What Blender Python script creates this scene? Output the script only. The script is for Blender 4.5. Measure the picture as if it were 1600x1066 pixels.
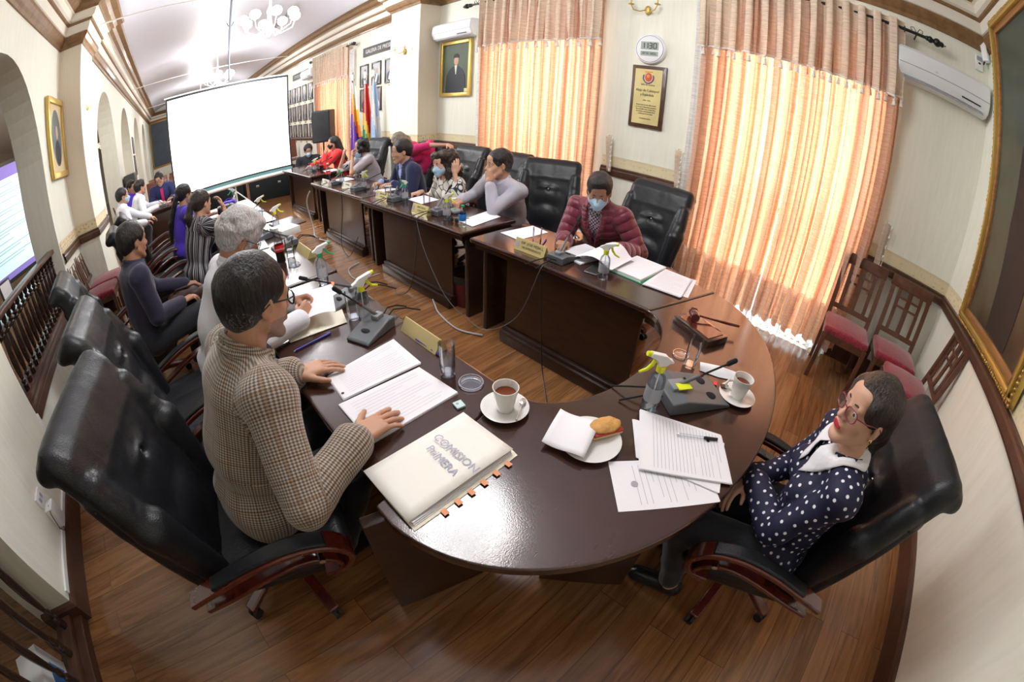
import bpy, bmesh, math, random
import numpy as np
from mathutils import Vector, Matrix, Euler
for o in list(bpy.data.objects): bpy.data.objects.remove(o, do_unlink=True)
random.seed(7); np.random.seed(7)
SC = bpy.context.scene
COL = SC.collection
PI = math.pi
R_ = math.radians

# ---------------------------------------------------------------- camera (15 mm fisheye)
cd = bpy.data.cameras.new('camera')
cam = bpy.data.objects.new('camera', cd); COL.objects.link(cam)
cd.type = 'PANO'
cd.sensor_width = 36.0; cd.sensor_fit = 'HORIZONTAL'
cd.clip_start = 0.02; cd.clip_end = 200
cd.panorama_type = 'FISHEYE_LENS_POLYNOMIAL'
_f = 643.66 * 36 / 1600
_k = 0.06046 / (1000 * 36 / 1600) ** 2
cd.fisheye_fov = R_(220)
cd.fisheye_polynomial_k0 = 0.0
cd.fisheye_polynomial_k1 = -1.0 / _f
cd.fisheye_polynomial_k2 = 0.0
cd.fisheye_polynomial_k3 = -_k / _f
cd.fisheye_polynomial_k4 = 0.0
cam.location = (0, 0, 1.67)
cam.rotation_euler = (R_(56.988), R_(-2.599), R_(-46.003))
SC.camera = cam

# ---------------------------------------------------------------- daylight and exposure
w = bpy.data.worlds.new('daylight'); SC.world = w; w.use_nodes = True
wn = w.node_tree.nodes['Background']
wn.inputs['Color'].default_value = (0.93, 0.97, 1.0, 1); wn.inputs['Strength'].default_value = 15.0
SC.view_settings.view_transform = 'Standard'; SC.view_settings.look = 'None'
SC.view_settings.gamma = 1.0; SC.view_settings.use_curve_mapping = False
SC.view_settings.exposure = 0.62
SC.cycles.max_bounces = 7; SC.cycles.diffuse_bounces = 4; SC.cycles.glossy_bounces = 3
SC.cycles.transmission_bounces = 6; SC.cycles.transparent_max_bounces = 28
SC.cycles.caustics_reflective = False; SC.cycles.caustics_refractive = False
SC.cycles.sample_clamp_indirect = 6.0

def point_lamp(name, loc, watts, size, col=(.96, .98, 1.0)):
    l = bpy.data.lights.new(name, 'POINT'); l.energy = watts; l.shadow_soft_size = size; l.color = col
    o = bpy.data.objects.new(name, l); COL.objects.link(o); o.location = loc
    return o
# light of the chandeliers (their fixtures are built with the ceiling)
point_lamp('chandelier_light', (1.3, 1.7, 3.05), 58, .45)
point_lamp('chandelier_light', (1.6, 6.65, 3.05), 130, .28)
point_lamp('chandelier_light', (1.5, 12.5, 3.1), 120, .28)
point_lamp('chandelier_light', (1.5, 19.0, 3.1), 120, .28)
# added lamps behind the arcade, unseen, brightening the arch jambs
for _y in (6.7, 9.8, 13.4): point_lamp('added_jamb_light', (-1.95, _y, 2.3), 36, .1, (1, .88, .68))
# ---------------------------------------------------------------- tags and object helpers
def tag(o, label=None, cat=None, group=None, kind=None):
    if label: o['label'] = label
    if cat: o['category'] = cat
    if group: o['group'] = group
    if kind: o['kind'] = kind
    return o
def thing(name, label, cat, loc=(0, 0, 0), rz=0.0, group=None, rot=None):
    o = bpy.data.objects.new(name, None); COL.objects.link(o)
    o.empty_display_size = .05
    o.location = loc; o.rotation_euler = rot if rot else (0, 0, rz)
    return tag(o, label, cat, group)
def link(name, me, mats, parent=None, smooth=False, loc=None, rot=None):
    if not isinstance(mats, (list, tuple)): mats = [mats]
    for m in mats:
        me.materials.append(m)
    o = bpy.data.objects.new(name, me); COL.objects.link(o)
    if parent: o.parent = parent
    if loc is not None: o.location = loc
    if rot is not None: o.rotation_euler = rot
    if smooth is True:
        me.polygons.foreach_set('use_smooth', [True] * len(me.polygons))
    elif smooth:
        me.polygons.foreach_set('use_smooth', [True] * len(me.polygons))
        me.set_sharp_from_angle(angle=R_(smooth))
    return o
def copy_tree(o, parent=None):
    c = o.copy(); COL.objects.link(c); c.parent = parent
    for ch in list(o.children): copy_tree(ch, c)
    return c
class MB:
    """collects shapes and links them as one mesh"""
    def __init__(s): s.bm = bmesh.new(); s.mi = 0
    def _fin(s, vs, M=None):
        if M is not None: bmesh.ops.transform(s.bm, matrix=M, verts=vs)
        fs = {f for v in vs for f in v.link_faces}
        for f in fs: f.material_index = s.mi
        return s
    def box(s, c, h, rot=None, bev=0.0, seg=2):
        r = bmesh.ops.create_cube(s.bm, size=2.0); vs = r['verts']
        bmesh.ops.scale(s.bm, vec=h, verts=vs)
        if bev > 0:
            es = list({e for v in vs for e in v.link_edges})
            rr = bmesh.ops.bevel(s.bm, geom=es, offset=bev, segments=seg, affect='EDGES', profile=.5)
            vs = list({v for f in rr['faces'] for v in f.verts} | {v for v in vs if v.is_valid})
            # collect the whole island
            seen = set(vs); st = list(vs)
            while st:
                v = st.pop()
                for e in v.link_edges:
                    u = e.other_vert(v)
                    if u not in seen: seen.add(u); st.append(u)
            vs = list(seen)
        M = Matrix.Translation(Vector(c)) @ (Euler(rot).to_matrix().to_4x4() if rot else Matrix())
        return s._fin(vs, M)
    def cyl(s, a, b, r1, r2=None, n=16, caps=True):
        a = Vector(a); b = Vector(b); d = b - a; r2 = r1 if r2 is None else r2
        r = bmesh.ops.create_cone(s.bm, cap_ends=caps, segments=n, radius1=r1, radius2=r2, depth=d.length)
        M = Matrix.Translation((a + b) / 2) @ d.to_track_quat('Z', 'Y').to_matrix().to_4x4()
        return s._fin(r['verts'], M)
    def sph(s, c, r, n=12, sc=(1, 1, 1), rot=None):
        q = bmesh.ops.create_uvsphere(s.bm, u_segments=n * 2, v_segments=n, radius=r)
        M = Matrix.Translation(Vector(c)) @ (Euler(rot).to_matrix().to_4x4() if rot else Matrix()) @ Matrix.Diagonal((*sc, 1))
        return s._fin(q['verts'], M)
    def tube(s, pts, r, n=8, caps=True, closed=False, flat=None):
        """sweep a circle (or flat=(w,h) rectangle) along pts"""
        P = [Vector(p) for p in pts]; m = len(P); rings = []
        up = Vector((0, 0, 1)); last = None
        for i, p in enumerate(P):
            if closed: t = P[(i + 1) % m] - P[i - 1]
            else: t = (P[min(i + 1, m - 1)] - P[max(i - 1, 0)])
            t.normalize()
            if last is None:
                x = t.cross(up)
                if x.length < 1e-3: x = t.cross(Vector((1, 0, 0)))
            else: x = last - t * last.dot(t)
            x.normalize(); last = x; y = x.cross(t)
            rr = r[i] if isinstance(r, (list, tuple)) else r
            if flat:
                w_, h_ = flat[0] / 2, flat[1] / 2
                ring = [s.bm.verts.new(p + x * a + y * b) for a, b in ((w_, h_), (-w_, h_), (-w_, -h_), (w_, -h_))]
            else:
                ring = [s.bm.verts.new(p + (x * math.cos(2 * PI * k / n) + y * math.sin(2 * PI * k / n)) * rr) for k in range(n)]
            rings.append(ring)
        k = len(rings[0]); fs = []
        rng = range(m) if closed else range(m - 1)
        for i in rng:
            A = rings[i]; B = rings[(i + 1) % m]
            for j in range(k):
                fs.append(s.bm.faces.new((A[j], A[(j + 1) % k], B[(j + 1) % k], B[j])))
        if caps and not closed:
            fs.append(s.bm.faces.new(rings[0][::-1])); fs.append(s.bm.faces.new(rings[-1]))
        for f in fs: f.material_index = s.mi
        return s
    def lathe(s, prof, c=(0, 0, 0), n=24, M=None):
        """prof: list of (radius, z)"""
        rings = []; fs = []
        for r, z in prof:
            if r < 1e-5: rings.append([s.bm.verts.new((0, 0, z))])
            else: rings.append([s.bm.verts.new((r * math.cos(2 * PI * k / n), r * math.sin(2 * PI * k / n), z)) for k in range(n)])
        for A, B in zip(rings[:-1], rings[1:]):
            for j in range(n):
                j2 = (j + 1) % n
                if len(A) == 1 and len(B) == 1: continue
                if len(A) == 1: fs.append(s.bm.faces.new((A[0], B[j2], B[j])))
                elif len(B) == 1: fs.append(s.bm.faces.new((A[j], A[j2], B[0])))
                else: fs.append(s.bm.faces.new((A[j], A[j2], B[j2], B[j])))
        for f in fs: f.material_index = s.mi
        MM = Matrix.Translation(Vector(c)) @ (M if M is not None else Matrix())
        bmesh.ops.transform(s.bm, matrix=MM, verts=[v for r in rings for v in r])
        return s
    def poly(s, pts2, z0, z1, M=None):
        """prism from a 2D outline"""
        a = [s.bm.verts.new((x, y, z0)) for x, y in pts2]; b = [s.bm.verts.new((x, y, z1)) for x, y in pts2]
        n = len(a); fs = [s.bm.faces.new(b), s.bm.faces.new(a[::-1])]
        for i in range(n): fs.append(s.bm.faces.new((a[i], a[(i + 1) % n], b[(i + 1) % n], b[i])))
        for f in fs: f.material_index = s.mi
        if M is not None: bmesh.ops.transform(s.bm, matrix=M, verts=a + b)
        return s
    def grid(s, nu, nv, fn):
        V = [[s.bm.verts.new(fn(i / nu, j / nv)) for j in range(nv + 1)] for i in range(nu + 1)]
        for i in range(nu):
            for j in range(nv):
                s.bm.faces.new((V[i][j], V[i + 1][j], V[i + 1][j + 1], V[i][j + 1])).material_index = s.mi
        return s
    def build(s, name, mats, parent=None, smooth=40, loc=None, rot=None, fix=False):
        if fix: bmesh.ops.recalc_face_normals(s.bm, faces=s.bm.faces)
        me = bpy.data.meshes.new(name); s.bm.to_mesh(me); s.bm.free()
        return link(name, me, mats, parent, smooth, loc, rot)

# ---------------------------------------------------------------- materials
def _n(nt, t, x=0, y=0, **kw):
    n = nt.nodes.new(t); n.location = (x, y)
    for k, v in kw.items(): setattr(n, k, v)
    return n
def mat(name, col, rough=.5, metal=0, spec=.5, coat=0, coatr=.1, noise=None, bump=None, emit=None, trans=0, ior=1.45, alpha=1, sheen=0, sss=0):
    """noise=(scale, amount); bump=(scale, strength, detail)"""
    m = bpy.data.materials.new(name); m.use_nodes = True; nt = m.node_tree
    b = nt.nodes['Principled BSDF']; I = b.inputs
    c = (*col, 1)
    I['Base Color'].default_value = c; I['Roughness'].default_value = rough; I['Metallic'].default_value = metal
    I['Specular IOR Level'].default_value = spec; I['Coat Weight'].default_value = coat; I['Coat Roughness'].default_value = coatr
    I['Transmission Weight'].default_value = trans; I['IOR'].default_value = ior; I['Alpha'].default_value = alpha
    I['Sheen Weight'].default_value = sheen
    if sss: I['Subsurface Weight'].default_value = sss; I['Subsurface Radius'].default_value = (.012, .005, .003); I['Subsurface Scale'].default_value = .5
    tc = _n(nt, 'ShaderNodeTexCoord', -900)
    if noise:
        nz = _n(nt, 'ShaderNodeTexNoise', -700); nz.inputs['Scale'].default_value = noise[0]; nz.inputs['Detail'].default_value = 5
        nt.links.new(tc.outputs['Object'], nz.inputs['Vector'])
        mx = _n(nt, 'ShaderNodeMix', -300, data_type='RGBA'); a = noise[1]
        mx.inputs['A'].default_value = (*[max(0, v * (1 - a)) for v in col], 1); mx.inputs['B'].default_value = (*[min(1, v * (1 + a)) for v in col], 1)
        nt.links.new(nz.outputs['Fac'], mx.inputs['Factor']); nt.links.new(mx.outputs['Result'], I['Base Color'])
    if bump:
        nb = _n(nt, 'ShaderNodeTexNoise', -700, -300); nb.inputs['Scale'].default_value = bump[0]; nb.inputs['Detail'].default_value = bump[2] if len(bump) > 2 else 3
        nt.links.new(tc.outputs['Object'], nb.inputs['Vector'])
        bp = _n(nt, 'ShaderNodeBump', -300, -300); bp.inputs['Strength'].default_value = bump[1]; bp.inputs['Distance'].default_value = .01
        nt.links.new(nb.outputs['Fac'], bp.inputs['Height']); nt.links.new(bp.outputs['Normal'], I['Normal'])
    if emit:
        I['Emission Color'].default_value = (*emit[0], 1); I['Emission Strength'].default_value = emit[1]
    return m
def nodes_of(m):
    nt = m.node_tree; return nt, nt.nodes['Principled BSDF'], nt.nodes['Texture Coordinate']
def ramp(nt, stops, x=-300, y=0, interp='LINEAR'):
    r = _n(nt, 'ShaderNodeValToRGB', x, y); cr = r.color_ramp; cr.interpolation = interp
    while len(cr.elements) > 1: cr.elements.remove(cr.elements[-1])
    cr.elements[0].position = stops[0][0]; cr.elements[0].color = (*stops[0][1], 1)
    for p, c in stops[1:]:
        e = cr.elements.new(p); e.color = (*c, 1)
    return r
def mathn(nt, op, a, b=None, c=None):
    n = _n(nt, 'ShaderNodeMath', -500, operation=op)
    for i, v in enumerate((a, b, c)):
        if v is None: continue
        if isinstance(v, (int, float)): n.inputs[i].default_value = v
        else: nt.links.new(v, n.inputs[i])
    return n.outputs[0]
def wood(name, c1, c2, rough=.3, coat=.5, scale=(1, 12, 12), bumpy=0.0, wave=3.0):
    m = mat(name, c1, rough, coat=coat, coatr=.08); nt, b, tc = nodes_of(m)
    mp = _n(nt, 'ShaderNodeMapping', -800, 100); mp.inputs['Scale'].default_value = scale
    nt.links.new(tc.outputs['Object'], mp.inputs['Vector'])
    nz = _n(nt, 'ShaderNodeTexNoise', -600, 100); nz.inputs['Scale'].default_value = wave; nz.inputs['Detail'].default_value = 7; nz.inputs['Distortion'].default_value = .6
    nt.links.new(mp.outputs['Vector'], nz.inputs['Vector'])
    r = ramp(nt, [(.3, c1), (.7, c2)]); nt.links.new(nz.outputs['Fac'], r.inputs['Fac']); nt.links.new(r.outputs['Color'], b.inputs['Base Color'])
    if bumpy:
        nb = _n(nt, 'ShaderNodeTexNoise', -700, -300); nb.inputs['Scale'].default_value = 260; nb.inputs['Detail'].default_value = 1
        nt.links.new(tc.outputs['Object'], nb.inputs['Vector'])
        bp = _n(nt, 'ShaderNodeBump', -300, -300); bp.inputs['Strength'].default_value = bumpy; bp.inputs['Distance'].default_value = .002
        nt.links.new(nb.outputs['Fac'], bp.inputs['Height']); nt.links.new(bp.outputs['Normal'], b.inputs['Coat Normal'])
        nt.links.new(bp.outputs['Normal'], b.inputs['Normal'])
    return m
def glassy(name, col=(1, 1, 1), rough=0.0, ior=1.45):
    """thin glass / clear plastic: lets light through, mirrors at grazing angles"""
    m = bpy.data.materials.new(name); m.use_nodes = True; nt = m.node_tree
    nt.nodes.remove(nt.nodes['Principled BSDF']); out = nt.nodes['Material Output']
    t = _n(nt, 'ShaderNodeBsdfTransparent'); t.inputs['Color'].default_value = (*col, 1)
    g = _n(nt, 'ShaderNodeBsdfGlossy'); g.inputs['Roughness'].default_value = .05; g.inputs['Color'].default_value = (.9, .92, .95, 1)
    lw = _n(nt, 'ShaderNodeFresnel'); lw.inputs['IOR'].default_value = 1.32
    mm = _n(nt, 'ShaderNodeMath', operation='MULTIPLY'); mm.inputs[1].default_value = .75; nt.links.new(lw.outputs[0], mm.inputs[0])
    mx = _n(nt, 'ShaderNodeMixShader'); nt.links.new(mm.outputs[0], mx.inputs[0])
    nt.links.new(t.outputs[0], mx.inputs[1]); nt.links.new(g.outputs[0], mx.inputs[2]); nt.links.new(mx.outputs[0], out.inputs[0])
    return m

# ---------------------------------------------------------------- solid shapes from smoothly joined rounded forms
def _np(v): return np.array([v[0], v[1], v[2]], float)
class Field:
    def __init__(s, lo, hi, h):
        s.h = h; s.lo = _np(lo) - 2 * h; n = np.ceil((_np(hi) - s.lo) / h).astype(int) + 3
        s.n = n; s.F = np.full(tuple(n), .06, np.float32)
        s.ax = [(s.lo[i] + h * np.arange(n[i])).astype(np.float32) for i in range(3)]
    def _sub(s, lo, hi):
        a = np.clip(np.floor((lo - s.lo) / s.h).astype(int), 0, s.n - 1)
        b = np.clip(np.ceil((hi - s.lo) / s.h).astype(int) + 1, 1, s.n)
        if (b <= a).any(): return None, None
        sl = tuple(slice(a[i], b[i]) for i in range(3))
        X = s.ax[0][sl[0]][:, None, None]; Y = s.ax[1][sl[1]][None, :, None]; Z = s.ax[2][sl[2]][None, None, :]
        return sl, (X, Y, Z)
    def put(s, sl, d, k, op):
        A = s.F[sl]
        if op == 'sub':
            d = -d
            if k > 0:
                q = np.maximum(k - np.abs(A - d), 0) / k; s.F[sl] = np.maximum(A, d) + q * q * k * .25
            else: s.F[sl] = np.maximum(A, d)
        else:
            if k > 0:
                q = np.maximum(k - np.abs(A - d), 0) / k; s.F[sl] = np.minimum(A, d) - q * q * k * .25
            else: s.F[sl] = np.minimum(A, d)
    def cone(s, a, b, r1, r2=None, k=.01, op='add', sq=None):
        r2 = r1 if r2 is None else r2; a = _np(a); b = _np(b); m = max(r1, r2) + (.05 if op == 'add' else .01) + k
        sl, G = s._sub(np.minimum(a, b) - m, np.maximum(a, b) + m)
        if sl is None: return s
        X, Y, Z = G; d = b - a; L2 = max(d @ d, 1e-9)
        t = ((X - a[0]) * d[0] + (Y - a[1]) * d[1] + (Z - a[2]) * d[2]) / L2; t = np.clip(t, 0, 1)
        D = np.sqrt((X - a[0] - t * d[0]) ** 2 + (Y - a[1] - t * d[1]) ** 2 + (Z - a[2] - t * d[2]) ** 2) - (r1 + (r2 - r1) * t)
        s.put(sl, D, k, op); return s
    def ell(s, c, r, rot=None, k=.01, op='add'):
        c = _np(c); r = _np(r); m = max(r) + (.05 if op == 'add' else .01) + k
        sl, G = s._sub(c - m, c + m)
        if sl is None: return s
        X, Y, Z = G[0] - c[0], G[1] - c[1], G[2] - c[2]
        if rot is not None:
            R = np.array(rot, float)  # rows = local axes in world
            X, Y, Z = (R[0][0] * X + R[0][1] * Y + R[0][2] * Z), (R[1][0] * X + R[1][1] * Y + R[1][2] * Z), (R[2][0] * X + R[2][1] * Y + R[2][2] * Z)
        k0 = np.sqrt((X / r[0]) ** 2 + (Y / r[1]) ** 2 + (Z / r[2]) ** 2) + 1e-6
        k1 = np.sqrt((X / r[0] ** 2) ** 2 + (Y / r[1] ** 2) ** 2 + (Z / r[2] ** 2) ** 2) + 1e-6
        s.put(sl, k0 * (k0 - 1) / k1, k, op); return s
    def box(s, c, hf, rd=.01, rot=None, k=.01, op='add'):
        c = _np(c); hf = _np(hf); m = float(np.linalg.norm(hf)) + (.05 if op == 'add' else .01) + k
        sl, G = s._sub(c - m, c + m)
        if sl is None: return s
        X, Y, Z = G[0] - c[0], G[1] - c[1], G[2] - c[2]
        if rot is not None:
            R = np.array(rot, float)
            X, Y, Z = (R[0][0] * X + R[0][1] * Y + R[0][2] * Z), (R[1][0] * X + R[1][1] * Y + R[1][2] * Z), (R[2][0] * X + R[2][1] * Y + R[2][2] * Z)
        qx = np.abs(X) - hf[0] + rd; qy = np.abs(Y) - hf[1] + rd; qz = np.abs(Z) - hf[2] + rd
        D = np.sqrt(np.maximum(qx, 0) ** 2 + np.maximum(qy, 0) ** 2 + np.maximum(qz, 0) ** 2) + np.minimum(np.maximum(qx, np.maximum(qy, qz)), 0) - rd
        s.put(sl, D, k, op); return s
    def half(s, p, n, k=0.0):
        """keep only the side of the plane that n points away from"""
        p = _np(p); n = _np(n); n = n / np.linalg.norm(n)
        X = s.ax[0][:, None, None]; Y = s.ax[1][None, :, None]; Z = s.ax[2][None, None, :]
        D = (X - p[0]) * n[0] + (Y - p[1]) * n[1] + (Z - p[2]) * n[2]
        s.put((slice(None),) * 3, -D, k, 'sub'); return s
    def ripple(s, amp, f, seed=0):
        """soft folds of cloth"""
        rs = np.random.RandomState(seed)
        X = s.ax[0][:, None, None]; Y = s.ax[1][None, :, None]; Z = s.ax[2][None, None, :]
        t = 0
        for i in range(4):
            d = rs.normal(size=3); d /= np.linalg.norm(d); ff = f * (.7 + .9 * rs.rand()); d2 = rs.normal(size=3) * f * .35
            t = t + np.sin((d[0] * X + d[1] * Y + d[2] * Z) * ff + rs.rand() * 6 + 1.4 * np.sin(d2[0] * X + d2[1] * Y + d2[2] * Z)).astype(np.float32)
        s.F += (amp * t / 2.2).astype(np.float32) ; return s
    def mesh(s, name, relax=1):
        F = s.F; h = s.h; ins = F < 0
        n = np.array(F.shape)
        c8 = [(i, j, k) for i in (0, 1) for j in (0, 1) for k in (0, 1)]
        anyc = np.zeros(n - 1, bool); allc = np.ones(n - 1, bool)
        for i, j, k in c8:
            q = ins[i:n[0] - 1 + i, j:n[1] - 1 + j, k:n[2] - 1 + k]; anyc |= q; allc &= q
        cell = np.argwhere(anyc & ~allc)
        idx = np.full(n - 1, -1, np.int64); idx[cell[:, 0], cell[:, 1], cell[:, 2]] = np.arange(len(cell))
        acc = np.zeros((len(cell), 3)); cnt = np.zeros(len(cell))
        for a in range(3):
            for u in (0, 1):
                for v in (0, 1):
                    o0 = [0, 0, 0]; o0[(a + 1) % 3] = u; o0[(a + 2) % 3] = v; o1 = list(o0); o1[a] = 1
                    p0 = cell + o0; p1 = cell + o1
                    f0 = F[p0[:, 0], p0[:, 1], p0[:, 2]]; f1 = F[p1[:, 0], p1[:, 1], p1[:, 2]]
                    m = (f0 < 0) != (f1 < 0); t = np.zeros(len(cell)); t[m] = f0[m] / (f0[m] - f1[m])
                    P = np.array(o0, float)[None, :].repeat(len(cell), 0); P[:, a] = t
                    acc[m] += P[m]; cnt[m] += 1
        V = (cell + acc / np.maximum(cnt, 1)[:, None]) * h + s.lo
        Q = []
        for a in range(3):
            sl0 = [slice(None)] * 3; sl1 = [slice(None)] * 3; sl0[a] = slice(0, -1); sl1[a] = slice(1, None)
            e = ins[tuple(sl0)] != ins[tuple(sl1)]
            E = np.argwhere(e); b, c = (a + 1) % 3, (a + 2) % 3
            E = E[(E[:, b] > 0) & (E[:, c] > 0) & (E[:, b] < n[b] - 1) & (E[:, c] < n[c] - 1)]
            def at(db, dc):
                q = E.copy(); q[:, b] += db; q[:, c] += dc; return idx[q[:, 0], q[:, 1], q[:, 2]]
            q = np.stack([at(-1, -1), at(0, -1), at(0, 0), at(-1, 0)], 1)
            flip = ins[E[:, 0], E[:, 1], E[:, 2]]
            q[~flip] = q[~flip][:, ::-1]
            Q.append(q)
        Q = np.concatenate(Q); Q = Q[(Q >= 0).all(1)]
        for _ in range(relax):
            S = np.zeros_like(V); C = np.zeros(len(V))
            for a, b in ((0, 1), (1, 2), (2, 3), (3, 0)):
                np.add.at(S, Q[:, a], V[Q[:, b]]); np.add.at(C, Q[:, a], 1); np.add.at(S, Q[:, b], V[Q[:, a]]); np.add.at(C, Q[:, b], 1)
            V = V * .5 + .5 * S / np.maximum(C, 1)[:, None]
        me = bpy.data.meshes.new(name)
        me.vertices.add(len(V)); me.vertices.foreach_set('co', V.astype(np.float32).ravel())
        me.loops.add(len(Q) * 4); me.loops.foreach_set('vertex_index', Q.astype(np.int32).ravel())
        me.polygons.add(len(Q)); me.polygons.foreach_set('loop_start', np.arange(len(Q), dtype=np.int32) * 4)
        me.update(calc_edges=True); me.validate()
        me.polygons.foreach_set('use_smooth', [True] * len(me.polygons))
        return me
def mesh_verts(me):
    a = np.zeros(len(me.vertices) * 3, np.float32); me.vertices.foreach_get('co', a); return a.reshape(-1, 3)
def mesh_centers(me):
    a = np.zeros(len(me.polygons) * 3, np.float32); me.polygons.foreach_get('center', a); return a.reshape(-1, 3)
def set_mats(me, idx): me.polygons.foreach_set('material_index', idx.astype(np.int32)); me.update()
# ================================================================ THE ROOM
XW, XL, YN, YF = 4.03, -1.49, -1.44, 25.0
YP0, YP1 = 5.55, 6.35          # the pilasters half way
ZC = 3.9
def wallpaper():
    m = mat('cream_wallpaper', (.74, .70, .56), .75, spec=.25, bump=(160, .12, 4)); nt, b, tc = nodes_of(m)
    wv = _n(nt, 'ShaderNodeTexNoise', -600, 200); wv.inputs['Scale'].default_value = 2.0; wv.inputs['Detail'].default_value = 8
    mp = _n(nt, 'ShaderNodeMapping', -800, 200); mp.inputs['Scale'].default_value = (14, 14, 1.4); nt.links.new(tc.outputs['Object'], mp.inputs['Vector']); nt.links.new(mp.outputs['Vector'], wv.inputs['Vector'])
    r = ramp(nt, [(.35, (.79, .80, .685)), (.65, (.835, .84, .745))]); nt.links.new(wv.outputs['Fac'], r.inputs['Fac']); nt.links.new(r.outputs['Color'], b.inputs['Base Color'])
    return m
M_WALL = wallpaper()
def ribbed():
    m = mat('ribbed_paper', (.74, .66, .52), .75, spec=.25); nt, b, tc = nodes_of(m)
    wv = _n(nt, 'ShaderNodeTexWave', -600, 200, wave_type='BANDS', bands_direction='X'); wv.inputs['Scale'].default_value = 14; wv.inputs['Distortion'].default_value = .3
    nt.links.new(tc.outputs['Object'], wv.inputs['Vector'])
    r = ramp(nt, [(.2, (.70, .62, .48)), (.8, (.78, .71, .58))]); nt.links.new(wv.outputs['Fac'], r.inputs['Fac']); nt.links.new(r.outputs['Color'], b.inputs['Base Color'])
    return m
M_RIB = ribbed()
M_CEIL = mat('ceiling_paint', (.68, .68, .76), .45, spec=.4)
M_LROOM = mat('far_room_paint', (.52, .48, .42), .8, spec=.2)
M_TRIM = wood('brown_painted_wood', (.060, .026, .014), (.105, .048, .028), .38, .25, (2, 2, 2), wave=5)
M_CROWN = wood('gilded_brown_moulding', (.165, .085, .033), (.26, .145, .06), .5, .08, (3, 3, 3), wave=4)
M_CROWNC = mat('cream_moulding', (.80, .76, .66), .65, spec=.2)
M_WHITE = mat('white_plastic', (.82, .83, .82), .35, noise=(3, .03))
M_BLACK = mat('black_plastic', (.02, .02, .022), .4)
def border():
    m = mat('border_paper', (.70, .60, .40), .7); nt, b, tc = nodes_of(m)
    vo = _n(nt, 'ShaderNodeTexVoronoi', -700, 200); vo.inputs['Scale'].default_value = 24; vo.inputs['Randomness'].default_value = .35
    nt.links.new(tc.outputs['Object'], vo.inputs['Vector'])
    wv = _n(nt, 'ShaderNodeTexNoise', -700, -50); wv.inputs['Scale'].default_value = 38; wv.inputs['Detail'].default_value = 2; nt.links.new(tc.outputs['Object'], wv.inputs['Vector'])
    s = mathn(nt, 'ADD', vo.outputs['Distance'], wv.outputs['Fac'])
    r = ramp(nt, [(.66, (.46, .31, .13)), (.80, (.66, .54, .32)), (.98, (.74, .65, .43))]); nt.links.new(s, r.inputs['Fac']); nt.links.new(r.outputs['Color'], b.inputs['Base Color'])
    return m
M_BORDER = border()
M_BORDERE = mat('border_edge', (.68, .60, .42), .6)
def floor_mat():
    m = mat('laminate_floor', (.3, .13, .05), .22, coat=.4, coatr=.12); nt, b, tc = nodes_of(m)
    br = _n(nt, 'ShaderNodeTexBrick', -900, 300); br.offset = .37; br.inputs['Scale'].default_value = 1
    br.inputs['Brick Width'].default_value = 1.25; br.inputs['Row Height'].default_value = .135; br.inputs['Mortar Size'].default_value = .0012; br.inputs['Mortar Smooth'].default_value = 0
    br.inputs['Color1'].default_value = (0, 0, 0, 1); br.inputs['Color2'].default_value = (1, 1, 1, 1); br.inputs['Mortar'].default_value = (.5, .5, .5, 1)
    nt.links.new(tc.outputs['Object'], br.inputs['Vector'])
    # each plank shifts its own grain
    sp = _n(nt, 'ShaderNodeSeparateXYZ', -900, 0); nt.links.new(tc.outputs['Object'], sp.inputs[0])
    off = mathn(nt, 'MULTIPLY', br.outputs['Color'], 37.0)
    cb = _n(nt, 'ShaderNodeCombineXYZ', -700, 0)
    nt.links.new(mathn(nt, 'MULTIPLY', sp.outputs['X'], 1.3), cb.inputs[0]); nt.links.new(mathn(nt, 'MULTIPLY', sp.outputs['Y'], 17.0), cb.inputs[1]); nt.links.new(off, cb.inputs[2])
    nz = _n(nt, 'ShaderNodeTexNoise', -500, 0); nz.inputs['Scale'].default_value = 1.5; nz.inputs['Detail'].default_value = 9; nz.inputs['Roughness'].default_value = .62; nz.inputs['Distortion'].default_value = .9
    nt.links.new(cb.outputs[0], nz.inputs['Vector'])
    r = ramp(nt, [(.30, (.125, .052, .020)), (.48, (.240, .108, .040)), (.62, (.310, .150, .060)), (.8, (.205, .090, .034))]); nt.links.new(nz.outputs['Fac'], r.inputs['Fac'])
    mx = _n(nt, 'ShaderNodeMix', -200, 200, data_type='RGBA', blend_type='MULTIPLY'); mx.inputs['Factor'].default_value = 1
    r2 = ramp(nt, [(0, (.80, .78, .76)), (1, (1.12, 1.1, 1.06))]); nt.links.new(br.outputs['Color'], r2.inputs['Fac'])
    nt.links.new(r.outputs['Color'], mx.inputs['A']); nt.links.new(r2.outputs['Color'], mx.inputs['B'])
    mx2 = _n(nt, 'ShaderNodeMix', 0, 200, data_type='RGBA'); nt.links.new(br.outputs['Fac'], mx2.inputs['Factor']); nt.links.new(mx.outputs['Result'], mx2.inputs['A']); mx2.inputs['B'].default_value = (.05, .018, .008, 1)
    nt.links.new(mx2.outputs['Result'], b.inputs['Base Color'])
    return m
M_FLOOR = floor_mat()

def struct(mb, name, m, **kw):
    o = mb.build(name, m, None, **kw); o['kind'] = 'structure'; return o

b = MB(); b.box((-1.5, 11.8, -.05), (7.5, 14.2, .05)); struct(b, 'floor', M_FLOOR, smooth=False)
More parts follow.
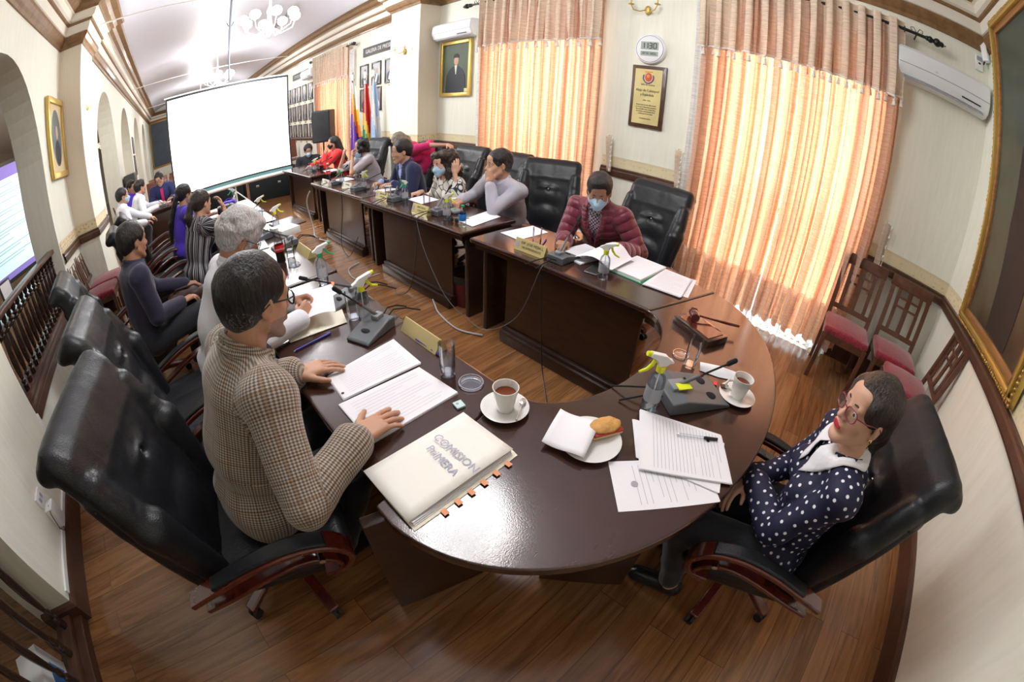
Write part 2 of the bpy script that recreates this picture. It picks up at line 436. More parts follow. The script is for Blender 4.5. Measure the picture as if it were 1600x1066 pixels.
# ceiling: shallow coves towards both long walls
b = MB()
def cov(u, v):
    x = -1.32 + u * (3.9 + 1.32); e = min(x + 1.32, 3.9 - x)
    return (x, YN + v * (YF - YN), ZC + .38 * (1 - math.exp(-max(0, e - .35) / .45)) if e > .35 else ZC)
b.grid(44, 4, cov); o = struct(b, 'ceiling', M_CEIL, smooth=True)
b = MB(); b.box((1.3, 11.8, 4.5), (3.0, 13.4, .05)); struct(b, 'ceiling', M_CEIL, smooth=False)

# window wall with its four tall windows
WINS = [(-.32, 1.2), (2.62, 4.28), (8.75, 10.45), (15.0, 16.6)]
WZ0, WZ1 = .04, 3.02
def wall_pieces(b, y0, y1, x0, x1, wins, z1=4.45):
    y = y0
    for a, c in wins:
        b.box(((x0 + x1) / 2, (y + a) / 2, z1 / 2), ((x1 - x0) / 2, (a - y) / 2, z1 / 2))
        b.box(((x0 + x1) / 2, (a + c) / 2, WZ0 / 2), ((x1 - x0) / 2, (c - a) / 2, WZ0 / 2))
        b.box(((x0 + x1) / 2, (a + c) / 2, (WZ1 + z1) / 2), ((x1 - x0) / 2, (c - a) / 2, (z1 - WZ1) / 2))
        y = c
    b.box(((x0 + x1) / 2, (y + y1) / 2, z1 / 2), ((x1 - x0) / 2, (y1 - y) / 2, z1 / 2))
b = MB(); wall_pieces(b, YN - .3, YF + .3, XW, XW + .35, WINS); struct(b, 'wall_right', M_WALL, smooth=False)
M_GLASS = glassy('window_glass', (.97, 1, 1))
for i, (a, c) in enumerate(WINS):
    b = MB(); X = XW + .2
    for y in (a + .03, (a + c) / 2, c - .03): b.box((X, y, (WZ0 + WZ1) / 2), (.025, .03, (WZ1 - WZ0) / 2))
    for z_ in (WZ0 + .03, 1.1, 2.3, WZ1 - .03): b.box((X, (a + c) / 2, z_), (.025, (c - a) / 2, .03))
    o = struct(b, 'window_%d' % (i + 1), M_WHITE, smooth=False)
    g = MB(); g.box((X, (a + c) / 2, (WZ0 + WZ1) / 2), (.003, (c - a) / 2 - .02, (WZ1 - WZ0) / 2 - .02)); g.build('pane', M_GLASS, o, smooth=False)
# near wall
b = MB(); b.box(((XL + XW) / 2, YN - .15, 2.2), ((XW - XL) / 2 + .3, .15, 2.25)); struct(b, 'wall_near', M_WALL, smooth=False)
b = MB(); b.box((-1.5, YF + .15, 2.2), (6.5, .15, 2.25)); struct(b, 'wall_far', M_WALL, smooth=False)
# left wall with arches
def arch_wall(name, x0, x1, y0, y1, arches, m, z1=4.45):
    """arches: (ya, yb, sill z, spring z); wall between x0 (room side) and x1"""
    b = MB(); bm = b.bm; NA = 20
    def quadstrip(P, Q):
        for p, q, p2, q2 in zip(P[:-1], Q[:-1], P[1:], Q[1:]):
            bm.faces.new([bm.verts.new(v) for v in (p, q, q2, p2)])
    for X in (x0, x1):
        y = y0
        for ya, yb, zs, zp in arches:
            bm.faces.new([bm.verts.new(v) for v in ((X, y, 0), (X, ya, 0), (X, ya, z1), (X, y, z1))])
            if zs > 0: bm.faces.new([bm.verts.new(v) for v in ((X, ya, 0), (X, yb, 0), (X, yb, zs), (X, ya, zs))])
            c = (ya + yb) / 2; r = (yb - ya) / 2
            A = [(X, c - r * math.cos(PI * i / NA), zp + r * 1.02 * math.sin(PI * i / NA)) for i in range(NA + 1)]
            quadstrip(A, [(X, p[1], z1) for p in A]); y = yb
        bm.faces.new([bm.verts.new(v) for v in ((X, y, 0), (X, y1, 0), (X, y1, z1), (X, y, z1))])
    for ya, yb, zs, zp in arches:
        c = (ya + yb) / 2; r = (yb - ya) / 2
        A = [(ya, zs)] + [(c - r * math.cos(PI * i / NA), zp + r * 1.02 * math.sin(PI * i / NA)) for i in range(NA + 1)] + [(yb, zs)]
        if zs > 0: A.append((ya, zs))
        quadstrip([(x0, *p) for p in A], [(x1, *p) for p in A])
    bmesh.ops.remove_doubles(bm, verts=bm.verts, dist=1e-4)
    return struct(b, name, m, smooth=False, fix=True)
A_FRONT = [(-.75, 1.41, .0, 1.75), (2.54, 4.62, .55, 1.93)]
arch_wall('wall_left', XL, XL - .34, YN - .3, YP0 + .08, A_FRONT, M_WALL)
XB = -1.22
A_BACK = [(6.85, 9.3, 0, 1.85), (10.3, 12.8, 0, 1.85), (14.0, 16.5, 0, 1.85), (18.0, 20.5, 0, 1.85)]
arch_wall('wall_left', XB, XB - .36, YP1 - .05, YF + .2, A_BACK, M_WALL)
# pilasters (ribbed paper on the camera-facing cheeks)
for sx, x0, x1 in ((1, 3.65, XW + .02), (-1, XL - .3, -1.18)):
    b = MB(); b.box(((x0 + x1) / 2, (YP0 + YP1) / 2 + (.04 if sx < 0 else 0), 2.2), ((x1 - x0) / 2, (YP1 - YP0) / 2 + .03, 2.25)); b.mi = 1
    xr0, xr1 = (3.66, XW) if sx > 0 else (XL, -1.19)
    yy = YP0 - .03 + (.04 if sx < 0 else 0)
    b.box(((xr0 + xr1) / 2, yy, 2.2), ((xr1 - xr0) / 2, .002, 1.28)); b.mi = 0
    struct(b, 'column', [M_WALL, M_RIB], smooth=False)

# ---- mouldings swept along the walls
def sweep(b, path, prof, side=1, mats=None):
    """path: 2D wall-line points with the room on the left; prof: list of (inset, z, material index of the band that follows)"""
    n = len(path); rows = []
    for d, z_, _ in prof:
        row = []
        for i, (px, py) in enumerate(path):
            def nrm(a, c):
                t = Vector((c[0] - a[0], c[1] - a[1])).normalized(); return Vector((-t.y, t.x))
            if i == 0: nn = nrm(path[0], path[1]); s = 1
            elif i == n - 1: nn = nrm(path[-2], path[-1]); s = 1
            else:
                n1 = nrm(path[i - 1], path[i]); n2 = nrm(path[i], path[i + 1]); nn = (n1 + n2).normalized(); s = 1 / max(.3, nn.dot(n1))
            row.append(b.bm.verts.new((px + nn.x * d * s, py + nn.y * d * s, z_)))
        rows.append(row)
    for k in range(len(prof) - 1):
        for i in range(n - 1):
            f = b.bm.faces.new((rows[k][i], rows[k][i + 1], rows[k + 1][i + 1], rows[k + 1][i])); f.material_index = prof[k][2]
CROWN = [(0, 3.40, 0), (.02, 3.40, 0), (.03, 3.435, 0), (.055, 3.455, 0), (.085, 3.50, 0), (.085, 3.535, 1), (.10, 3.54, 1), (.12, 3.64, 1), (.12, 3.645, 0), (.145, 3.65, 0), (.15, 3.675, 1), (.18, 3.69, 1), (.20, 3.76, 1), (.23, 3.765, 0), (.25, 3.80, 0), (.30, 3.83, 0), (.34, 3.88, 0), (.42, 3.90, 0), (.44, 3.93, 0)]
PR = [(XW, YF), (XW, YP1 + .03), (3.65, YP1 + .03), (3.65, YP0 - .03), (XW, YP0 - .03), (XW, YN), (XL, YN), (XL, YP0 + .01), (-1.18, YP0 + .01), (-1.18, YP1 + .07), (XB, YP1 + .07), (XB, YF)]
PRl = PR[::-1]
def seg(pts, prof, name, mats):
    b = MB(); sweep(b, pts, prof); struct(b, name, mats, smooth=False, fix=False)
ccw = PR[::-1]   # room on the left while walking ...
seg(PR[:6][::-1], CROWN, 'trim_1', [M_CROWN, M_CROWNC]); seg(PR[5:7][::-1], CROWN, 'trim_2', [M_CROWN, M_CROWNC]); seg(PR[6:][::-1], CROWN, 'trim_3', [M_CROWN, M_CROWNC]); seg([(XB, YF), (XW, YF)][::-1], CROWN, 'trim_4', [M_CROWN, M_CROWNC])
RAIL = [(0, .97, 0), (.028, .975, 0), (.034, .99, 0), (.034, 1.035, 0), (.025, 1.05, 0), (.025, 1.07, 0), (0, 1.078, 1), (.004, 1.078, 2), (.004, 1.09, 1), (.003, 1.09, 1), (.003, 1.178, 2), (.005, 1.178, 2), (.005, 1.20, 2), (0, 1.20, 2)]
BASE = [(0.0, 0, 0), (.03, 0, 0), (.03, .13, 0), (.02, .15, 0), (0, .155, 0)]
def rails(pts, i):
    b = MB(); sweep(b, pts, RAIL); struct(b, 'trim_%d' % i, [M_TRIM, M_BORDER, M_BORDERE], smooth=False)
def skirt(pts, nm):
    b = MB(); sweep(b, pts, BASE); struct(b, nm, [M_TRIM], smooth=False)
GAP = .16
rails([(XW, YN), (XW, WINS[0][0] - GAP)], 5); rails([(XL, YN), (XW, YN)], 6)
rails([(XW, WINS[0][1] + GAP), (XW, WINS[1][0] - GAP)], 7)
rails([(XW, WINS[1][1] + GAP), (XW, YP0 - .03), (3.65, YP0 - .03), (3.65, YP1 + .03), (XW, YP1 + .03), (XW, WINS[2][0] - GAP)], 8)
rails([(XW, WINS[2][1] + GAP), (XW, WINS[3][0] - GAP)], 9); rails([(XW, WINS[3][1] + GAP), (XW, YF), (XB, YF)], 10)
rails([(XB, 6.72), (XB, YP1 + .07), (-1.18, YP1 + .07), (-1.18, YP0 + .01), (XL, YP0 + .01), (XL, 4.66)], 11)
skirt([(XW, YN), (XW, WINS[0][0] - .1)], 'baseboard_right'); skirt([(XL, YN), (XW, YN)], 'baseboard_near')
skirt([(XW, WINS[0][1] + .1), (XW, WINS[1][0] - .1)], 'baseboard_right'); skirt([(XW, WINS[1][1] + .1), (XW, YP0 - .03), (3.65, YP0 - .03), (3.65, YP1 + .03), (XW, YP1 + .03), (XW, YF)], 'baseboard_right')
skirt([(XB, 6.8), (XB, YP1 + .07), (-1.18, YP1 + .07), (-1.18, YP0 + .01), (XL, YP0 + .01), (XL, 1.41), (XL - .3, 1.41)], 'baseboard_left')
skirt([(XL, -.75), (XL, YN)], 'baseboard_left')
# white cable trunking along the left skirting and up beside the railing
b = MB(); b.box((XL + .008, 3.4, .172), (.008, 1.95, .014)); b.box((XL + .008, 2.5, .36), (.008, .012, .2), rot=(R_(-14), 0, 0)); b.box((XL + .008, 4.78, .5), (.008, .015, .33)); struct(b, 'trim_12', M_WHITE, smooth=False)
# painted sill under the arches, brown
for ya, yb in ((2.54, 4.62),):
    b = MB(); b.box((XL - .17, (ya + yb) / 2, .535), (.19, (yb - ya) / 2, .035), bev=.006); struct(b, 'trim_13', M_TRIM, smooth=False)
b = MB(); b.box((XL - .14, .33, .03), (.13, 1.07, .03), bev=.006); struct(b, 'trim_14', M_TRIM, smooth=False)
# tie rods under the ceiling
for y in (5.95, 12.7, 19.0):
    b = MB(); b.cyl((-1.12, y, 3.7), (3.9, y + .35, 3.78), .011); struct(b, 'beam', M_WHITE)
# the adjoining room behind the arches
b = MB(); b.box((-7.6, 11.8, 2.2), (.15, 13.5, 2.25)); struct(b, 'wall_left', M_LROOM, smooth=False)
b = MB(); b.box((-4.6, YN - .15, 2.2), (3.1, .15, 2.25)); struct(b, 'wall_near', M_LROOM, smooth=False)
b = MB(); b.box((-4.6, 11.8, 4.3), (3.1, 13.5, .05)); struct(b, 'ceiling', M_CEIL, smooth=False)
# ================================================================ TABLES
M_TABLE = wood('mahogany_table', (.036, .0135, .009), (.050, .019, .012), .18, .9, (1.5, 9, 1.5), bumpy=.10, wave=5)
M_TSIDE = wood('dark_table_side', (.024, .011, .007), (.042, .019, .012), .3, .4, (2, 2, 9), wave=3)
def rounded_edge(o, wd, seg=3):
    m = o.modifiers.new('edge', 'BEVEL'); m.width = wd; m.segments = seg; m.limit_method = 'ANGLE'; m.angle_limit = R_(50)
HT = .75
def row_table(x0, x1, y0, y1, label, face=1, inset=.13, lowy=None, group=None):
    """straight conference table; its modesty panel stands on the x0 side when face=1, on the x1 side when face=-1"""
    cx = (x0 + x1) / 2; cy = (y0 + y1) / 2
    t = thing('conference_table', label, 'table', (cx, cy, 0), group=group)
    hx, hy = (x1 - x0) / 2, (y1 - y0) / 2
    ya = lowy if lowy is not None else -hy
    b = MB(); b.poly([(-hx, ya), (hx, -hy), (hx, hy), (-hx, hy)], HT - .035, HT); o = b.build('tabletop', M_TABLE, t, smooth=False); rounded_edge(o, .012)
    b = MB(); b.poly([(-hx + .03, ya + .03), (hx - .03, -hy + .03), (hx - .03, hy - .03), (-hx + .03, hy - .03)], HT - .075, HT - .035); b.build('apron', M_TSIDE, t, smooth=False)
    px = -hx + inset if face > 0 else hx - inset
    b = MB(); b.box((px, 0, .36), (.012, hy - .26, .32)); b.build('modesty_panel', M_TSIDE, t, smooth=False)
    s = -1 if face > 0 else 1
    b = MB(); b.box((px + s * .02, 0, .045), (.045, hy - .25, .045), bev=.012); b.box((px + s * .01, 0, .10), (.03, hy - .25, .015), bev=.01); b.build('plinth', M_TSIDE, t)
    for sy in (-1, 1):
        b = MB(); b.box((0 + .02 * face, sy * (hy - .06), .3375), (hx - .08, .022, .3375), bev=.008); b.build('side_panel', M_TSIDE, t)
    return t
GT = 'straight conference tables in two facing rows'
row_table(1.77, 2.35, .505, 2.06, 'long dark table in front of the man in the maroon jacket', 1, lowy=-.595, group=GT)
row_table(1.79, 2.36, 2.17, 3.80, 'long dark table in front of the patterned blouse and grey shirt sitters', 1, group=GT)
row_table(1.83, 2.40, 3.84, 5.46, 'long dark table in front of the man in the navy suit', 1, group=GT)
row_table(2.02, 2.60, 6.02, 7.66, 'farthest dark table of the window row, in front of the red blouse', 1, group=GT)
row_table(.24, .82, .745, 2.16, 'long dark table where the tweed jacket man rests his hands', -1, lowy=-.81, group=GT)
row_table(.26, .84, 2.20, 3.84, 'long dark table past the white-haired man, with a cola bottle', -1, group=GT)
row_table(.34, .92, 3.90, 5.52, 'cluttered table in front of the striped blouse woman', -1, group=GT)
# dark table across the far end, for the man with the pink tie
row_table(-.80, .10, 7.42, 8.25, 'small dark table by the man with the pink tie', 1, inset=.1, group=GT)
# curved head table
t = thing('curved_table', 'big curved dark table closing the U at the near end', 'table', (1.28, .5, 0))
def arc_outline(off=0.0):
    P = []
    ca, cb, a, bb = 1.27, .62, 1.075 - off, .715 - off
    for i in range(49):
        th = PI + .02 + (PI - .02 - .172) * i / 48
        P.append((ca + a * math.cos(th) - 1.28, min(cb + bb * math.sin(th), 9) - .5))
    P[0] = (.2 + off - 1.28, .64 - .5); P[-1] = (2.345 - off - 1.28, .50 - .5)
    P.append((1.77 + off - 1.28, .68 - off * .5 - .5))
    for i in range(25):
        th = 0 - PI * i / 24
        P.append((1.29 + (.47 + off) * math.cos(th) - 1.28, .71 + (.235 + off) * math.sin(th) - .5))
    P.append((.82 - off - 1.28, .74 - off * .5 - .5))
    return P
b = MB(); b.poly(arc_outline(), HT - .035, HT + .0005); o = b.build('tabletop', M_TABLE, t, smooth=False); rounded_edge(o, .014, 4)
b = MB(); b.poly(arc_outline(.03), HT - .085, HT - .035); b.build('apron', M_TSIDE, t, smooth=False)
for lx, ly, rz, hw in ((-.92, .12, -.25, .26), (-.50, -.26, -.95, .22), (.50, -.26, .95, .22), (.92, .02, .2, .24)):
    b = MB(); b.box((0, 0, .333), (hw - .04, .022, .333), bev=.006); b.build('side_panel', M_TSIDE, t, loc=(lx, ly, 0), rot=(0, 0, rz + (0 if abs(lx) > .8 else 0)))

# ================================================================ LEATHER ARMCHAIR
def leather(name, col=(.012, .013, .016)):
    m = mat(name, col, .36, spec=.42, coat=.08, coatr=.3); nt, b, tc = nodes_of(m)
    vo = _n(nt, 'ShaderNodeTexVoronoi', -700, -300); vo.inputs['Scale'].default_value = 210; nt.links.new(tc.outputs['Object'], vo.inputs['Vector'])
    nz = _n(nt, 'ShaderNodeTexNoise', -700, -500); nz.inputs['Scale'].default_value = 16; nz.inputs['Detail'].default_value = 3; nz.inputs['Distortion'].default_value = 1.2; nt.links.new(tc.outputs['Object'], nz.inputs['Vector'])
    s = mathn(nt, 'MULTIPLY_ADD', nz.outputs['Fac'], 3.5, vo.outputs['Distance'])
    bp = _n(nt, 'ShaderNodeBump', -300, -300); bp.inputs['Strength'].default_value = .22; bp.inputs['Distance'].default_value = .003
    nt.links.new(s, bp.inputs['Height']); nt.links.new(bp.outputs['Normal'], b.inputs['Normal'])
    return m
M_LEATHER = leather('black_leather')
M_CHAIRWOOD = wood('cherry_chair_wood', (.075, .010, .006), (.14, .022, .012), .22, .8, (4, 4, 4), wave=4)
M_CHROME = mat('chrome', (.8, .8, .8), .18, metal=1)
M_RUBBER = mat('dark_caster', (.015, .015, .016), .5)
def _rot(ax, a):
    c, s = math.cos(a), math.sin(a)
    if ax == 'x': return np.array([[1, 0, 0], [0, c, s], [0, -s, c]])   # rows = rotated local axes
    if ax == 'y': return np.array([[c, 0, -s], [0, 1, 0], [s, 0, c]])
    return np.array([[c, s, 0], [-s, c, 0], [0, 0, 1]])
def make_chair():
    t = thing('leather_armchair', 'x', 'chair')
    # seat cushion
    F = Field((-.31, -.30, .30), (.31, .36, .56), .009)
    F.box((0, .03, .425), (.275, .27, .062), .055)
    F.box((0, .03, .36), (.26, .25, .05), .03, k=.02)
    for sx in (-1, 1): F.cone((sx * .255, -.2, .45), (sx * .255, .25, .455), .045, .045, k=.012)
    F.cone((-.23, .275, .44), (.23, .275, .44), .05, .05, k=.012)
    for sx in (-1, 1): F.cone((sx * .09, -.24, .494), (sx * .09, .26, .494), .006, .006, k=.014, op='sub')
    link('seat', F.mesh('seat'), M_LEATHER, t, True)
    # backrest: profile leans back, rolls over at the top
    F = Field((-.34, -.62, .36), (.34, .0, 1.26), .009)
    a = R_(15)
    def bp(z, d=0):      # point of the back's mid line at height z; d = forward offset
        y = -.22 - (z - .46) * math.tan(a) - .10 * max(0, z - .95) ; return (0, y + d, z)
    F.box(bp(.74), (.26, .052, .34), .05, rot=_rot('x', a))
    F.box(bp(.74, -.05), (.275, .045, .33), .045, rot=_rot('x', a), k=.02)
    for sx in (-1, 1):   # side wings
        F.cone((sx * .225, -.205, .50), (sx * .255, -.262, .84), .056, .070, k=.008)
        F.cone((sx * .255, -.285, .86), (sx * .25, -.36, 1.06), .06, .05, k=.02)
    # middle pads
    F.ell((0, -.250, .60), (.15, .066, .16), k=.03)
    F.ell((0, -.295, .80), (.135, .052, .12), k=.03)
    # head bolster, rolled back
    F.box((0, -.405, 1.09), (.29, .062, .115), .058, rot=_rot('x', R_(22)), k=.012)
    F.cone((-.235, -.455, 1.185), (.235, -.455, 1.185), .05, .05, k=.03)
    F.cone((-.24, -.50, 1.15), (.24, -.50, 1.15), .045, .045, k=.03)
    F.ell((0, -.312, .925), (.115, .038, .060), k=.012)
    F.ell((0, -.272, .925), (.02, .02, .02), k=.012, op='sub')
    for sx in (-1, 1):
        F.cone((sx * .155, -.175, .50), (sx * .160, -.235, .90), .010, .010, k=.020, op='sub')
        F.cone((0, -.285, .975), (sx * .17, -.262, .965), .012, .012, k=.018, op='sub'); F.cone((sx * .17, -.262, .965), (sx * .36, -.235, .955), .012, .012, k=.018, op='sub')
    F.ripple(.0011, 42, 3)
    bk = link('backrest', F.mesh('backrest'), M_LEATHER, t, True)
    b = MB(); b.sph((0, -.287, .925), .011, 8, (1, .5, 1)); b.build('button', M_CHROME, bk)
    b = MB(); P = []
    for i in range(33):
        u = -1 + 2 * i / 32; x = .292 * math.copysign(abs(u) ** .75, u)
        P.append((x, -.338 - .05 * (abs(u) ** 6), .985 + .02 * abs(u) ** 8 - .010 * (1 - u * u)))
    b.tube(P, .004, 6); b.build('piping', M_LEATHER, bk)
    # arms: two bent rails of red-brown wood with a black pad
    def arc(P, n=10):
        out = []
        for i in range(len(P) - 1):
            p0 = Vector(P[max(i - 1, 0)]); p1 = Vector(P[i]); p2 = Vector(P[i + 1]); p3 = Vector(P[min(i + 2, len(P) - 1)])
            for j in range(n):
                s = j / n; out.append(.5 * ((2 * p1) + (p2 - p0) * s + (2 * p0 - 5 * p1 + 4 * p2 - p3) * s * s + (3 * p1 - p0 - 3 * p2 + p3) * s ** 3))
        out.append(Vector(P[-1])); return out
    for sx in (-1, 1):
        X = sx * .332
        up = [(X, -.33, .50), (X, -.20, .56), (X, -.02, .635), (X, .14, .67), (X, .25, .645), (X, .305, .57), (X, .28, .50), (X * .93, .2, .455)]
        lo = [(X, -.30, .43), (X, -.16, .48), (X, .02, .555), (X, .15, .585), (X, .23, .56), (X, .262, .50), (X, .22, .44)]
        b = MB(); b.tube(arc(up), .02, flat=(.072, .024)); o = b.build('armrest', M_CHAIRWOOD, t, smooth=50); rounded_edge(o, .006, 2)
        b = MB(); b.tube(arc(lo), .02, flat=(.05, .02)); o2 = b.build('lower_rail', M_CHAIRWOOD, o, smooth=50); rounded_edge(o2, .005, 2)
        b = MB(); b.tube([(p[0], p[1], p[2] + .016) for p in arc(up[1:5], 8)], .02, flat=(.056, .02)); o3 = b.build('arm_pad', M_LEATHER, o, smooth=50); rounded_edge(o3, .008, 3)
        b = MB(); b.cyl((X - .03, .215, .607), (X + .045 * sx, .215, .607), .011, n=12); b.build('bolt', M_CHROME, o)
    # under-seat shell, gas column, star foot
    b = MB(); b.box((0, .02, .335), (.2, .2, .03), bev=.02); b.box((0, -.26, .42), (.13, .04, .05), bev=.01); b.build('seat_frame', M_CHAIRWOOD, t)
    b = MB(); b.cyl((0, 0, .12), (0, 0, .32), .028); b.cyl((0, 0, .09), (0, 0, .2), .04); b.build('column', M_BLACK, t)
    for i in range(5):
        an = 2 * PI * i / 5 + .35; c, s = math.cos(an), math.sin(an)
        b = MB(); b.tube([(c * .03, s * .03, .13), (c * .16, s * .16, .125), (c * .29, s * .29, .085), (c * .335, s * .335, .075)], .02, flat=(.05, .034)); l = b.build('leg', M_CHAIRWOOD, t, smooth=50); rounded_edge(l, .007, 2)
        b = MB(); q = (c * .325, s * .325); b.cyl((q[0] - s * .022, q[1] + c * .022, .028), (q[0] - s * .006, q[1] + c * .006, .028), .028, n=16); b.cyl((q[0] + s * .022, q[1] - c * .022, .028), (q[0] + s * .006, q[1] - c * .006, .028), .028, n=16); b.cyl((*q, .03), (*q, .08), .009, n=8)
        b.build('caster', M_RUBBER, l)
    return t
CHAIR0 = make_chair()
_first = [True]
def place_chair(x, y, head, label, group='black leather armchairs round the tables', sc=(1, 1, .93)):
    """head = compass angle (radians) the sitter faces, 0 = +Y, positive turns left"""
    c = CHAIR0 if _first[0] else copy_tree(CHAIR0)
    _first[0] = False
    c.location = (x, y, 0); c.rotation_euler = (0, 0, head); c.scale = sc; c['label'] = label; c['group'] = group
    return c
place_chair(-.13, 1.11, R_(-104), 'leather armchair of the tweed jacket man, backrest fully in view')
place_chair(1.20, -.29, R_(12), 'leather armchair holding the woman in the polka-dot blouse', sc=(.92, .93, .89))
place_chair(-.22, 1.98, R_(-90), 'leather armchair just behind the white-haired man')
place_chair(-.62, 3.12, R_(-80), 'leather armchair holding the man in the dark navy shirt')
place_chair(-.30, 4.30, R_(-82), 'leather armchair left of the striped blouse woman, next to the navy shirt man')
place_chair(-.35, 5.35, R_(-82), 'leather armchair behind the woman in the violet top')
place_chair(2.80, 1.36, R_(88), 'leather armchair behind the man in the maroon jacket')
place_chair(2.88, 2.35, R_(118), 'vacant leather armchair turned sideways right of the grey shirt man')
place_chair(2.86, 3.12, R_(92), 'leather armchair behind the man leaning in the grey shirt')
place_chair(2.92, 3.86, R_(90), 'leather armchair behind the curly-haired woman, its top held by a hand')
place_chair(2.92, 4.72, R_(90), 'leather armchair behind the man in the navy suit')
place_chair(3.0, 6.35, R_(95), 'leather armchair behind the woman in the grey top')

# ================================================================ WOODEN CHAIRS WITH RED SEATS
M_OAK = wood('brown_chair_wood', (.085, .030, .015), (.14, .055, .030), .3, .4, (3, 3, 3), wave=5)
def redfab():
    m = mat('red_upholstery', (.30, .014, .030), .8, sheen=.5); nt, b, tc = nodes_of(m)
    nz = _n(nt, 'ShaderNodeTexNoise', -700, 200); nz.inputs['Scale'].default_value = 45; nz.inputs['Detail'].default_value = 3; nz.inputs['Distortion'].default_value = 2; nt.links.new(tc.outputs['Object'], nz.inputs['Vector'])
    r = ramp(nt, [(.42, (.17, .008, .018)), (.58, (.34, .020, .042))]); nt.links.new(nz.outputs['Fac'], r.inputs['Fac']); nt.links.new(r.outputs['Color'], b.inputs['Base Color']); return m
M_RED = redfab()
def make_side_chair():
    t = thing('wooden_chair', 'x', 'chair')
    F = Field((-.25, -.24, .40), (.25, .26, .53), .009); F.box((0, .0, .455), (.225, .215, .035), .03); F.ell((0, 0, .475), (.21, .2, .035), k=.03); link('seat', F.mesh('seat'), M_RED, t, True)
    b = MB(); b.box((0, .2, .405), (.2, .012, .03)); b.box((0, -.2, .405), (.19, .012, .03)); b.box((.205, 0, .405), (.012, .19, .03)); b.box((-.205, 0, .405), (.012, .19, .03)); b.build('seat_frame', M_OAK, t, smooth=False)
    for sx in (-1, 1):
        b = MB(); b.box((sx * .205, .2, .215), (.02, .02, .215), bev=.004); b.build('leg', M_OAK, t)
        b = MB(); b.tube([(sx * .205, -.215, 0), (sx * .205, -.2, .42)], .02, flat=(.038, .038)); b.build('leg', M_OAK, t)
    bk = MB()
    def P(x, z): return (x, -.20 - (z - .42) * .17, z)
    for sx in (-1, 1): bk.tube([P(sx * .205, .40), P(sx * .205, 1.03)], .02, flat=(.042, .026))
    bk.box(P(0, 1.0), (.235, .014, .05), rot=(R_(10), 0, 0), bev=.008)
    bk.box(P(0, .56), (.19, .012, .022), rot=(R_(10), 0, 0))
    for x in (-.125, 0, .125): bk.tube([P(x, .55), P(x, .97)], .01, flat=(.05 if x == 0 else .036, .014))
    for z_ in (.80, .88): bk.box(P(0, z_), (.14, .008, .010), rot=(R_(10), 0, 0))
    bk.build('backrest', M_OAK, t, smooth=30)
    return t
SC0 = make_side_chair(); _f2 = [True]
def side_chair(x, y, head, label):
    c = SC0 if _f2[0] else copy_tree(SC0); _f2[0] = False
    c.location = (x, y, 0); c.rotation_euler = (0, 0, head); c['label'] = label; c['group'] = 'wooden chairs with red seats along the walls'
    return c
side_chair(3.60, -.52, R_(90), 'wooden chair with a red seat beside the large curtain')
side_chair(3.62, -1.05, R_(90), 'wooden chair with a red seat standing in the room corner')
side_chair(3.12, -1.13, R_(0), 'wooden chair with a red seat under the large gilt painting')
side_chair(-1.22, 4.90, R_(-90), 'wooden chair with a red seat below the oval portrait')
side_chair(-1.22, 5.38, R_(-90), 'wooden chair with a red seat against the left column')
side_chair(-1.0, 7.08, R_(-80), 'wooden chair under the man with face mask and white shirt')
side_chair(-.98, 7.95, R_(-80), 'wooden chair under the white shirt man writing at the far table')
side_chair(-.30, 8.72, R_(-178), 'wooden chair under the man with the pink tie')
# ================================================================ PEOPLE
def skin(name, col):
    m = mat(name, col, .48, spec=.4, sss=.12, noise=(9, .10), bump=(220, .06, 2)); return m
SK_A = skin('skin_tan', (.52, .29, .19)); SK_B = skin('skin_light', (.62, .36, .25)); SK_C = skin('skin_brown', (.42, .215, .135))
M_LIP = mat('lips', (.42, .13, .11), .4); M_LIPR = mat('red_lips', (.50, .03, .05), .3)
M_EYE = mat('eye_white', (.75, .72, .68), .2); M_IRIS = mat('iris', (.03, .015, .01), .15)
def hairmat(name, c1, c2, rough=.38):
    m = mat(name, c1, rough, spec=.5); nt, b, tc = nodes_of(m)
    mp = _n(nt, 'ShaderNodeMapping', -900, 100); mp.inputs['Scale'].default_value = (60, 60, 14); nt.links.new(tc.outputs['Object'], mp.inputs['Vector'])
    nz = _n(nt, 'ShaderNodeTexNoise', -700, 100); nz.inputs['Scale'].default_value = 2.2; nz.inputs['Detail'].default_value = 5; nz.inputs['Distortion'].default_value = .5; nt.links.new(mp.outputs['Vector'], nz.inputs['Vector'])
    r = ramp(nt, [(.35, c1), (.68, c2)]); nt.links.new(nz.outputs['Fac'], r.inputs['Fac']); nt.links.new(r.outputs['Color'], b.inputs['Base Color'])
    bp = _n(nt, 'ShaderNodeBump', -300, -300); bp.inputs['Strength'].default_value = .9; bp.inputs['Distance'].default_value = .010
    nt.links.new(nz.outputs['Fac'], bp.inputs['Height']); nt.links.new(bp.outputs['Normal'], b.inputs['Normal']); return m
H_BLACK = hairmat('black_hair', (.006, .005, .006), (.022, .019, .020)); H_DARK = hairmat('dark_brown_hair', (.018, .010, .008), (.055, .034, .025))
H_GREY = hairmat('white_grey_hair', (.30, .29, .28), (.62, .61, .60), .55); H_BROWN = hairmat('streaked_brown_hair', (.009, .007, .007), (.060, .040, .032)); H_TEMPLE = hairmat('greying_temple_hair', (.05, .045, .045), (.16, .15, .15), .5)
H_BLOND = hairmat('ash_blond_hair', (.16, .13, .09), (.40, .35, .27))

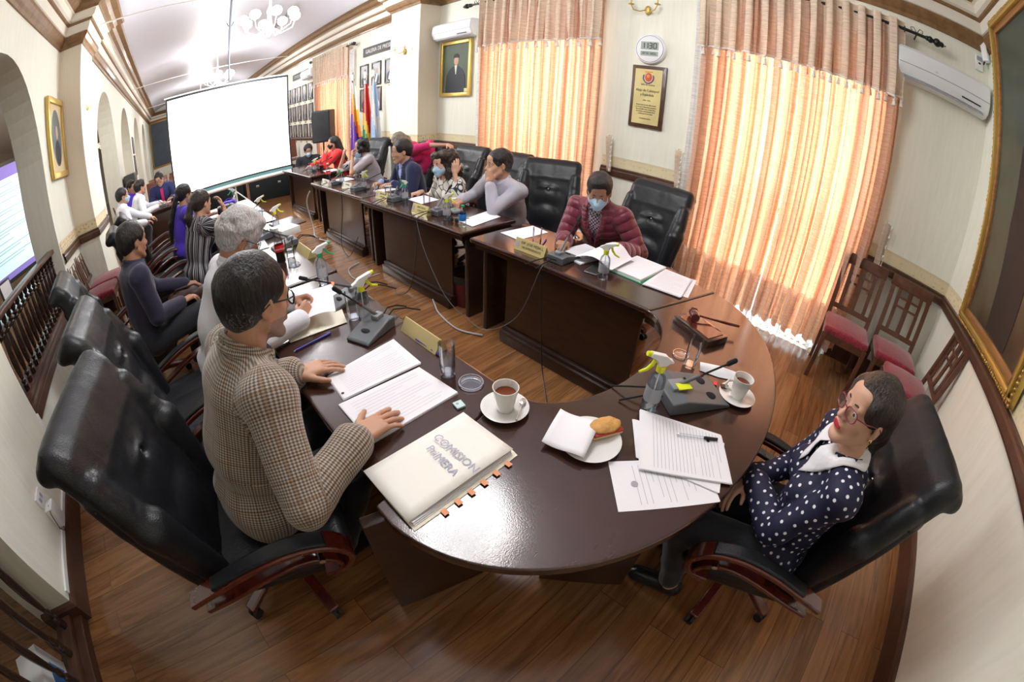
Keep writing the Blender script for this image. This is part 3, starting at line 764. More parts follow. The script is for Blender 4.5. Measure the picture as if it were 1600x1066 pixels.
def V(*a): return np.array(a, float)
def nrm(v): v = np.asarray(v, float); return v / (np.linalg.norm(v) + 1e-9)
def ik(s, w, L1, L2, hint):
    d = w - s; D = np.linalg.norm(d); Dm = (L1 + L2) * .995
    if D > Dm: w = s + d / D * Dm; d = w - s; D = Dm
    D = max(D, abs(L1 - L2) + .02)
    c = (L1 * L1 + D * D - L2 * L2) / (2 * D); hgt = math.sqrt(max(L1 * L1 - c * c, 1e-6)); u = nrm(d)
    n = hint - u * (hint @ u); return s + u * c + nrm(n) * hgt, w

class Pose:
    """joints of a seated or standing figure; all in world coordinates"""
    def __init__(s, x, y, head, lean=8, side=0, twist=0, yaw=0, pitch=10, roll=0, seat=.47, sc=1.0, fem=False, neckf=.0,
                 rh=None, lh=None, rel=None, lel=None, legs='sit', hipz=None, curl=.0, feet=.30):
        s.sc = sc; s.fem = fem
        c, n = math.cos(head), math.sin(head)
        s.f = V(-n, c, 0); s.r = V(c, n, 0); s.u = V(0, 0, 1)
        W = lambda a, b, z: V(x, y, 0) + s.r * a + s.f * b + V(0, 0, z)
        s.W = W; hz = hipz if hipz else seat + .095 * sc
        s.hip = W(0, 0, hz)
        ln = R_(lean); sd = R_(side)
        up1 = nrm(s.u * math.cos(ln * .7) + s.f * math.sin(ln * .7) + s.r * math.sin(sd * .7)); up2 = nrm(s.u * math.cos(ln + curl) + s.f * math.sin(ln + curl) + s.r * math.sin(sd))
        s.waist = s.hip + up1 * .17 * sc
        s.chest = s.waist + up2 * .19 * sc
        s.neck = s.chest + up2 * .145 * sc
        tw = R_(twist); s.cr = nrm(s.r * math.cos(tw) + s.f * math.sin(tw)); s.cr = nrm(s.cr - up2 * (s.cr @ up2)); s.cf = nrm(np.cross(up2, s.cr)); s.cu = up2
        shw = (.168 if fem else .187) * sc
        s.sh = {1: s.neck + s.cr * shw - s.cu * .045 * sc, -1: s.neck - s.cr * shw - s.cu * .045 * sc}
        # head frame: yaw positive turns to the figure's left
        hy = head + R_(yaw); hf = V(-math.sin(hy), math.cos(hy), 0); pr = R_(pitch)
        s.hf = nrm(hf * math.cos(pr) - s.u * math.sin(pr)); hr = nrm(np.cross(hf, s.u)); hu = nrm(np.cross(hr, s.hf))
        rl = R_(roll); s.hr = nrm(hr * math.cos(rl) - hu * math.sin(rl)); s.hu = nrm(np.cross(s.hr, s.hf))
        s.hc = s.neck + nrm(s.cu + s.u * .6) * .098 * sc + s.hu * .055 * sc + s.hf * .024 * sc + s.f * neckf
        s.L1, s.L2 = .285 * sc, .255 * sc
        s.el = {}; s.wr = {}
        for sd_, tgt, eh in ((1, rh, rel), (-1, lh, lel)):
            if tgt is None: tgt = W(sd_ * .14, .30, hz + .08)
            eh = eh if eh is not None else (s.r * sd_ * .55 - s.u * .8 - s.f * .3)
            s.el[sd_], s.wr[sd_] = ik(s.sh[sd_], np.array(tgt, float), s.L1, s.L2, np.array(eh, float))
        s.hj = {}; s.kn = {}; s.an = {}
        for sd_ in (1, -1):
            s.hj[sd_] = s.hip + s.r * sd_ * .09 * sc - s.u * .01
            if legs == 'sit':
                s.kn[sd_] = W(sd_ * .12, .42 * sc, hz + .02); s.an[sd_] = W(sd_ * .12, feet, .09)
            else:
                s.kn[sd_] = W(sd_ * .10, .02, hz * .52); s.an[sd_] = W(sd_ * .10, -.03, .09)

def head_frame(P):
    return lambda x, y, z: P.hc + (P.hr * x + P.hf * y + P.hu * z) * P.sc * (1.03 if P.fem else 1.06)
def build_head(F, P, hk=.012):
    L = head_frame(P); R = np.array([P.hr, P.hf, P.hu]); s = P.sc * (1.03 if P.fem else 1.06)
    q = lambda *a: tuple(v * s for v in a)
    F.ell(L(0, -.018, .036), q(.074, .094, .084), R, k=hk)
    F.ell(L(0, .028, -.022), q(.060, .060, .088), R, k=.03)
    for sx in (-1, 1):
        F.cone(L(sx * .050, .005, -.050), L(sx * .014, .070, -.098), .020 * s, .017 * s, k=.022)
        F.ell(L(sx * .036, .056, -.024), q(.023, .022, .022), R, k=.02)
    F.ell(L(0, .074, -.098), q(.018, .015, .014), R, k=.016)
    F.cone(L(-.036, .072, .022), L(.036, .072, .022), .013 * s, .013 * s, k=.014)
    F.ell(L(0, .058, .055), q(.05, .03, .03), R, k=.02)
    for sx in (-1, 1): F.ell(L(sx * .031, .098, .002), q(.019, .017, .013), R, k=.010, op='sub')
    for sx in (-1, 1):
        F.ell(L(sx * .031, .0705, .001), q(.0150, .0135, .0120), R, k=.004)
        F.cone(L(sx * .020, .083, .0125), L(sx * .043, .076, .0120), .0035 * s, .0035 * s, k=.004)
    F.cone(L(0, .083, .010), L(0, .106, -.026), .0075 * s, .0105 * s, k=.009)
    for sx in (-1, 1): F.ell(L(sx * .0125, .094, -.031), q(.0075, .010, .0075), R, k=.007)
    F.ell(L(0, .082, -.058), q(.026, .014, .018), R, k=.012)
    F.cone(L(-.018, .0915, -.0535), L(.018, .0915, -.0535), .0050 * s, .0050 * s, k=.004)
    F.cone(L(-.016, .0905, -.0635), L(.016, .0905, -.0635), .0058 * s, .0058 * s, k=.004)
    F.cone(L(-.020, .101, -.0585), L(.020, .101, -.0585), .0022 * s, .0022 * s, k=.004, op='sub')
    for sx in (-1, 1):
        a = R_(18) * sx; e1 = nrm(P.hr * math.cos(a) + P.hf * -math.sin(a) * 1.0); e2 = nrm(np.cross(P.hu, e1)); Re = np.array([e1, e2, P.hu])
        F.ell(L(sx * .077, -.006, -.004), q(.0085, .019, .032), Re, k=.006)
        F.ell(L(sx * .086, -.004, -.001), q(.0055, .010, .018), Re, k=.004, op='sub')
        F.ell(L(sx * .074, -.001, -.030), q(.007, .009, .010), Re, k=.006)
    nb = P.neck - P.cu * .02; s = P.sc
    F.cone(L(0, -.026, -.045), nb, (.050 if P.fem else .058) * s, (.052 if P.fem else .064) * s, k=.02)

HANDS = {  # curl of the three finger joints, finger spread, thumb (out, forward, in-curl)
 'flat': ((8, 10, 8), 7, (.75, .75, -.05)), 'relax': ((22, 28, 18), 4, (.6, .85, -.25)), 'fist': ((72, 88, 45), 1, (.35, .75, -.75)),
 'grip': ((40, 50, 30), 2, (.45, .8, -.65)), 'pinch': ((48, 42, 25), 2, (.35, .9, -.7)), 'point': ((30, 60, 40), 2, (.4, .85, -.5))}
def hand(F, w, d, nrmal, side, style='relax', s=1.0, k=.006, grow=0.0):
    """w wrist, d finger direction, nrmal palm normal (out of the palm); side +1 right, -1 left"""
    (c1, c2, c3), spread, th = HANDS[style]
    d = nrm(d); n = nrm(np.asarray(nrmal, float) - d * (np.asarray(nrmal, float) @ d)); lat = np.cross(d, n) * side   # towards the thumb side
    g = grow
    F.cone(w - d * .02 * s, w + d * .02 * s, .024 * s + g, .024 * s + g, k=k)
    R = np.array([lat, d, n])
    F.box(w + d * .055 * s, (.038 * s + g, .046 * s + g, .0135 * s + g), .012 * s, R, k=.012)
    F.ell(w + d * .035 * s + lat * .024 * s + n * .008 * s, (.017 * s + g, .030 * s + g, .014 * s + g), R, k=.012)
    ln = (.074, .082, .076, .060); offs = (.029, .0105, -.0095, -.028); base = (.094, .098, .094, .086)
    for i in range(4):
        a = R_(spread) * (1.4 - i) ; d0 = nrm(d * math.cos(a) + lat * math.sin(a))
        p = w + lat * offs[i] * s + d * base[i] * s; cur = d0; ang = 0
        ph = (.45, .31, .24); r0 = (.0096, .0098, .0093, .0083)[i] * s
        F.cone(p - d * .035 * s, p, r0 * 1.05 + g, r0 * 1.08 + g, k=.006)
        vary = 1 + .16 * (i - 1)
        for j, cc in enumerate((c1, c2, c3)):
            ang += R_(cc) * vary; dirn = nrm(d0 * math.cos(ang) + n * math.sin(ang)); q = p + dirn * ln[i] * ph[j] * s
            F.cone(p, q, r0 * (1 - .08 * j) + g, r0 * (.93 - .08 * j) + g, k=.0025); p = q
    t0 = w + lat * .022 * s + d * .022 * s + n * .004 * s; td = nrm(lat * th[0] + d * th[1] - n * th[2] * -1 * -1)
    td = nrm(lat * th[0] + d * th[1] + n * (-th[2])); t1 = t0 + td * .042 * s; t2d = nrm(td + n * (-th[2]) * .5 + d * .25); t2 = t1 + t2d * .032 * s; t3 = t2 + nrm(t2d + d * .2) * .024 * s
    F.cone(t0, t1, .0155 * s + g, .0120 * s + g, k=.010); F.cone(t1, t2, .0118 * s + g, .0105 * s + g, k=.004); F.cone(t2, t3, .0103 * s + g, .0085 * s + g, k=.003)

def trunk(F, P, g=0.0, k=.03, belly=0.0, neck=True):
    """pelvis to shoulders; g grows the form for clothing"""
    s = P.sc; R = np.array([P.cr, P.cf, P.cu]); Rh = np.array([P.r, P.f, nrm(P.waist - P.hip)])
    fe = P.fem
    F.ell(P.hip + P.u * .0, (((.175 if fe else .165)) * s + g, .125 * s + g, .12 * s + g), Rh, k=.01)
    F.ell(P.waist + P.f * (.005 + belly * .5), ((.132 if fe else .152) * s + g, (.105 + belly) * s + g, .15 * s + g), Rh, k=k * 1.6)
    F.ell(P.chest - P.cu * .02, ((.150 if fe else .172) * s + g, .112 * s + g, .165 * s + g), R, k=k * 1.6)
    F.ell(P.chest + P.cu * .07 - P.cf * .012, ((.150 if fe else .178) * s + g, .095 * s + g, .085 * s + g), R, k=k)
    if fe:
        for sx in (-1, 1): F.ell(P.chest + P.cr * sx * .07 * s + P.cf * .085 * s - P.cu * .01, (.062 * s + g, .055 * s + g, .062 * s + g), R, k=.03)
    for sx in (-1, 1):
        F.cone(P.neck - P.cu * .01, P.sh[sx] + P.cu * .004, .050 * s + g, .050 * s + g, k=k)
        F.ell(P.sh[sx], (.060 * s + g, .060 * s + g, .062 * s + g), R, k=.025)
def arm(F, P, sd, g=0.0, k=.014, t0=0.0, t1=1.0, cuff=0.0):
    """t1: 1 = to the wrist, .5 = to the elbow"""
    s = P.sc; fe = .88 if P.fem else 1.0; S, E, W_ = P.sh[sd], P.el[sd], P.wr[sd]
    e1 = min(1, t1 * 2); F.cone(S, S + (E - S) * e1, .056 * s * fe + g, (.056 + (.042 - .056) * e1) * s * fe + g, k=k)
    if t1 > .5:
        q = (t1 - .5) * 2; F.cone(E, E + (W_ - E) * q, .042 * s * fe + g, (.042 + (.027 - .042) * q) * s * fe + g + cuff, k=.008)
def legs(F, P, g=0.0, k=.02, upto=1.0):
    s = P.sc
    for sd in (1, -1):
        F.cone(P.hj[sd], P.kn[sd], .088 * s + g, .062 * s + g, k=k); F.cone(P.kn[sd], P.kn[sd] + (P.an[sd] - P.kn[sd]) * upto, .058 * s + g, .040 * s + g, k=.012)
def feet(F, P, k=.01, g=0.0):
    for sd in (1, -1):
        a = P.an[sd]; F.cone(a - P.f * .03 - V(0, 0, .04), a + P.f * .15 - V(0, 0, .055), .038 + g, .033 + g, k=k); F.cone(a, a - V(0, 0, .03), .04, .036, k=k)

def bounds(pts, m): pts = np.array(pts); return pts.min(0) - m, pts.max(0) + m
def person(P, label, group=None, skinm=SK_A, vox=.006, hands=('relax', 'relax'), hdir=(None, None), hnorm=(None, None), belly=0.0, lipm=None, eyes=True, head_vox=None):
    """one continuous body; returns the thing, ready for hair and clothes"""
    t = thing('person', label, 'person', tuple(P.W(0, 0, 0)), group=group)
    t['_off'] = 0
    P.orig = P.W(0, 0, 0); P.t = t; P.vox = vox
    pts = [P.hip, P.neck, P.hc, P.hc + P.hu * .14, *P.el.values(), *P.wr.values(), *P.kn.values(), *P.an.values(), *P.sh.values(), P.W(0, -.2, .5)]
    for i, sd in enumerate((1, -1)):
        d = hdir[i] if hdir[i] is not None else (P.wr[sd] - P.el[sd])
        pts.append(P.wr[sd] + nrm(d) * .18)
    lo, hi = bounds(pts, .14); lo[2] = 0.0
    F = Field(lo, hi, vox)
    trunk(F, P, -.004, belly=belly); legs(F, P); feet(F, P, g=-.004)
    P.hands = []
    for i, sd in enumerate((1, -1)):
        arm(F, P, sd, -.002)
        d = nrm(hdir[i] if hdir[i] is not None else (P.wr[sd] - P.el[sd])); n_ = hnorm[i] if hnorm[i] is not None else V(0, 0, -1)
        P.hands.append((sd, d, n_)); hand(F, P.wr[sd], d, n_, sd, hands[i], P.sc * (.92 if P.fem else 1.02))
    build_head(F, P)
    me = F.mesh('body', 0)
    V_ = mesh_verts(me); C = mesh_centers(me)
    idx = np.zeros(len(C), int)
    if lipm is not None:
        L = head_frame(P); q = (C - L(0, .093, -.0585)); s = P.sc
        x = q @ P.hr; y = q @ P.hf; z_ = q @ P.hu
        idx[(np.abs(z_) < .0105 * s) & (np.abs(x) < .022 * s * (1 - (z_ / (.0135 * s)) ** 2)) & (y > -.012) & (y < .02)] = 1
    set_mats(me, idx)
    me.transform(Matrix.Translation(-Vector(P.orig)))
    P.body = link('body', me, [skinm, lipm or M_LIP], t, True)
    if eyes:
        L = head_frame(P)
        for sx in (-1, 1):
            b = MB(); b.mi = 0; c = Vector(L(sx * .031, .0722, .001)) - Vector(P.orig); b.sph(c, .0134 * P.sc, 10)
            look = Vector(P.hf); b.mi = 1; b.sph(c + look * .0089 * P.sc, .0064 * P.sc, 8); b.build('eye', [M_EYE, M_IRIS], t, True)
            b = MB(); b.tube([Vector(L(sx * (.016 + .010 * i), .0905 - .0045 * i * i * .6, .0215 + (.004, .0065, .0055, .001)[i])) - Vector(P.orig) for i in range(4)], [.0022, .003, .0028, .0014], 6); b.build('eyebrow', H_DARK, t)
    return t
def cloth(P, name, F, mats, relax=2, ripple=None, faces=None):
    if ripple: F.ripple(*ripple)
    me = F.mesh(name, relax)
    if faces is not None: set_mats(me, faces(mesh_centers(me)).astype(int))
    me.transform(Matrix.Translation(-Vector(P.orig)))
    return link(name, me, mats, P.t, True)
def field_for(P, which='top', vox=None, m=.12):
    if which == 'top': pts = [P.hip - V(0, 0, .08), P.neck, *P.el.values(), *P.wr.values(), *P.sh.values(), P.W(0, .1, P.hip[2])]
    elif which == 'head': pts = [P.hc, P.hc + P.hu * .06]; m = .17
    elif which == 'long': pts = [P.hc, P.hc + P.hu * .06, P.chest, P.waist, *P.sh.values()]; m = .16
    else: pts = [P.hip, *P.kn.values(), *P.an.values()]; m = .16
    lo, hi = bounds(pts, m); return Field(lo, hi, vox or P.vox)
def top(P, name, m, g=.010, sleeve=1.0, cuff=.004, hem=-.06, openv=0.0, vdepth=.17, ripple=(.003, 38, 1), belly=0.0, collar=None, vox=None, mats=None, faces=None, neckr=.075, seed=1, lapel=False, lap=0):
    """shirt, blouse or jacket; openv>0 cuts a V at the chest, collar = radius of a turned-down collar"""
    F = field_for(P, 'top', vox)
    trunk(F, P, g, belly=belly)
    for sd in (1, -1): arm(F, P, sd, g + .003, t1=sleeve, cuff=cuff)
    if ripple: F.ripple(ripple[0], ripple[1], seed)
    # neckline
    if collar:
        for a in range(24):
            a0 = 2 * PI * a / 24; a1 = 2 * PI * (a + 1) / 24
            if lapel and math.sin(a0) > .55: continue
            pt = lambda q, r_, h_: P.neck + P.cr * math.cos(q) * r_ + P.cf * (math.sin(q) * r_ * .95 + .004) + P.cu * (h_ - .018 * math.sin(q))
            cr_ = collar * (1.0 if lapel else 1.17) * (s_ := P.sc)
            hz_ = .012 if lapel else 0
            F.cone(pt(a0, cr_ * 1.06, .010 + hz_), pt(a1, cr_ * 1.06, .010 + hz_), .011, .011, k=.003)
            F.cone(pt(a0, cr_ * .97, .036 + hz_), pt(a1, cr_ * .97, .036 + hz_), .009, .009, k=.012)
    else: F.cone(P.neck + P.cu * .0, P.neck + P.cu * .10 + P.cf * .02, neckr * .82, neckr, k=.01, op='sub')
    if openv > 0:
        p0 = P.neck + P.cf * .14 + P.cu * .02; p1 = P.chest + P.cf * .16 - P.cu * (vdepth - .12)
        for u in np.linspace(0, 1, 9):
            q = p0 + (p1 - p0) * u; r_ = openv * (1 - u) + .004
            F.box(q, (r_, .12, (np.linalg.norm(p1 - p0) / 8)), .003, np.array([P.cr, P.cf, P.cu]), k=.004, op='sub')
    if lap:
        for sd in (1, -1): F.cone(P.hj[sd], P.hj[sd] + (P.kn[sd] - P.hj[sd]) * lap, .090 * P.sc + g, .084 * P.sc + g, k=.03)
    if lapel:
        for sx in (-1, 1):
            p0 = P.neck + P.cr * sx * .072 + P.cf * .060 + P.cu * .020; p1 = P.chest + P.cr * sx * .016 + P.cf * (.118 + g + belly * .4) - P.cu * (vdepth - .13)
            for u in np.linspace(0, 1, 12):
                q = p0 + (p1 - p0) * u + P.cf * .030 * math.sin(PI * u) ; F.box(q + P.cr * sx * .018 * math.sin(PI * min(1, u * 1.2 + .1)), (.024 * (1 - .6 * u), .007, .022), .005, np.array([nrm(P.cr - P.cf * sx * .35), nrm(P.cf + P.cr * sx * .35), P.cu]), k=.006)
    F.half(P.hip + P.u * hem, -P.u)
    o = cloth(P, name, F, mats or m, faces=faces); fabric_uv(P, o, sleeve); return o
def fabric_uv(P, o, sleeve=1.0):
    """stores weave coordinates (metres around, metres along) that follow trunk and sleeves"""
    Vv = mesh_verts(o.data).astype(float) + P.orig; s = P.sc; best = np.full(len(Vv), 9.0); UV = np.zeros((len(Vv), 3))
    segs = [(P.hip, P.waist, .13, 0, P.r, 0), (P.waist, P.chest, .13, .17 * s, P.cr, 0), (P.chest, P.neck, .12, .36 * s, P.cr, 0)]
    for sd in (1, -1): segs += [(P.sh[sd], P.el[sd], .052, .2, P.cf, 1.7 * sd), (P.el[sd], P.wr[sd], .040, .2 + P.L1, P.cf, 1.7 * sd)]
    for a, b, r, v0, ref, u0 in segs:
        d = b - a; Ln = np.linalg.norm(d); d = d / Ln; q = Vv - a; t = q @ d; tc = np.clip(t, 0, Ln); c = q - tc[:, None] * d; D = np.linalg.norm(c, axis=1) - r * s
        x = nrm(ref - d * (ref @ d)); y = np.cross(d, x); ang = np.arctan2(c @ y, c @ x); m = D < best
        best[m] = D[m]; UV[m, 0] = (ang * r * s + u0)[m]; UV[m, 1] = (v0 + t)[m]
    at = o.data.attributes.new('weave', 'FLOAT_VECTOR', 'POINT'); at.data.foreach_set('vector', UV.astype(np.float32).ravel())
def trousers(P, m, g=.012, vox=None, name='trousers'):
    F = field_for(P, 'legs', vox); s = P.sc
    F.ell(P.hip + P.u * .0, (.170 * s + g, .128 * s + g, .11 * s + g), np.array([P.r, P.f, P.u]))
    legs(F, P, g, upto=.93); F.ripple(.003, 30, 5)
    F.half(P.hip + P.u * .125, P.u)
    return cloth(P, name, F, m)
def shoes(P, m, vox=None):
    for sd in (1, -1):
        a = P.an[sd]; F = Field(a - V(.22, .22, .1), a + V(.22, .22, .1), vox or .008)
        F.cone(a - P.f * .03 - V(0, 0, .04), a + P.f * .15 - V(0, 0, .055), .044, .039, k=.01); F.cone(a, a - V(0, 0, .03), .04, .036, k=.01)
        F.half(a + P.u * .03, P.u); F.half(V(a[0], a[1], .002), -P.u); cloth(P, 'shoe', F, m, relax=1)
def hair(P, m, style='short', vox=None, seed=0, thick=.010, mats=None, faces=None):
    L = head_frame(P); R = np.array([P.hr, P.hf, P.hu]); s = P.sc * (1.03 if P.fem else 1.06)
    q = lambda *a: tuple(v * s for v in a)
    F = field_for(P, 'long' if style in ('long', 'curly', 'pony', 'tail', 'bob') else 'head', vox)
    t = thick
    F.ell(L(0, -.020, .040), q(.076 + t, .094 + t, .085 + t), R, k=.01)
    if style in ('short', 'quiff', 'grey'):
        F.ell(L(0, -.052, -.012), q(.066 + t * .3, .056 + t * .3, .062), R, k=.02)
        if style == 'quiff': F.ell(L(0, .035, .105), q(.058, .05, .026), R, k=.02)
        if style == 'grey':
            F.ell(L(0, .05, .098), q(.062, .050, .030), R, k=.02); F.ell(L(0, -.01, .12), q(.06, .07, .024), R, k=.02)
            for sx in (-1, 1): F.ell(L(sx * .07, -.02, .03), q(.018, .05, .04), R, k=.02)
        # sideburns and the face opening
        face = L(0, .125, -.030)
        F.ell(face, q(.105, .083, .100), R, k=.012, op='sub')
        F.half(L(0, .0, -.085), -P.hu)
        for sx in (-1, 1): F.ell(L(sx * .088, .012, -.022), q(.03, .034, .040), R, k=.010, op='sub')
        F.ell(L(0, .02, -.085), q(.1, .07, .06), R, k=.01, op='sub')
    else:
        top_ = .03
        if style == 'long':
            for sx in (-1, 1):
                F.cone(L(sx * .055, -.03, .02), P.neck - P.cf * .06 + P.cr * sx * .06 - P.cu * .05, .045, .050, k=.03)
                F.cone(P.neck - P.cf * .06 + P.cr * sx * .06 - P.cu * .05, P.chest - P.cf * .10 + P.cr * sx * .07 - P.cu * .06, .048, .03, k=.03)
            F.cone(L(0, -.07, .0), P.chest - P.cf * .11 - P.cu * .08, .07, .05, k=.03)
        elif style == 'curly':
            rs = np.random.RandomState(5)
            for i in range(70):
                a = rs.uniform(.15 * PI, 1.85 * PI) - PI / 2 * -1; zz = rs.uniform(-.17, .10)
                rr = .085 + .035 * (1 - abs(zz + .06) / .2); ang = a + PI
                x = rr * math.sin(a - PI / 2 * 0) ; yv = rr * math.cos(a) - .03
                if yv > .035 and zz < .07: continue
                F.ell(L(x, yv, zz), (.034, .034, .036), R, k=.014)
            F.cone(L(0, -.07, .0), P.neck - P.cf * .09 - P.cu * .10, .085, .08, k=.03)
            for sx in (-1, 1): F.cone(L(sx * .075, -.01, -.02), P.neck + P.cr * sx * .11 - P.cu * .10 + P.cf * .03, .045, .05, k=.03)
        elif style == 'bob':
            rs = np.random.RandomState(9)
            for i in range(40):
                a = rs.uniform(-PI * .75, PI * .75); zz = rs.uniform(-.09, .10); rr = .092
                F.ell(L(rr * math.sin(a), -rr * math.cos(a) - .005, zz), (.03, .03, .03), R, k=.016)
        elif style == 'tail':   # smooth cap with low ponytail down the back
            F.ell(L(0, -.05, .0), q(.07, .065, .07), R, k=.02); F.ell(L(0, -.115, -.01), q(.028, .028, .032), R, k=.015)
            F.cone(L(0, -.125, -.02), P.chest - P.cf * .15 - P.cu * .02, .030, .034, k=.02); F.cone(P.chest - P.cf * .15 - P.cu * .02, P.waist - P.f * .14, .034, .02, k=.02)
        elif style == 'pony':   # loose high tail
            F.ell(L(0, -.05, .0), q(.07, .065, .07), R, k=.02); F.ell(L(0, -.118, .03), q(.026, .026, .028), R, k=.015)
            F.cone(L(0, -.13, .02), L(-.01, -.165, -.10), .030, .036, k=.02); F.cone(L(-.01, -.165, -.10), L(-.01, -.15, -.20), .036, .016, k=.02)
        elif style == 'updo':
            F.ell(L(0, -.055, -.005), q(.078, .070, .080), R, k=.02); F.ell(L(0, -.118, -.05), q(.050, .042, .055), R, k=.02); F.cone(L(0, -.10, -.06), P.neck - P.cf * .07 - P.cu * .05, .035, .025, k=.02)
            for sx in (-1, 1): F.ell(L(sx * .062, .025, .045), q(.024, .045, .040), R, k=.02)
        F.ell(L(0, .132, -.048), q(.078, .078, .100), R, k=.014, op='sub')
        if style in ('tail', 'pony', 'updo'):
            for sx in (-1, 1): F.ell(L(sx * .095, .012, -.030), q(.032, .040, .044), R, k=.012, op='sub')
            F.ell(L(0, .03, -.10), q(.09, .08, .06), R, k=.01, op='sub')
    F.ripple(.0026 if style not in ('curly', 'bob', 'grey') else .0042, 75 if style not in ('curly', 'bob') else 120, seed)
    return cloth(P, 'hair', F, mats or m, relax=1, faces=faces)
M_MASK = mat('mask_blue', (.42, .62, .80), .7); M_MASKW = mat('mask_white', (.80, .83, .86), .7)
def mask(P, m=None, vox=None, low=False):
    L = head_frame(P); R = np.array([P.hr, P.hf, P.hu]); s = P.sc * (1.03 if P.fem else 1.06)
    q = lambda *a: tuple(v * s for v in a); F = field_for(P, 'head', vox)
    zc = -.045 if not low else -.10
    F.ell(L(0, .030, zc + .005), q(.069, .070, .062), R, k=.01); F.cone(L(0, .085, zc + .025), L(0, .104, zc + .005), .02 * s, .022 * s, k=.02); F.ell(L(0, .07, zc - .035), q(.035, .035, .03), R, k=.02)
    F.half(L(0, .028, 0), -P.hf); F.half(L(0, 0, zc + .047), P.hu); F.half(L(0, 0, zc - .062), -P.hu)
    o = cloth(P, 'face_mask', F, m or M_MASK, relax=1)
    if not low:
        for sx in (-1, 1):
            b = MB(); b.tube([Vector(L(sx * .066, .03, zc + .035)) - Vector(P.orig), Vector(L(sx * .086, -.012, .002)) - Vector(P.orig), Vector(L(sx * .088, -.018, -.012)) - Vector(P.orig), Vector(L(sx * .066, .03, zc - .04)) - Vector(P.orig)], .0013, 5)
            b.build('ear_loop', M_MASKW, o)
    return o
def glasses(P, m, thick=.0022, lens=True):
    L = head_frame(P); LL = lambda x, y, z: Vector(L(x, y, z)) - Vector(P.orig); b = MB()
    for sx in (-1, 1):
        pts = []
        for i in range(20):
            a = 2 * PI * i / 20; x = .033 + .025 * math.copysign(abs(math.cos(a)) ** .8, math.cos(a)); z_ = .0 + .018 * math.copysign(abs(math.sin(a)) ** .8, math.sin(a))
            pts.append(LL(sx * x, .103 - (x - .01) * .22, z_))
        b.tube(pts, thick, 6, closed=True)
        b.tube([LL(sx * .058, .092, .008), LL(sx * .074, .06, .008), LL(sx * .081, .0, .010), LL(sx * .080, -.022, -.006)], thick * .9, 6)
    b.tube([LL(-.009, .103, .004), LL(0, .106, .007), LL(.009, .103, .004)], thick * .8, 6)
    o = b.build('glasses', m, P.t)
    if lens:
        g = MB()
        for sx in (-1, 1):
            vs = [g.bm.verts.new(LL(sx * (.033 + .024 * math.cos(2 * PI * i / 16)), .103 - (.023 + .024 * math.cos(2 * PI * i / 16)) * .22, .017 * math.sin(2 * PI * i / 16))) for i in range(16)]
            g.bm.faces.new(vs)
        g.build('lens', M_GLASS, o, smooth=False)
    return o
# ---------------------------------------------------------------- fabrics
def weave_axes(nt):
    at = _n(nt, 'ShaderNodeAttribute', -1200, 0); at.attribute_name = 'weave'; sp = _n(nt, 'ShaderNodeSeparateXYZ', -1000, 0); nt.links.new(at.outputs['Vector'], sp.inputs[0]); return sp.outputs['X'], sp.outputs['Y']
def sinw(nt, x, period, sharp=1.0):
    return mathn(nt, 'MULTIPLY_ADD', mathn(nt, 'SINE', mathn(nt, 'MULTIPLY', x, 2 * PI / period)), .5 * sharp, .5)
def houndstooth():
    m = mat('tweed_check', (.3, .26, .21), .85, sheen=.3); nt, b, tc = nodes_of(m); u, v = weave_axes(nt)
    a = mathn(nt, 'MULTIPLY', mathn(nt, 'ADD', sinw(nt, u, .0085), sinw(nt, v, .0085)), .5)
    r = ramp(nt, [(.30, (.095, .072, .058)), (.52, (.25, .205, .16)), (.75, (.44, .385, .32))]); nt.links.new(a, r.inputs['Fac'])
    big = mathn(nt, 'MAXIMUM', sinw(nt, u, .058), sinw(nt, v, .058)); r2 = ramp(nt, [(.982, (1, 1, 1)), (.994, (.80, .60, .42))]); nt.links.new(big, r2.inputs['Fac'])
    mx = _n(nt, 'ShaderNodeMix', -200, 200, data_type='RGBA', blend_type='MULTIPLY'); mx.inputs['Factor'].default_value = 1; nt.links.new(r.outputs['Color'], mx.inputs['A']); nt.links.new(r2.outputs['Color'], mx.inputs['B']); nt.links.new(mx.outputs['Result'], b.inputs['Base Color'])
    return m
def fabric(name, col, rough=.8, sheen=.2, bump=(90, .15, 3)): return mat(name, col, rough, sheen=sheen, bump=bump, noise=(6, .08))
def stripes():
    m = mat('black_white_stripes', (.02, .02, .025), .7); nt, b, tc = nodes_of(m); u, v = weave_axes(nt)
    n1 = _n(nt, 'ShaderNodeTexNoise', -700, 0, noise_dimensions='1D'); n1.inputs['Scale'].default_value = 52; n1.inputs['Detail'].default_value = 1; nt.links.new(u, n1.inputs['W'])
    r = ramp(nt, [(.50, (.012, .012, .018)), (.54, (.62, .60, .62)), (.60, (.60, .58, .62)), (.63, (.012, .012, .018))]); nt.links.new(n1.outputs['Fac'], r.inputs['Fac']); nt.links.new(r.outputs['Color'], b.inputs['Base Color']); return m
def dots_mat():
    m = mat('polka_dot_navy', (.012, .013, .045), .7); nt, b, tc = nodes_of(m)
    at = _n(nt, 'ShaderNodeAttribute', -700, 0); at.attribute_name = 'dot'
    r = ramp(nt, [(.0, (.80, .80, .84)), (.45, (.80, .80, .84)), (.55, (.010, .011, .040))]); nt.links.new(at.outputs['Fac'], r.inputs['Fac']); nt.links.new(r.outputs['Color'], b.inputs['Base Color']); return m
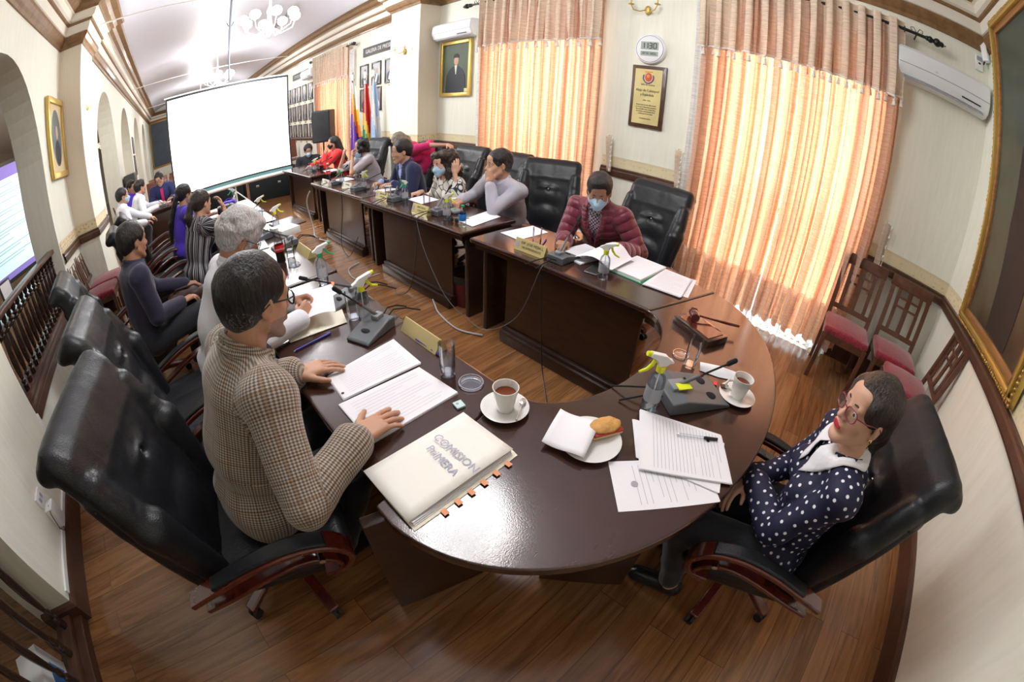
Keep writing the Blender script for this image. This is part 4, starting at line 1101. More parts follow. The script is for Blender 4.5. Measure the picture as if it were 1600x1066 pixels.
def zigzag():
    m = mat('cream_black_line_print', (.7, .68, .62), .75); nt, b, tc = nodes_of(m)
    v = _n(nt, 'ShaderNodeTexVoronoi', -700, 0, feature='DISTANCE_TO_EDGE', distance='CHEBYCHEV') if False else _n(nt, 'ShaderNodeTexVoronoi', -700, 0, feature='DISTANCE_TO_EDGE')
    v.inputs['Scale'].default_value = 11; nt.links.new(tc.outputs['Object'], v.inputs['Vector']); r = ramp(nt, [(.03, (.03, .03, .04)), (.05, (.72, .70, .64))]); nt.links.new(v.outputs['Distance'], r.inputs['Fac']); nt.links.new(r.outputs['Color'], b.inputs['Base Color']); return m
F_TWEED = houndstooth(); F_PURPLE = fabric('purple_shirt', (.085, .012, .085)); F_DARKP = fabric('dark_trousers', (.012, .013, .02)); F_WSHIRT = fabric('white_shirt', (.74, .76, .82), .7); F_GSHIRT = fabric('grey_shirt', (.44, .43, .50), .65)
F_NAVYS = fabric('navy_suit', (.018, .026, .085)); F_BLUESH = fabric('light_blue_shirt', (.33, .42, .80)); F_MAROON = fabric('maroon_jacket', (.16, .012, .030), .45, .3, (14, .5, 2)); F_PINK = fabric('pink_blouse', (.62, .015, .14)); F_LGREY = fabric('grey_top', (.46, .44, .48)); F_RED = fabric('red_blouse', (.62, .012, .014)); F_VIOLET = fabric('violet_top', (.085, .035, .55)); F_NSHIRT = fabric('dark_navy_shirt', (.018, .016, .045)); F_BLUE2 = fabric('blue_shirt', (.022, .030, .125)); F_STRIPE = stripes(); F_DOT = dots_mat(); F_ZIG = zigzag(); F_LEATHERBAG = leather('brown_leather', (.05, .025, .015)); F_BLACKC = fabric('black_cloth', (.01, .01, .012))
F_WHITE = fabric('white_collar', (.8, .8, .84)); F_CHECK = mat('dark_check_shirt', (.06, .05, .07), .8)
M_GOLD = mat('gold', (.8, .55, .2), .25, metal=1); M_FRAME = mat('black_frame', (.01, .01, .012), .25); M_FRAMER = mat('red_frame', (.22, .03, .05), .25); M_SHOE = mat('black_shoe', (.01, .01, .011), .3, coat=.3)
GP = 'people seated round the conference tables'
def lips_part(): return None

# 1 --- tweed jacket man, hands on his papers
P = Pose(-.10, 1.10, R_(-84), seat=.435, lean=22, side=-2, yaw=10, pitch=14, sc=1.05, rh=(.275, .85, .795), lh=(.25, 1.29, .79), rel=(-.35, -.75, -.75), lel=(-.3, .7, -.6), feet=.2, neckf=.02)
person(P, 'man in a tweed check jacket and black glasses, fingers spread on papers', GP, SK_A, .0045, ('flat', 'flat'), hdir=(V(.93, .16, -.06), V(1, -.12, -.05)), hnorm=(V(0, 0, -1), V(0, 0, -1)), lipm=M_LIP)
def temple(C):
    q = C - head_frame(P)(0, 0, 0); return ((q @ P.hu) < .03) 
hair(P, H_BLACK, 'short', .0045, thick=.011, mats=[H_BLACK, H_TEMPLE], faces=lambda C: (((C - P.hc) @ P.hu) < np.random.RandomState(1).uniform(-.075, .0, len(C))).astype(int))
top(P, 'shirt', F_PURPLE, g=.006, sleeve=.99, collar=.066, hem=-.02, ripple=(.002, 40, 2))
top(P, 'jacket', F_TWEED, g=.020, sleeve=.955, cuff=.012, hem=-.13, openv=.070, vdepth=.30, ripple=(.0045, 26, 7), belly=.015, collar=.088, lapel=True, lap=.42)
trousers(P, F_DARKP, vox=.009); shoes(P, M_SHOE, .009); glasses(P, M_FRAME, .003)
C = mesh_centers(P.body.data) + P.orig; q = C - P.hc; zz = q @ P.hu; yy = q @ P.hf; P.body.data.materials.append(mat('stubble_skin', (.30, .185, .14), .6, noise=(60, .2))); idx = np.zeros(len(C), np.int32); P.body.data.polygons.foreach_get('material_index', idx); idx[(idx == 0) & (zz < -.048) & (zz > -.125) & (yy > .008) & (np.linalg.norm(q, axis=1) < .17)] = 2; set_mats(P.body.data, idx)
b = MB(); wv_ = Vector(P.wr[-1] - P.orig) - Vector(nrm(P.wr[-1] - P.el[-1])) * .012; dd = Vector(nrm(P.wr[-1] - P.el[-1])); b.cyl(wv_ - dd * .009, wv_ + dd * .009, .031, n=20); b.box(wv_ + Vector((0, 0, .030)), (.018, .019, .006), bev=.004); b.build('wristwatch', M_BLACK, P.t)

# 2 --- polka-dot woman
P = Pose(1.14, -.36, R_(10), lean=-4, yaw=22, pitch=-6, sc=.96, fem=True, seat=.375, curl=.10, rh=(1.16, -.10, .62), lh=(1.17, -.13, .655), rel=(.7, -.3, -.6), lel=(-.85, -.3, -.45), feet=.30, roll=0)
person(P, 'woman in a navy polka-dot blouse with white collar and red glasses', GP, SK_B, .0045, ('relax', 'relax'), hdir=(V(-.8, .3, -.1), V(.75, .35, -.45)), hnorm=(V(0, -.5, -.8), V(0, -.3, -.9)), lipm=M_LIPR)
hair(P, H_BROWN, 'updo', .0045, thick=.010)
o = top(P, 'blouse', F_DOT, g=.012, sleeve=.93, cuff=.012, hem=-.10, ripple=(.004, 30, 3), neckr=.078, seed=4, lap=.2)
Vv = mesh_verts(o.data); rs = np.random.RandomState(3); order = rs.permutation(len(Vv)); cellz = {}; keep = []
for i in order:
    p = Vv[i]; key = tuple((p // .0285).astype(int)); ok = True
    for a in (-1, 0, 1):
        for b_ in (-1, 0, 1):
            for c_ in (-1, 0, 1):
                for j in cellz.get((key[0] + a, key[1] + b_, key[2] + c_), ()):
                    if ((Vv[j] - p) ** 2).sum() < .0285 ** 2: ok = False; break
                if not ok: break
            if not ok: break
        if not ok: break
    if ok: cellz.setdefault(key, []).append(i); keep.append(i)
K = Vv[keep]; D = np.empty(len(Vv), np.float32)
for a in range(0, len(Vv), 2000): D[a:a + 2000] = np.sqrt(((Vv[a:a + 2000, None, :] - K[None]) ** 2).sum(2).min(1))
at = o.data.attributes.new('dot', 'FLOAT', 'POINT'); at.data.foreach_set('value', (D / .0118).astype(np.float32))
# white pointed collar laid on the blouse
from mathutils.bvhtree import BVHTree
bv = BVHTree.FromPolygons([tuple(v) for v in mesh_verts(o.data)], [tuple(p.vertices) for p in o.data.polygons])
for sx in (-1, 1):
    def cf_(u, v):
        a = PI / 2 + sx * (PI - .12) * (1 - u) - sx * .10   # from the nape round to the throat
        a = -PI / 2 + sx * u * (PI - .16)
        wd = .030 + .020 * u + (.055 * max(0, (u - .72) / .28) if u > .72 else 0)
        rad = .060 + v * wd * (1 - .35 * max(0, math.sin(a)))
        drop = .030 * u + v * wd * (.35 + .75 * max(0, math.sin(a)))
        p = Vector(P.neck - P.orig + P.cr * math.cos(a) * rad * 1.12 + P.cf * (math.sin(a) * rad + .010) + P.cu * (.030 - drop) + P.cr * sx * .0)
        q, n_, _, _ = bv.find_nearest(p)
        lift = .006 + .018 * (1 - v)
        return q + n_ * lift if (p - q).length < .05 else p
    b = MB(); b.grid(26, 6, cf_); oc = b.build('collar', F_WHITE, P.t, smooth=True, fix=True); md = oc.modifiers.new('t', 'SOLIDIFY'); md.thickness = .003; md.offset = 0

trousers(P, F_DARKP, vox=.009); shoes(P, M_SHOE, .009); glasses(P, M_FRAMER, .0022)
L = head_frame(P); b = MB(); b.sph(Vector(L(-.080, .0, -.040)) - Vector(P.orig), .007, 8, (.7, 1, 1.3)); b.build('earring', M_GOLD, P.t)
b = MB(); q = Vector(P.wr[-1] + nrm(V(.75, .35, -.45)) * .10 - P.orig); b.cyl(q + Vector((-.004, 0, 0)), q + Vector((.004, 0, 0)), .0115, n=14); b.build('ring', M_GOLD, P.t)

# 3 --- maroon jacket man with mask
P = Pose(2.62, 1.49, R_(96), lean=20, yaw=22, pitch=26, sc=.95, rh=(2.14, 1.52, .80), lh=(2.28, 1.18, .80), rel=(.2, .5, -.8), lel=(.2, -.55, -.8), curl=.1)
person(P, 'man in a quilted maroon jacket and blue face mask reading papers', GP, SK_C, .006, ('grip', 'grip'), hdir=(V(-.9, -.3, -.1), V(-.85, .3, 0)), hnorm=(V(0, 0, -1), V(0, .6, -.6)))
hair(P, H_BLACK, 'quiff', .005, thick=.012); mask(P, vox=.005)
top(P, 'shirt', F_CHECK, g=.006, collar=.062, hem=0)
o = top(P, 'jacket', F_MAROON, g=.020, sleeve=.97, cuff=.012, hem=-.06, openv=.05, vdepth=.25, ripple=(.005, 34, 5), collar=.080, lapel=True); trousers(P, F_DARKP, vox=.012)
nt, b_, tc = nodes_of(F_MAROON); u_, v_ = weave_axes(nt); wq = sinw(nt, v_, .062); wq = mathn(nt, 'POWER', wq, .35); bp = [n for n in nt.nodes if n.type == 'BUMP'][0]; bp.inputs['Strength'].default_value = .8; bp.inputs['Distance'].default_value = .012; nt.links.new(wq, bp.inputs['Height'])
nt, b_, tc = nodes_of(F_CHECK); ck = _n(nt, 'ShaderNodeTexChecker', -600, 100); ck.inputs['Scale'].default_value = 75; ck.inputs['Color1'].default_value = (.03, .02, .04, 1); ck.inputs['Color2'].default_value = (.45, .38, .42, 1); nt.links.new(tc.outputs['Object'], ck.inputs['Vector']); nt.links.new(ck.outputs['Color'], b_.inputs['Base Color'])

# 4 --- grey shirt man, hand over his mouth
P = Pose(2.70, 2.52, R_(84), sc=1.03, seat=.41, lean=20, side=-4, yaw=-12, pitch=2, rh=(2.34, 2.76, 1.03), lh=(2.26, 2.44, 1.02), lel=(.0, -.25, -1), rel=(0, .2, -1), curl=.05)
P.wr[-1] = V(2.36, 2.50, 1.0); P.el[-1] = V(2.33, 2.40, .79); P.el[1] = V(2.52, 2.86, .82); P.wr[1] = V(2.27, 2.78, .80)
person(P, 'man in a light grey shirt leaning with hands before his mouth', GP, SK_A, .0065, ('fist', 'fist'), hdir=(V(-.8, -.5, 0), V(.1, .25, .95)), hnorm=(None, V(.9, 0, 0)))
hair(P, H_TEMPLE, 'short', .006, thick=.011, mats=[H_BLACK, H_TEMPLE], faces=lambda C: (((C - P.hc) @ P.hu) < np.random.RandomState(1).uniform(-.05, .05, len(C))).astype(int)); top(P, 'shirt', F_GSHIRT, g=.012, collar=.062, hem=-.08, ripple=(.004, 34, 2), sleeve=.92); trousers(P, F_DARKP, vox=.012)

# 5 --- curly-haired woman
P = Pose(2.62, 3.20, R_(82), lean=16, yaw=8, pitch=8, sc=1.02, fem=True, seat=.34, lh=(2.44, 3.06, 1.0), rh=(2.30, 3.44, .78), lel=(0, -.5, -1), curl=.05)
P.el[-1] = V(2.42, 2.98, .80)
person(P, 'curly-haired woman in a cream line-print blouse with face mask, hand in hair', GP, SK_B, .0075, ('fist', 'relax'), hdir=(V(-.7, .2, -.1), V(.1, .05, 1)), hnorm=(None, V(.4, .8, 0)))
hair(P, H_DARK, 'curly', .007, seed=3); mask(P, vox=.007); top(P, 'blouse', F_ZIG, g=.014, sleeve=.62, cuff=.01, hem=-.08, ripple=(.004, 34, 8)); trousers(P, F_DARKP, vox=.014)

# 6 --- navy suit man
P = Pose(2.66, 4.02, R_(80), sc=1.05, seat=.38, lean=18, yaw=-6, pitch=6, rh=(2.28, 4.22, .79), lh=(2.33, 4.02, .79), lel=(.2, -.8, -.7))
person(P, 'man in a navy suit and open light blue shirt, hands on the table', GP, SK_A, .0075, ('grip', 'relax'), hdir=(V(-.9, -.2, 0), V(-.8, .35, 0)))
hair(P, H_BLACK, 'short', .007, thick=.012); top(P, 'shirt', F_BLUESH, g=.007, collar=.062, hem=0); top(P, 'jacket', F_NAVYS, g=.020, sleeve=.96, hem=-.1, openv=.06, vdepth=.3, ripple=(.004, 30, 4), collar=.082, lapel=True); trousers(P, F_DARKP, vox=.014)

# 7 --- pink leaning woman, standing
P = Pose(3.32, 4.60, R_(70), lean=62, yaw=10, pitch=38, sc=.93, fem=True, hipz=.84, legs='stand', lh=(3.28, 4.02, 1.17), rh=(3.05, 4.9, .98), lel=(.2, -.1, .9))
person(P, 'woman in a bright pink blouse bending over behind the chairs', 'people standing', SK_B, .0085, ('relax', 'relax'), hdir=(V(-.6, .3, -.4), V(-.2, -.9, -.1)), hnorm=(None, V(0, 0, -1)))
hair(P, H_BLOND, 'updo', .008, thick=.012); top(P, 'blouse', F_PINK, g=.016, sleeve=.42, hem=-.12, ripple=(.004, 30, 6)); trousers(P, F_DARKP, vox=.014)

# 8 --- grey top woman
P = Pose(2.84, 5.45, R_(80), lean=20, yaw=-4, pitch=4, sc=.93, fem=True, seat=.45, lh=(2.46, 5.38, 1.02), rh=(2.42, 5.60, 1.02), lel=(0, -.2, -1), rel=(0, .2, -1))
P.el[-1] = V(2.36, 5.22, .80); P.el[1] = V(2.34, 5.62, .80)
person(P, 'woman in a short-sleeved pale grey top, mask under her chin', GP, SK_A, .009, ('fist', 'fist'), hdir=(V(.1, -.2, 1), V(.1, .1, 1)), hnorm=(V(1, 0, 0), V(1, 0, 0)))
hair(P, H_BLACK, 'bob', .009, seed=2); mask(P, vox=.009, low=True); top(P, 'blouse', F_LGREY, g=.018, sleeve=.38, hem=-.1, belly=.03); trousers(P, F_DARKP, vox=.014)

# 9 --- red blouse woman
P = Pose(2.90, 6.82, R_(80), lean=12, yaw=-4, pitch=4, sc=.93, fem=True, seat=.45, lh=(2.50, 6.55, .98), rh=(2.34, 6.9, .79), lel=(0, -.3, -1))
P.el[-1] = V(2.42, 6.45, .80)
person(P, 'long-haired woman in a red blouse and dark face mask', GP, SK_A, .009, ('relax', 'relax'), hdir=(V(-.9, 0, 0), V(.05, .1, 1)), hnorm=(None, V(1, 0, 0)))
hair(P, H_BLACK, 'long', .009); mask(P, m=M_BLACK, vox=.009); top(P, 'blouse', F_RED, g=.016, hem=-.1); trousers(P, F_DARKP, vox=.014)

# 10 --- white-haired man
P = Pose(.0, 1.97, R_(-86), lean=24, yaw=0, pitch=34, rh=(.40, 1.64, .81), lh=(.44, 1.84, .81), rel=(-.3, -.8, -.6))
person(P, 'white-haired man in glasses and white shirt reading a paper', GP, SK_C, .006, ('pinch', 'pinch'), hdir=(V(.7, .5, .15), V(.6, -.5, .15)), hnorm=(V(-.3, .6, -.5), V(-.3, -.6, -.5)))
hair(P, H_GREY, 'grey', .006, thick=.022, seed=4); glasses(P, M_FRAME, .0018, lens=False); top(P, 'shirt', F_WSHIRT, g=.014, collar=.064, hem=-.1, ripple=(.004, 32, 3), belly=.02); trousers(P, F_DARKP, vox=.012)

# 11 --- dark navy shirt man
P = Pose(-.45, 2.86, R_(-74), lean=0, yaw=14, pitch=10, rh=(-.16, 2.86, .66), lh=(-.10, 3.16, .68), rel=(-.3, -.5, -.9), lel=(-.3, .5, -.9), seat=.43, curl=.1)
person(P, 'man with short dark hair in a dark navy shirt sitting back', GP, SK_C, .007, ('relax', 'relax'), hdir=(V(.8, .3, 0), None))
hair(P, H_BLACK, 'short', .007, thick=.013); top(P, 'shirt', F_NSHIRT, g=.016, collar=.066, hem=-.1, ripple=(.004, 32, 2)); trousers(P, F_DARKP, vox=.012)

# 12 --- striped blouse woman
P = Pose(.04, 3.72, R_(-70), lean=18, yaw=12, pitch=6, sc=.93, fem=True, seat=.45, rh=(.42, 3.98, 1.0), lh=(.44, 4.25, .79), rel=(0, -.4, -1))
P.el[1] = V(.46, 3.90, .80)
person(P, 'woman with a ponytail in a black and white striped blouse, hand at her cheek', GP, SK_B, .0075, ('relax', 'relax'), hdir=(V(-.25, .1, 1), V(.9, 0, 0)), hnorm=(V(-.9, 0, -.2), None))
hair(P, H_BROWN, 'pony', .007, thick=.012); top(P, 'blouse', F_STRIPE, g=.018, sleeve=.64, cuff=.02, hem=-.14, ripple=(.003, 30, 3)); trousers(P, F_DARKP, vox=.014)

# 13 --- violet top woman
P = Pose(-.06, 4.75, R_(-75), lean=14, yaw=16, pitch=6, sc=.93, fem=True, seat=.45, rh=(.36, 4.60, .79), lh=(.40, 5.0, .79))
person(P, 'woman in a violet top with a long black ponytail', GP, SK_A, .0085, ('relax', 'relax'))
hair(P, H_BLACK, 'tail', .008, thick=.012); top(P, 'blouse', F_VIOLET, g=.016, sleeve=.40, hem=-.12); trousers(P, F_DARKP, vox=.014)

# 14.. --- the far table
P = Pose(-1.03, 6.95, R_(-80), lean=8, yaw=2, pitch=4, rh=(-.62, 6.8, .72), lh=(-.55, 7.2, .72))
person(P, 'man in glasses, blue face mask and white shirt by the left wall', GP, SK_A, .010, ('relax', 'relax')); hair(P, H_BLACK, 'short', .010, thick=.013); mask(P, m=M_MASK, vox=.010); glasses(P, M_FRAME, .002, lens=False); top(P, 'shirt', F_WSHIRT, g=.016, collar=.066, hem=-.1); trousers(P, F_DARKP, vox=.016)
P = Pose(-.88, 7.78, R_(-72), lean=20, yaw=6, pitch=4, rh=(-.42, 7.55, .79), lh=(-.36, 7.95, .79))
person(P, 'dark-haired man in a white shirt with his forearms on the far table', GP, SK_A, .010, ('relax', 'relax')); hair(P, H_BLACK, 'quiff', .010, thick=.013); top(P, 'shirt', F_WSHIRT, g=.016, collar=.066, hem=-.1); trousers(P, F_DARKP, vox=.016)
P = Pose(-.30, 8.62, R_(178), lean=20, yaw=-14, pitch=24, rh=(-.44, 8.22, .79), lh=(-.12, 8.14, .79), roll=6)
person(P, 'man in glasses with a blue shirt and bright pink tie', GP, SK_A, .010, ('relax', 'relax')); hair(P, H_BLACK, 'short', .010, thick=.013); glasses(P, M_FRAME, .002, lens=False); top(P, 'shirt', F_BLUE2, g=.016, collar=.066, hem=-.1); trousers(P, F_DARKP, vox=.016)
b = MB(); b.tube([Vector(P.neck + P.cf * .075 - P.orig), Vector(P.chest + P.cf * .14 + P.cu * .04 - P.orig), Vector(P.waist + P.cf * .15 - P.orig)], .01, flat=(.055, .012)); b.build('tie', F_PINK, P.t)
P = Pose(-1.0, 8.75, R_(-150), lean=8, yaw=10, pitch=14, rh=None)
person(P, 'dark-haired man in dark purple clothes partly hidden behind two white shirts', GP, SK_C, .012, ('relax', 'relax')); hair(P, H_BLACK, 'quiff', .012, thick=.014); top(P, 'jacket', F_VIOLET, g=.018, collar=.066, hem=-.1)
P = Pose(2.78, 8.30, R_(165), lean=14, yaw=0, pitch=18, rh=None, hipz=.34)
person(P, 'dark-haired man in a blue face mask in the far corner', GP, SK_C, .012, ('relax', 'relax')); hair(P, H_BLACK, 'short', .012, thick=.014); mask(P, vox=.011); top(P, 'jacket', F_DARKP, g=.018, collar=.066, hem=-.1)
# ================================================================ CURTAINS
def curtain_mat(name, c, tr, k=.5):
    m = bpy.data.materials.new(name); m.use_nodes = True; nt = m.node_tree
    nt.nodes.remove(nt.nodes['Principled BSDF']); out = nt.nodes['Material Output']
    tc = _n(nt, 'ShaderNodeTexCoord', -900); mp = _n(nt, 'ShaderNodeMapping', -800); mp.inputs['Scale'].default_value = (5, 5, 70); nt.links.new(tc.outputs['Object'], mp.inputs['Vector'])
    nz = _n(nt, 'ShaderNodeTexNoise', -600); nz.inputs['Scale'].default_value = 2; nz.inputs['Detail'].default_value = 4; nt.links.new(mp.outputs['Vector'], nz.inputs['Vector'])
    def two(col):
        r = ramp(nt, [(.35, tuple(v * .82 for v in col)), (.65, tuple(min(1, v * 1.12) for v in col))]); nt.links.new(nz.outputs['Fac'], r.inputs['Fac']); return r.outputs['Color']
    d = _n(nt, 'ShaderNodeBsdfDiffuse'); nt.links.new(two(c), d.inputs['Color']); t = _n(nt, 'ShaderNodeBsdfTranslucent'); nt.links.new(two(tr), t.inputs['Color'])
    mx = _n(nt, 'ShaderNodeMixShader'); mx.inputs[0].default_value = k; nt.links.new(d.outputs[0], mx.inputs[1]); nt.links.new(t.outputs[0], mx.inputs[2]); nt.links.new(mx.outputs[0], out.inputs[0])
    return m
M_CURT = curtain_mat('salmon_curtain', (.64, .46, .36), (.93, .45, .25), .34); M_LIN = curtain_mat('overlap_shade_cloth', (.60, .44, .35), (.78, .46, .32), .36)  # second cloth is for the added strips that darken the panels in bands
M_VAL = curtain_mat('beige_valance', (.72, .59, .46), (.70, .42, .25), .10)
M_SHEER = curtain_mat('white_sheer', (.85, .86, .88), (.9, .92, .95), .6)
M_TASSEL = mat('white_tassel', (.72, .70, .68), .8); M_ROD = mat('black_iron', (.012, .014, .013), .35)
def drape(yr, zr, X, wl, amp, seed, sway=0.0, nv=8):
    rs = np.random.RandomState(seed); y0, y1 = yr; z0, z1 = zr; n = int(abs(y1 - y0) / wl); N = n * 12
    a = rs.uniform(.55, 1.2, n + 2); ph = rs.uniform(-.35, .35, n + 2)
    def f(u, v):
        k = u * n; i = int(k); fr = k - i; aa = a[i] * (1 - fr) + a[i + 1] * fr; pp = ph[i] * (1 - fr) + ph[i + 1] * fr
        s = math.sin(2 * PI * k + pp + .5 * math.sin(3.1 * v + i)); w_ = (1 - v)
        z_ = z0 + (z1 - z0) * v
        return (X + amp * aa * (.75 + .35 * w_) * math.copysign(abs(s) ** .8, s) + .012 * math.sin(9 * u + 2 * v), y0 + (y1 - y0) * u + .30 * amp * math.cos(4 * PI * k + pp) + sway * w_ * math.sin(5 * u), z_ + (.012 * math.sin(2 * PI * k) if v == 0 else 0))
    b = MB(); b.grid(N, nv, f); return b, f, N
def curtain_set(label, y0, y1, z0, side_sheer=None, group='salmon curtains with beige tasselled valances'):
    t = thing('curtain', label, 'curtain', (3.86, (y0 + y1) / 2, 3.2), group=group); c = (y0 + y1) / 2
    off = Vector((3.86, c, 3.2))
    def fin(b, nm, m, **k):
        bmesh.ops.transform(b.bm, matrix=Matrix.Translation(-off), verts=b.bm.verts); return b.build(nm, m, t, **k)
    for i, (a, e) in enumerate(((y0, c - .005), (c + .005, y1))):
        b, f, N = drape((a, e), (z0, 3.18), 3.875, .115, .050, int(a * 10) % 97 + i); pn = fin(b, 'curtain_panel', M_CURT, smooth=True)
        rs = np.random.RandomState(int(a * 31) % 83 + 7); yy = a + .02
        while yy < e - .05:
            wd = rs.uniform(.025, .075); sw = rs.uniform(-.02, .02); b = MB(); b.grid(4, 6, lambda u, v: (3.925 + .02 * math.sin(PI * u), yy + wd * u + sw * (1 - v), z0 + .01 + (3.1 - z0) * v)); fin(b, 'overlap_shade_strip', M_LIN, smooth=True).parent = pn; yy += wd + rs.uniform(.03, .14)  # random strips added behind the panel, shading it in bands like overlapped folds
    b, f, N = drape((y0 - .02, y1 + .03), (2.53, 3.27), 3.835, .145, .048, int(y0 * 7) % 89 + 5, nv=3); v = fin(b, 'valance', M_VAL, smooth=True)
    b = MB(); P = [Vector(f(i / N, 0)) for i in range(0, N + 1, 3)]; b.tube([p + Vector((-.004, 0, -.004)) for p in P], .011, 6)
    for i in range(1, len(P), 2):
        p = P[i]; b.cyl(p - Vector((.006, 0, .012)), p - Vector((.006, 0, .035)), .006, .005, n=6); b.sph(p - Vector((.006, 0, .040)), .013, 5); b.cyl(p - Vector((.006, 0, .045)), p - Vector((.006, 0, .09)), .010, .022, n=7)
    fin(b, 'tassel_trim', M_TASSEL).parent = v
    b = MB(); b.cyl((3.86, y0 - .22, 3.2), (3.86, y1 + .22, 3.2), .016, n=12)
    for s, e in ((-1, y0 - .22), (1, y1 + .22)):
        for r_, d in ((.024, 0), (.032, .03), (.02, .06), (.04, .10), (.026, .145), (.008, .18)): b.sph((3.86, e + s * d, 3.2), r_, 7)
        yb = e - s * .1; b.cyl((3.86, yb, 3.2), (4.03, yb, 3.2), .008, n=8)
        for q in (-1, 1): b.tube([(3.87, yb, 3.21), (3.87, yb + q * .03, 3.26), (3.87, yb + q * .06, 3.25), (3.87, yb + q * .055, 3.225), (3.87, yb + q * .04, 3.235)], .004, 5)
    n = int((y1 - y0) / .145) + 1
    for i in range(n + 1):
        yy = y0 + (y1 - y0) * i / n; b.tube([(3.86, yy + .004 * 0, 3.2 + .0)] + [(3.86 + .026 * math.cos(a), yy, 3.2 + .026 * math.sin(a)) for a in np.linspace(0, 2 * PI, 10)], .006, 5, caps=False)
    fin(b, 'curtain_rod', M_ROD)
    return t, fin
t, fin = curtain_set('widest salmon curtain beside the corner, sunlight glowing through', -.52, 1.36, .10)
b, f, N = drape((-.45, 1.34), (.012, .5), 3.90, .07, .035, 11, nv=3); fin(b, 'sheer_hem', M_SHEER, smooth=True)
b, f, N = drape((1.30, 1.46), (.02, 3.1), 3.93, .06, .018, 12); fin(b, 'sheer_panel', M_SHEER, smooth=True)
t, fin = curtain_set('salmon curtain between the clock and the portrait with a cap', 2.50, 4.36, .10)
b, f, N = drape((4.28, 4.46), (.02, 3.1), 3.93, .06, .018, 13); fin(b, 'sheer_panel', M_SHEER, smooth=True)
t, fin = curtain_set('salmon curtain beyond the column, behind the loudspeaker', 8.62, 10.72, .10)
b, f, N = drape((8.44, 8.62), (.02, 3.1), 3.93, .06, .018, 14); fin(b, 'sheer_panel', M_SHEER, smooth=True)
t, fin = curtain_set('farthest salmon curtain, hidden past the projection screen', 14.9, 16.8, .10)
def tieback(y, label, dz=0):
    t = thing('curtain_tieback', label, 'tieback', (3.97, y, 1.02), group='limp beige tiebacks with white tassels')
    b = MB(); b.grid(6, 3, lambda u, v: (.02 * math.sin(3 * u + v), -.03 + .065 * v + .03 * math.sin(u * 3) * .3 - .03 * (1 - u), -dz + (.40 + dz) * u)); o = b.build('band', M_VAL, t, smooth=True); md = o.modifiers.new('t', 'SOLIDIFY'); md.thickness = .006
    b = MB(); b.cyl((-.01, -.045, -dz + .01), (-.01, -.048, .39), .004, n=6)
    for i in range(8): b.sph((-.01 + .0 * i, -.045 - .006 * math.sin(i), -dz + .02 + (.36 + dz) * i / 7), .011, 5, (1, 1, 1.7))
    b.build('tassel_trim', M_TASSEL, t); b = MB(); b.cyl((.055, .0, .41), (-.01, 0, .41), .006, n=8); b.build('hook', M_CHROME, t)
tieback(2.36, 'beige tieback hanging by the middle curtain'); tieback(1.54, 'beige tieback hanging left of the widest curtain'); tieback(-.62, 'beige tieback hanging between the widest curtain and the red seats', .28)

# ================================================================ THINGS ON THE WALLS
def txt(name, s, size, m, parent, loc, rot, ext=.0008, align='CENTER', sx=1.0):
    c = bpy.data.curves.new(name, 'FONT'); c.body = s; c.size = size; c.extrude = ext; c.align_x = align; c.align_y = 'CENTER'; c.space_line = .9; c.resolution_u = 2
    o = bpy.data.objects.new(name, c); COL.objects.link(o); c.materials.append(m); COL.objects.unlink(o) if False else None
    bpy.context.view_layer.update(); me = bpy.data.meshes.new_from_object(o.evaluated_get(bpy.context.evaluated_depsgraph_get())); bpy.data.objects.remove(o); bpy.data.curves.remove(c)
    o = bpy.data.objects.new(name, me); COL.objects.link(o); o.parent = parent; o.location = loc; o.rotation_euler = rot; o.scale = (sx, 1, 1); return o
RW = (PI / 2, 0, -PI / 2)     # text on the window wall, read from inside the room
M_INK = mat('ink', (.02, .02, .02), .6); M_INKG = mat('faint_ink', (.38, .38, .42), .7); M_GILT = mat('gilt', (.46, .29, .08), .38, metal=.65, bump=(60, .5, 3)); M_GILT2 = mat('bright_gilt', (.62, .44, .12), .35, metal=.6)
M_ACW = mat('air_conditioner_white', (.78, .81, .82), .3)
def aircon(y0, y1, z0, z1, label, tilt=0):
    t = thing('air_conditioner', label, 'air conditioner', (XW, (y0 + y1) / 2, (z0 + z1) / 2), group='white wall air conditioners'); hy = (y1 - y0) / 2; hz = (z1 - z0) / 2
    b = MB(); prof = [(0, -hz), (-.10, -hz), (-.17, -hz + .03), (-.205, -hz + .10), (-.21, 0), (-.20, hz - .03), (-.17, hz), (0, hz)]
    n = len(prof); A = [b.bm.verts.new((x, -hy, z_)) for x, z_ in prof]; B = [b.bm.verts.new((x, hy, z_)) for x, z_ in prof]
    b.bm.faces.new(A); b.bm.faces.new(B[::-1]); [b.bm.faces.new((A[i], B[i], B[(i + 1) % n], A[(i + 1) % n])) for i in range(n)]
    o = b.build('casing', M_ACW, t, smooth=35, fix=True); rounded_edge(o, .015)
    b = MB(); b.box((-.208, 0, -.02), (.003, hy - .01, .003)); b.box((-.155, 0, -hz + .018), (.03, hy - .06, .004), rot=(0, R_(-30), 0)); b.build('louvre', M_INKG, t); b = MB(); b.box((-.19, -hy + .2, -.085), (.004, .1, .006), rot=(0, R_(-10), 0)); b.build('display_strip', M_INK, t)
    txt('logo', 'LG', .022, M_INKG, t, (-.212, .1, .01), RW)
    return t
aircon(-1.40, -.46, 2.74, 3.04, 'white air conditioner near the corner, right of the widest curtain')
aircon(4.55, 5.45, 2.73, 3.00, 'white air conditioner above the portrait of the man with a cap')
aircon(10.95, 11.85, 2.78, 3.05, 'white air conditioner on the far wall between portraits and curtain')
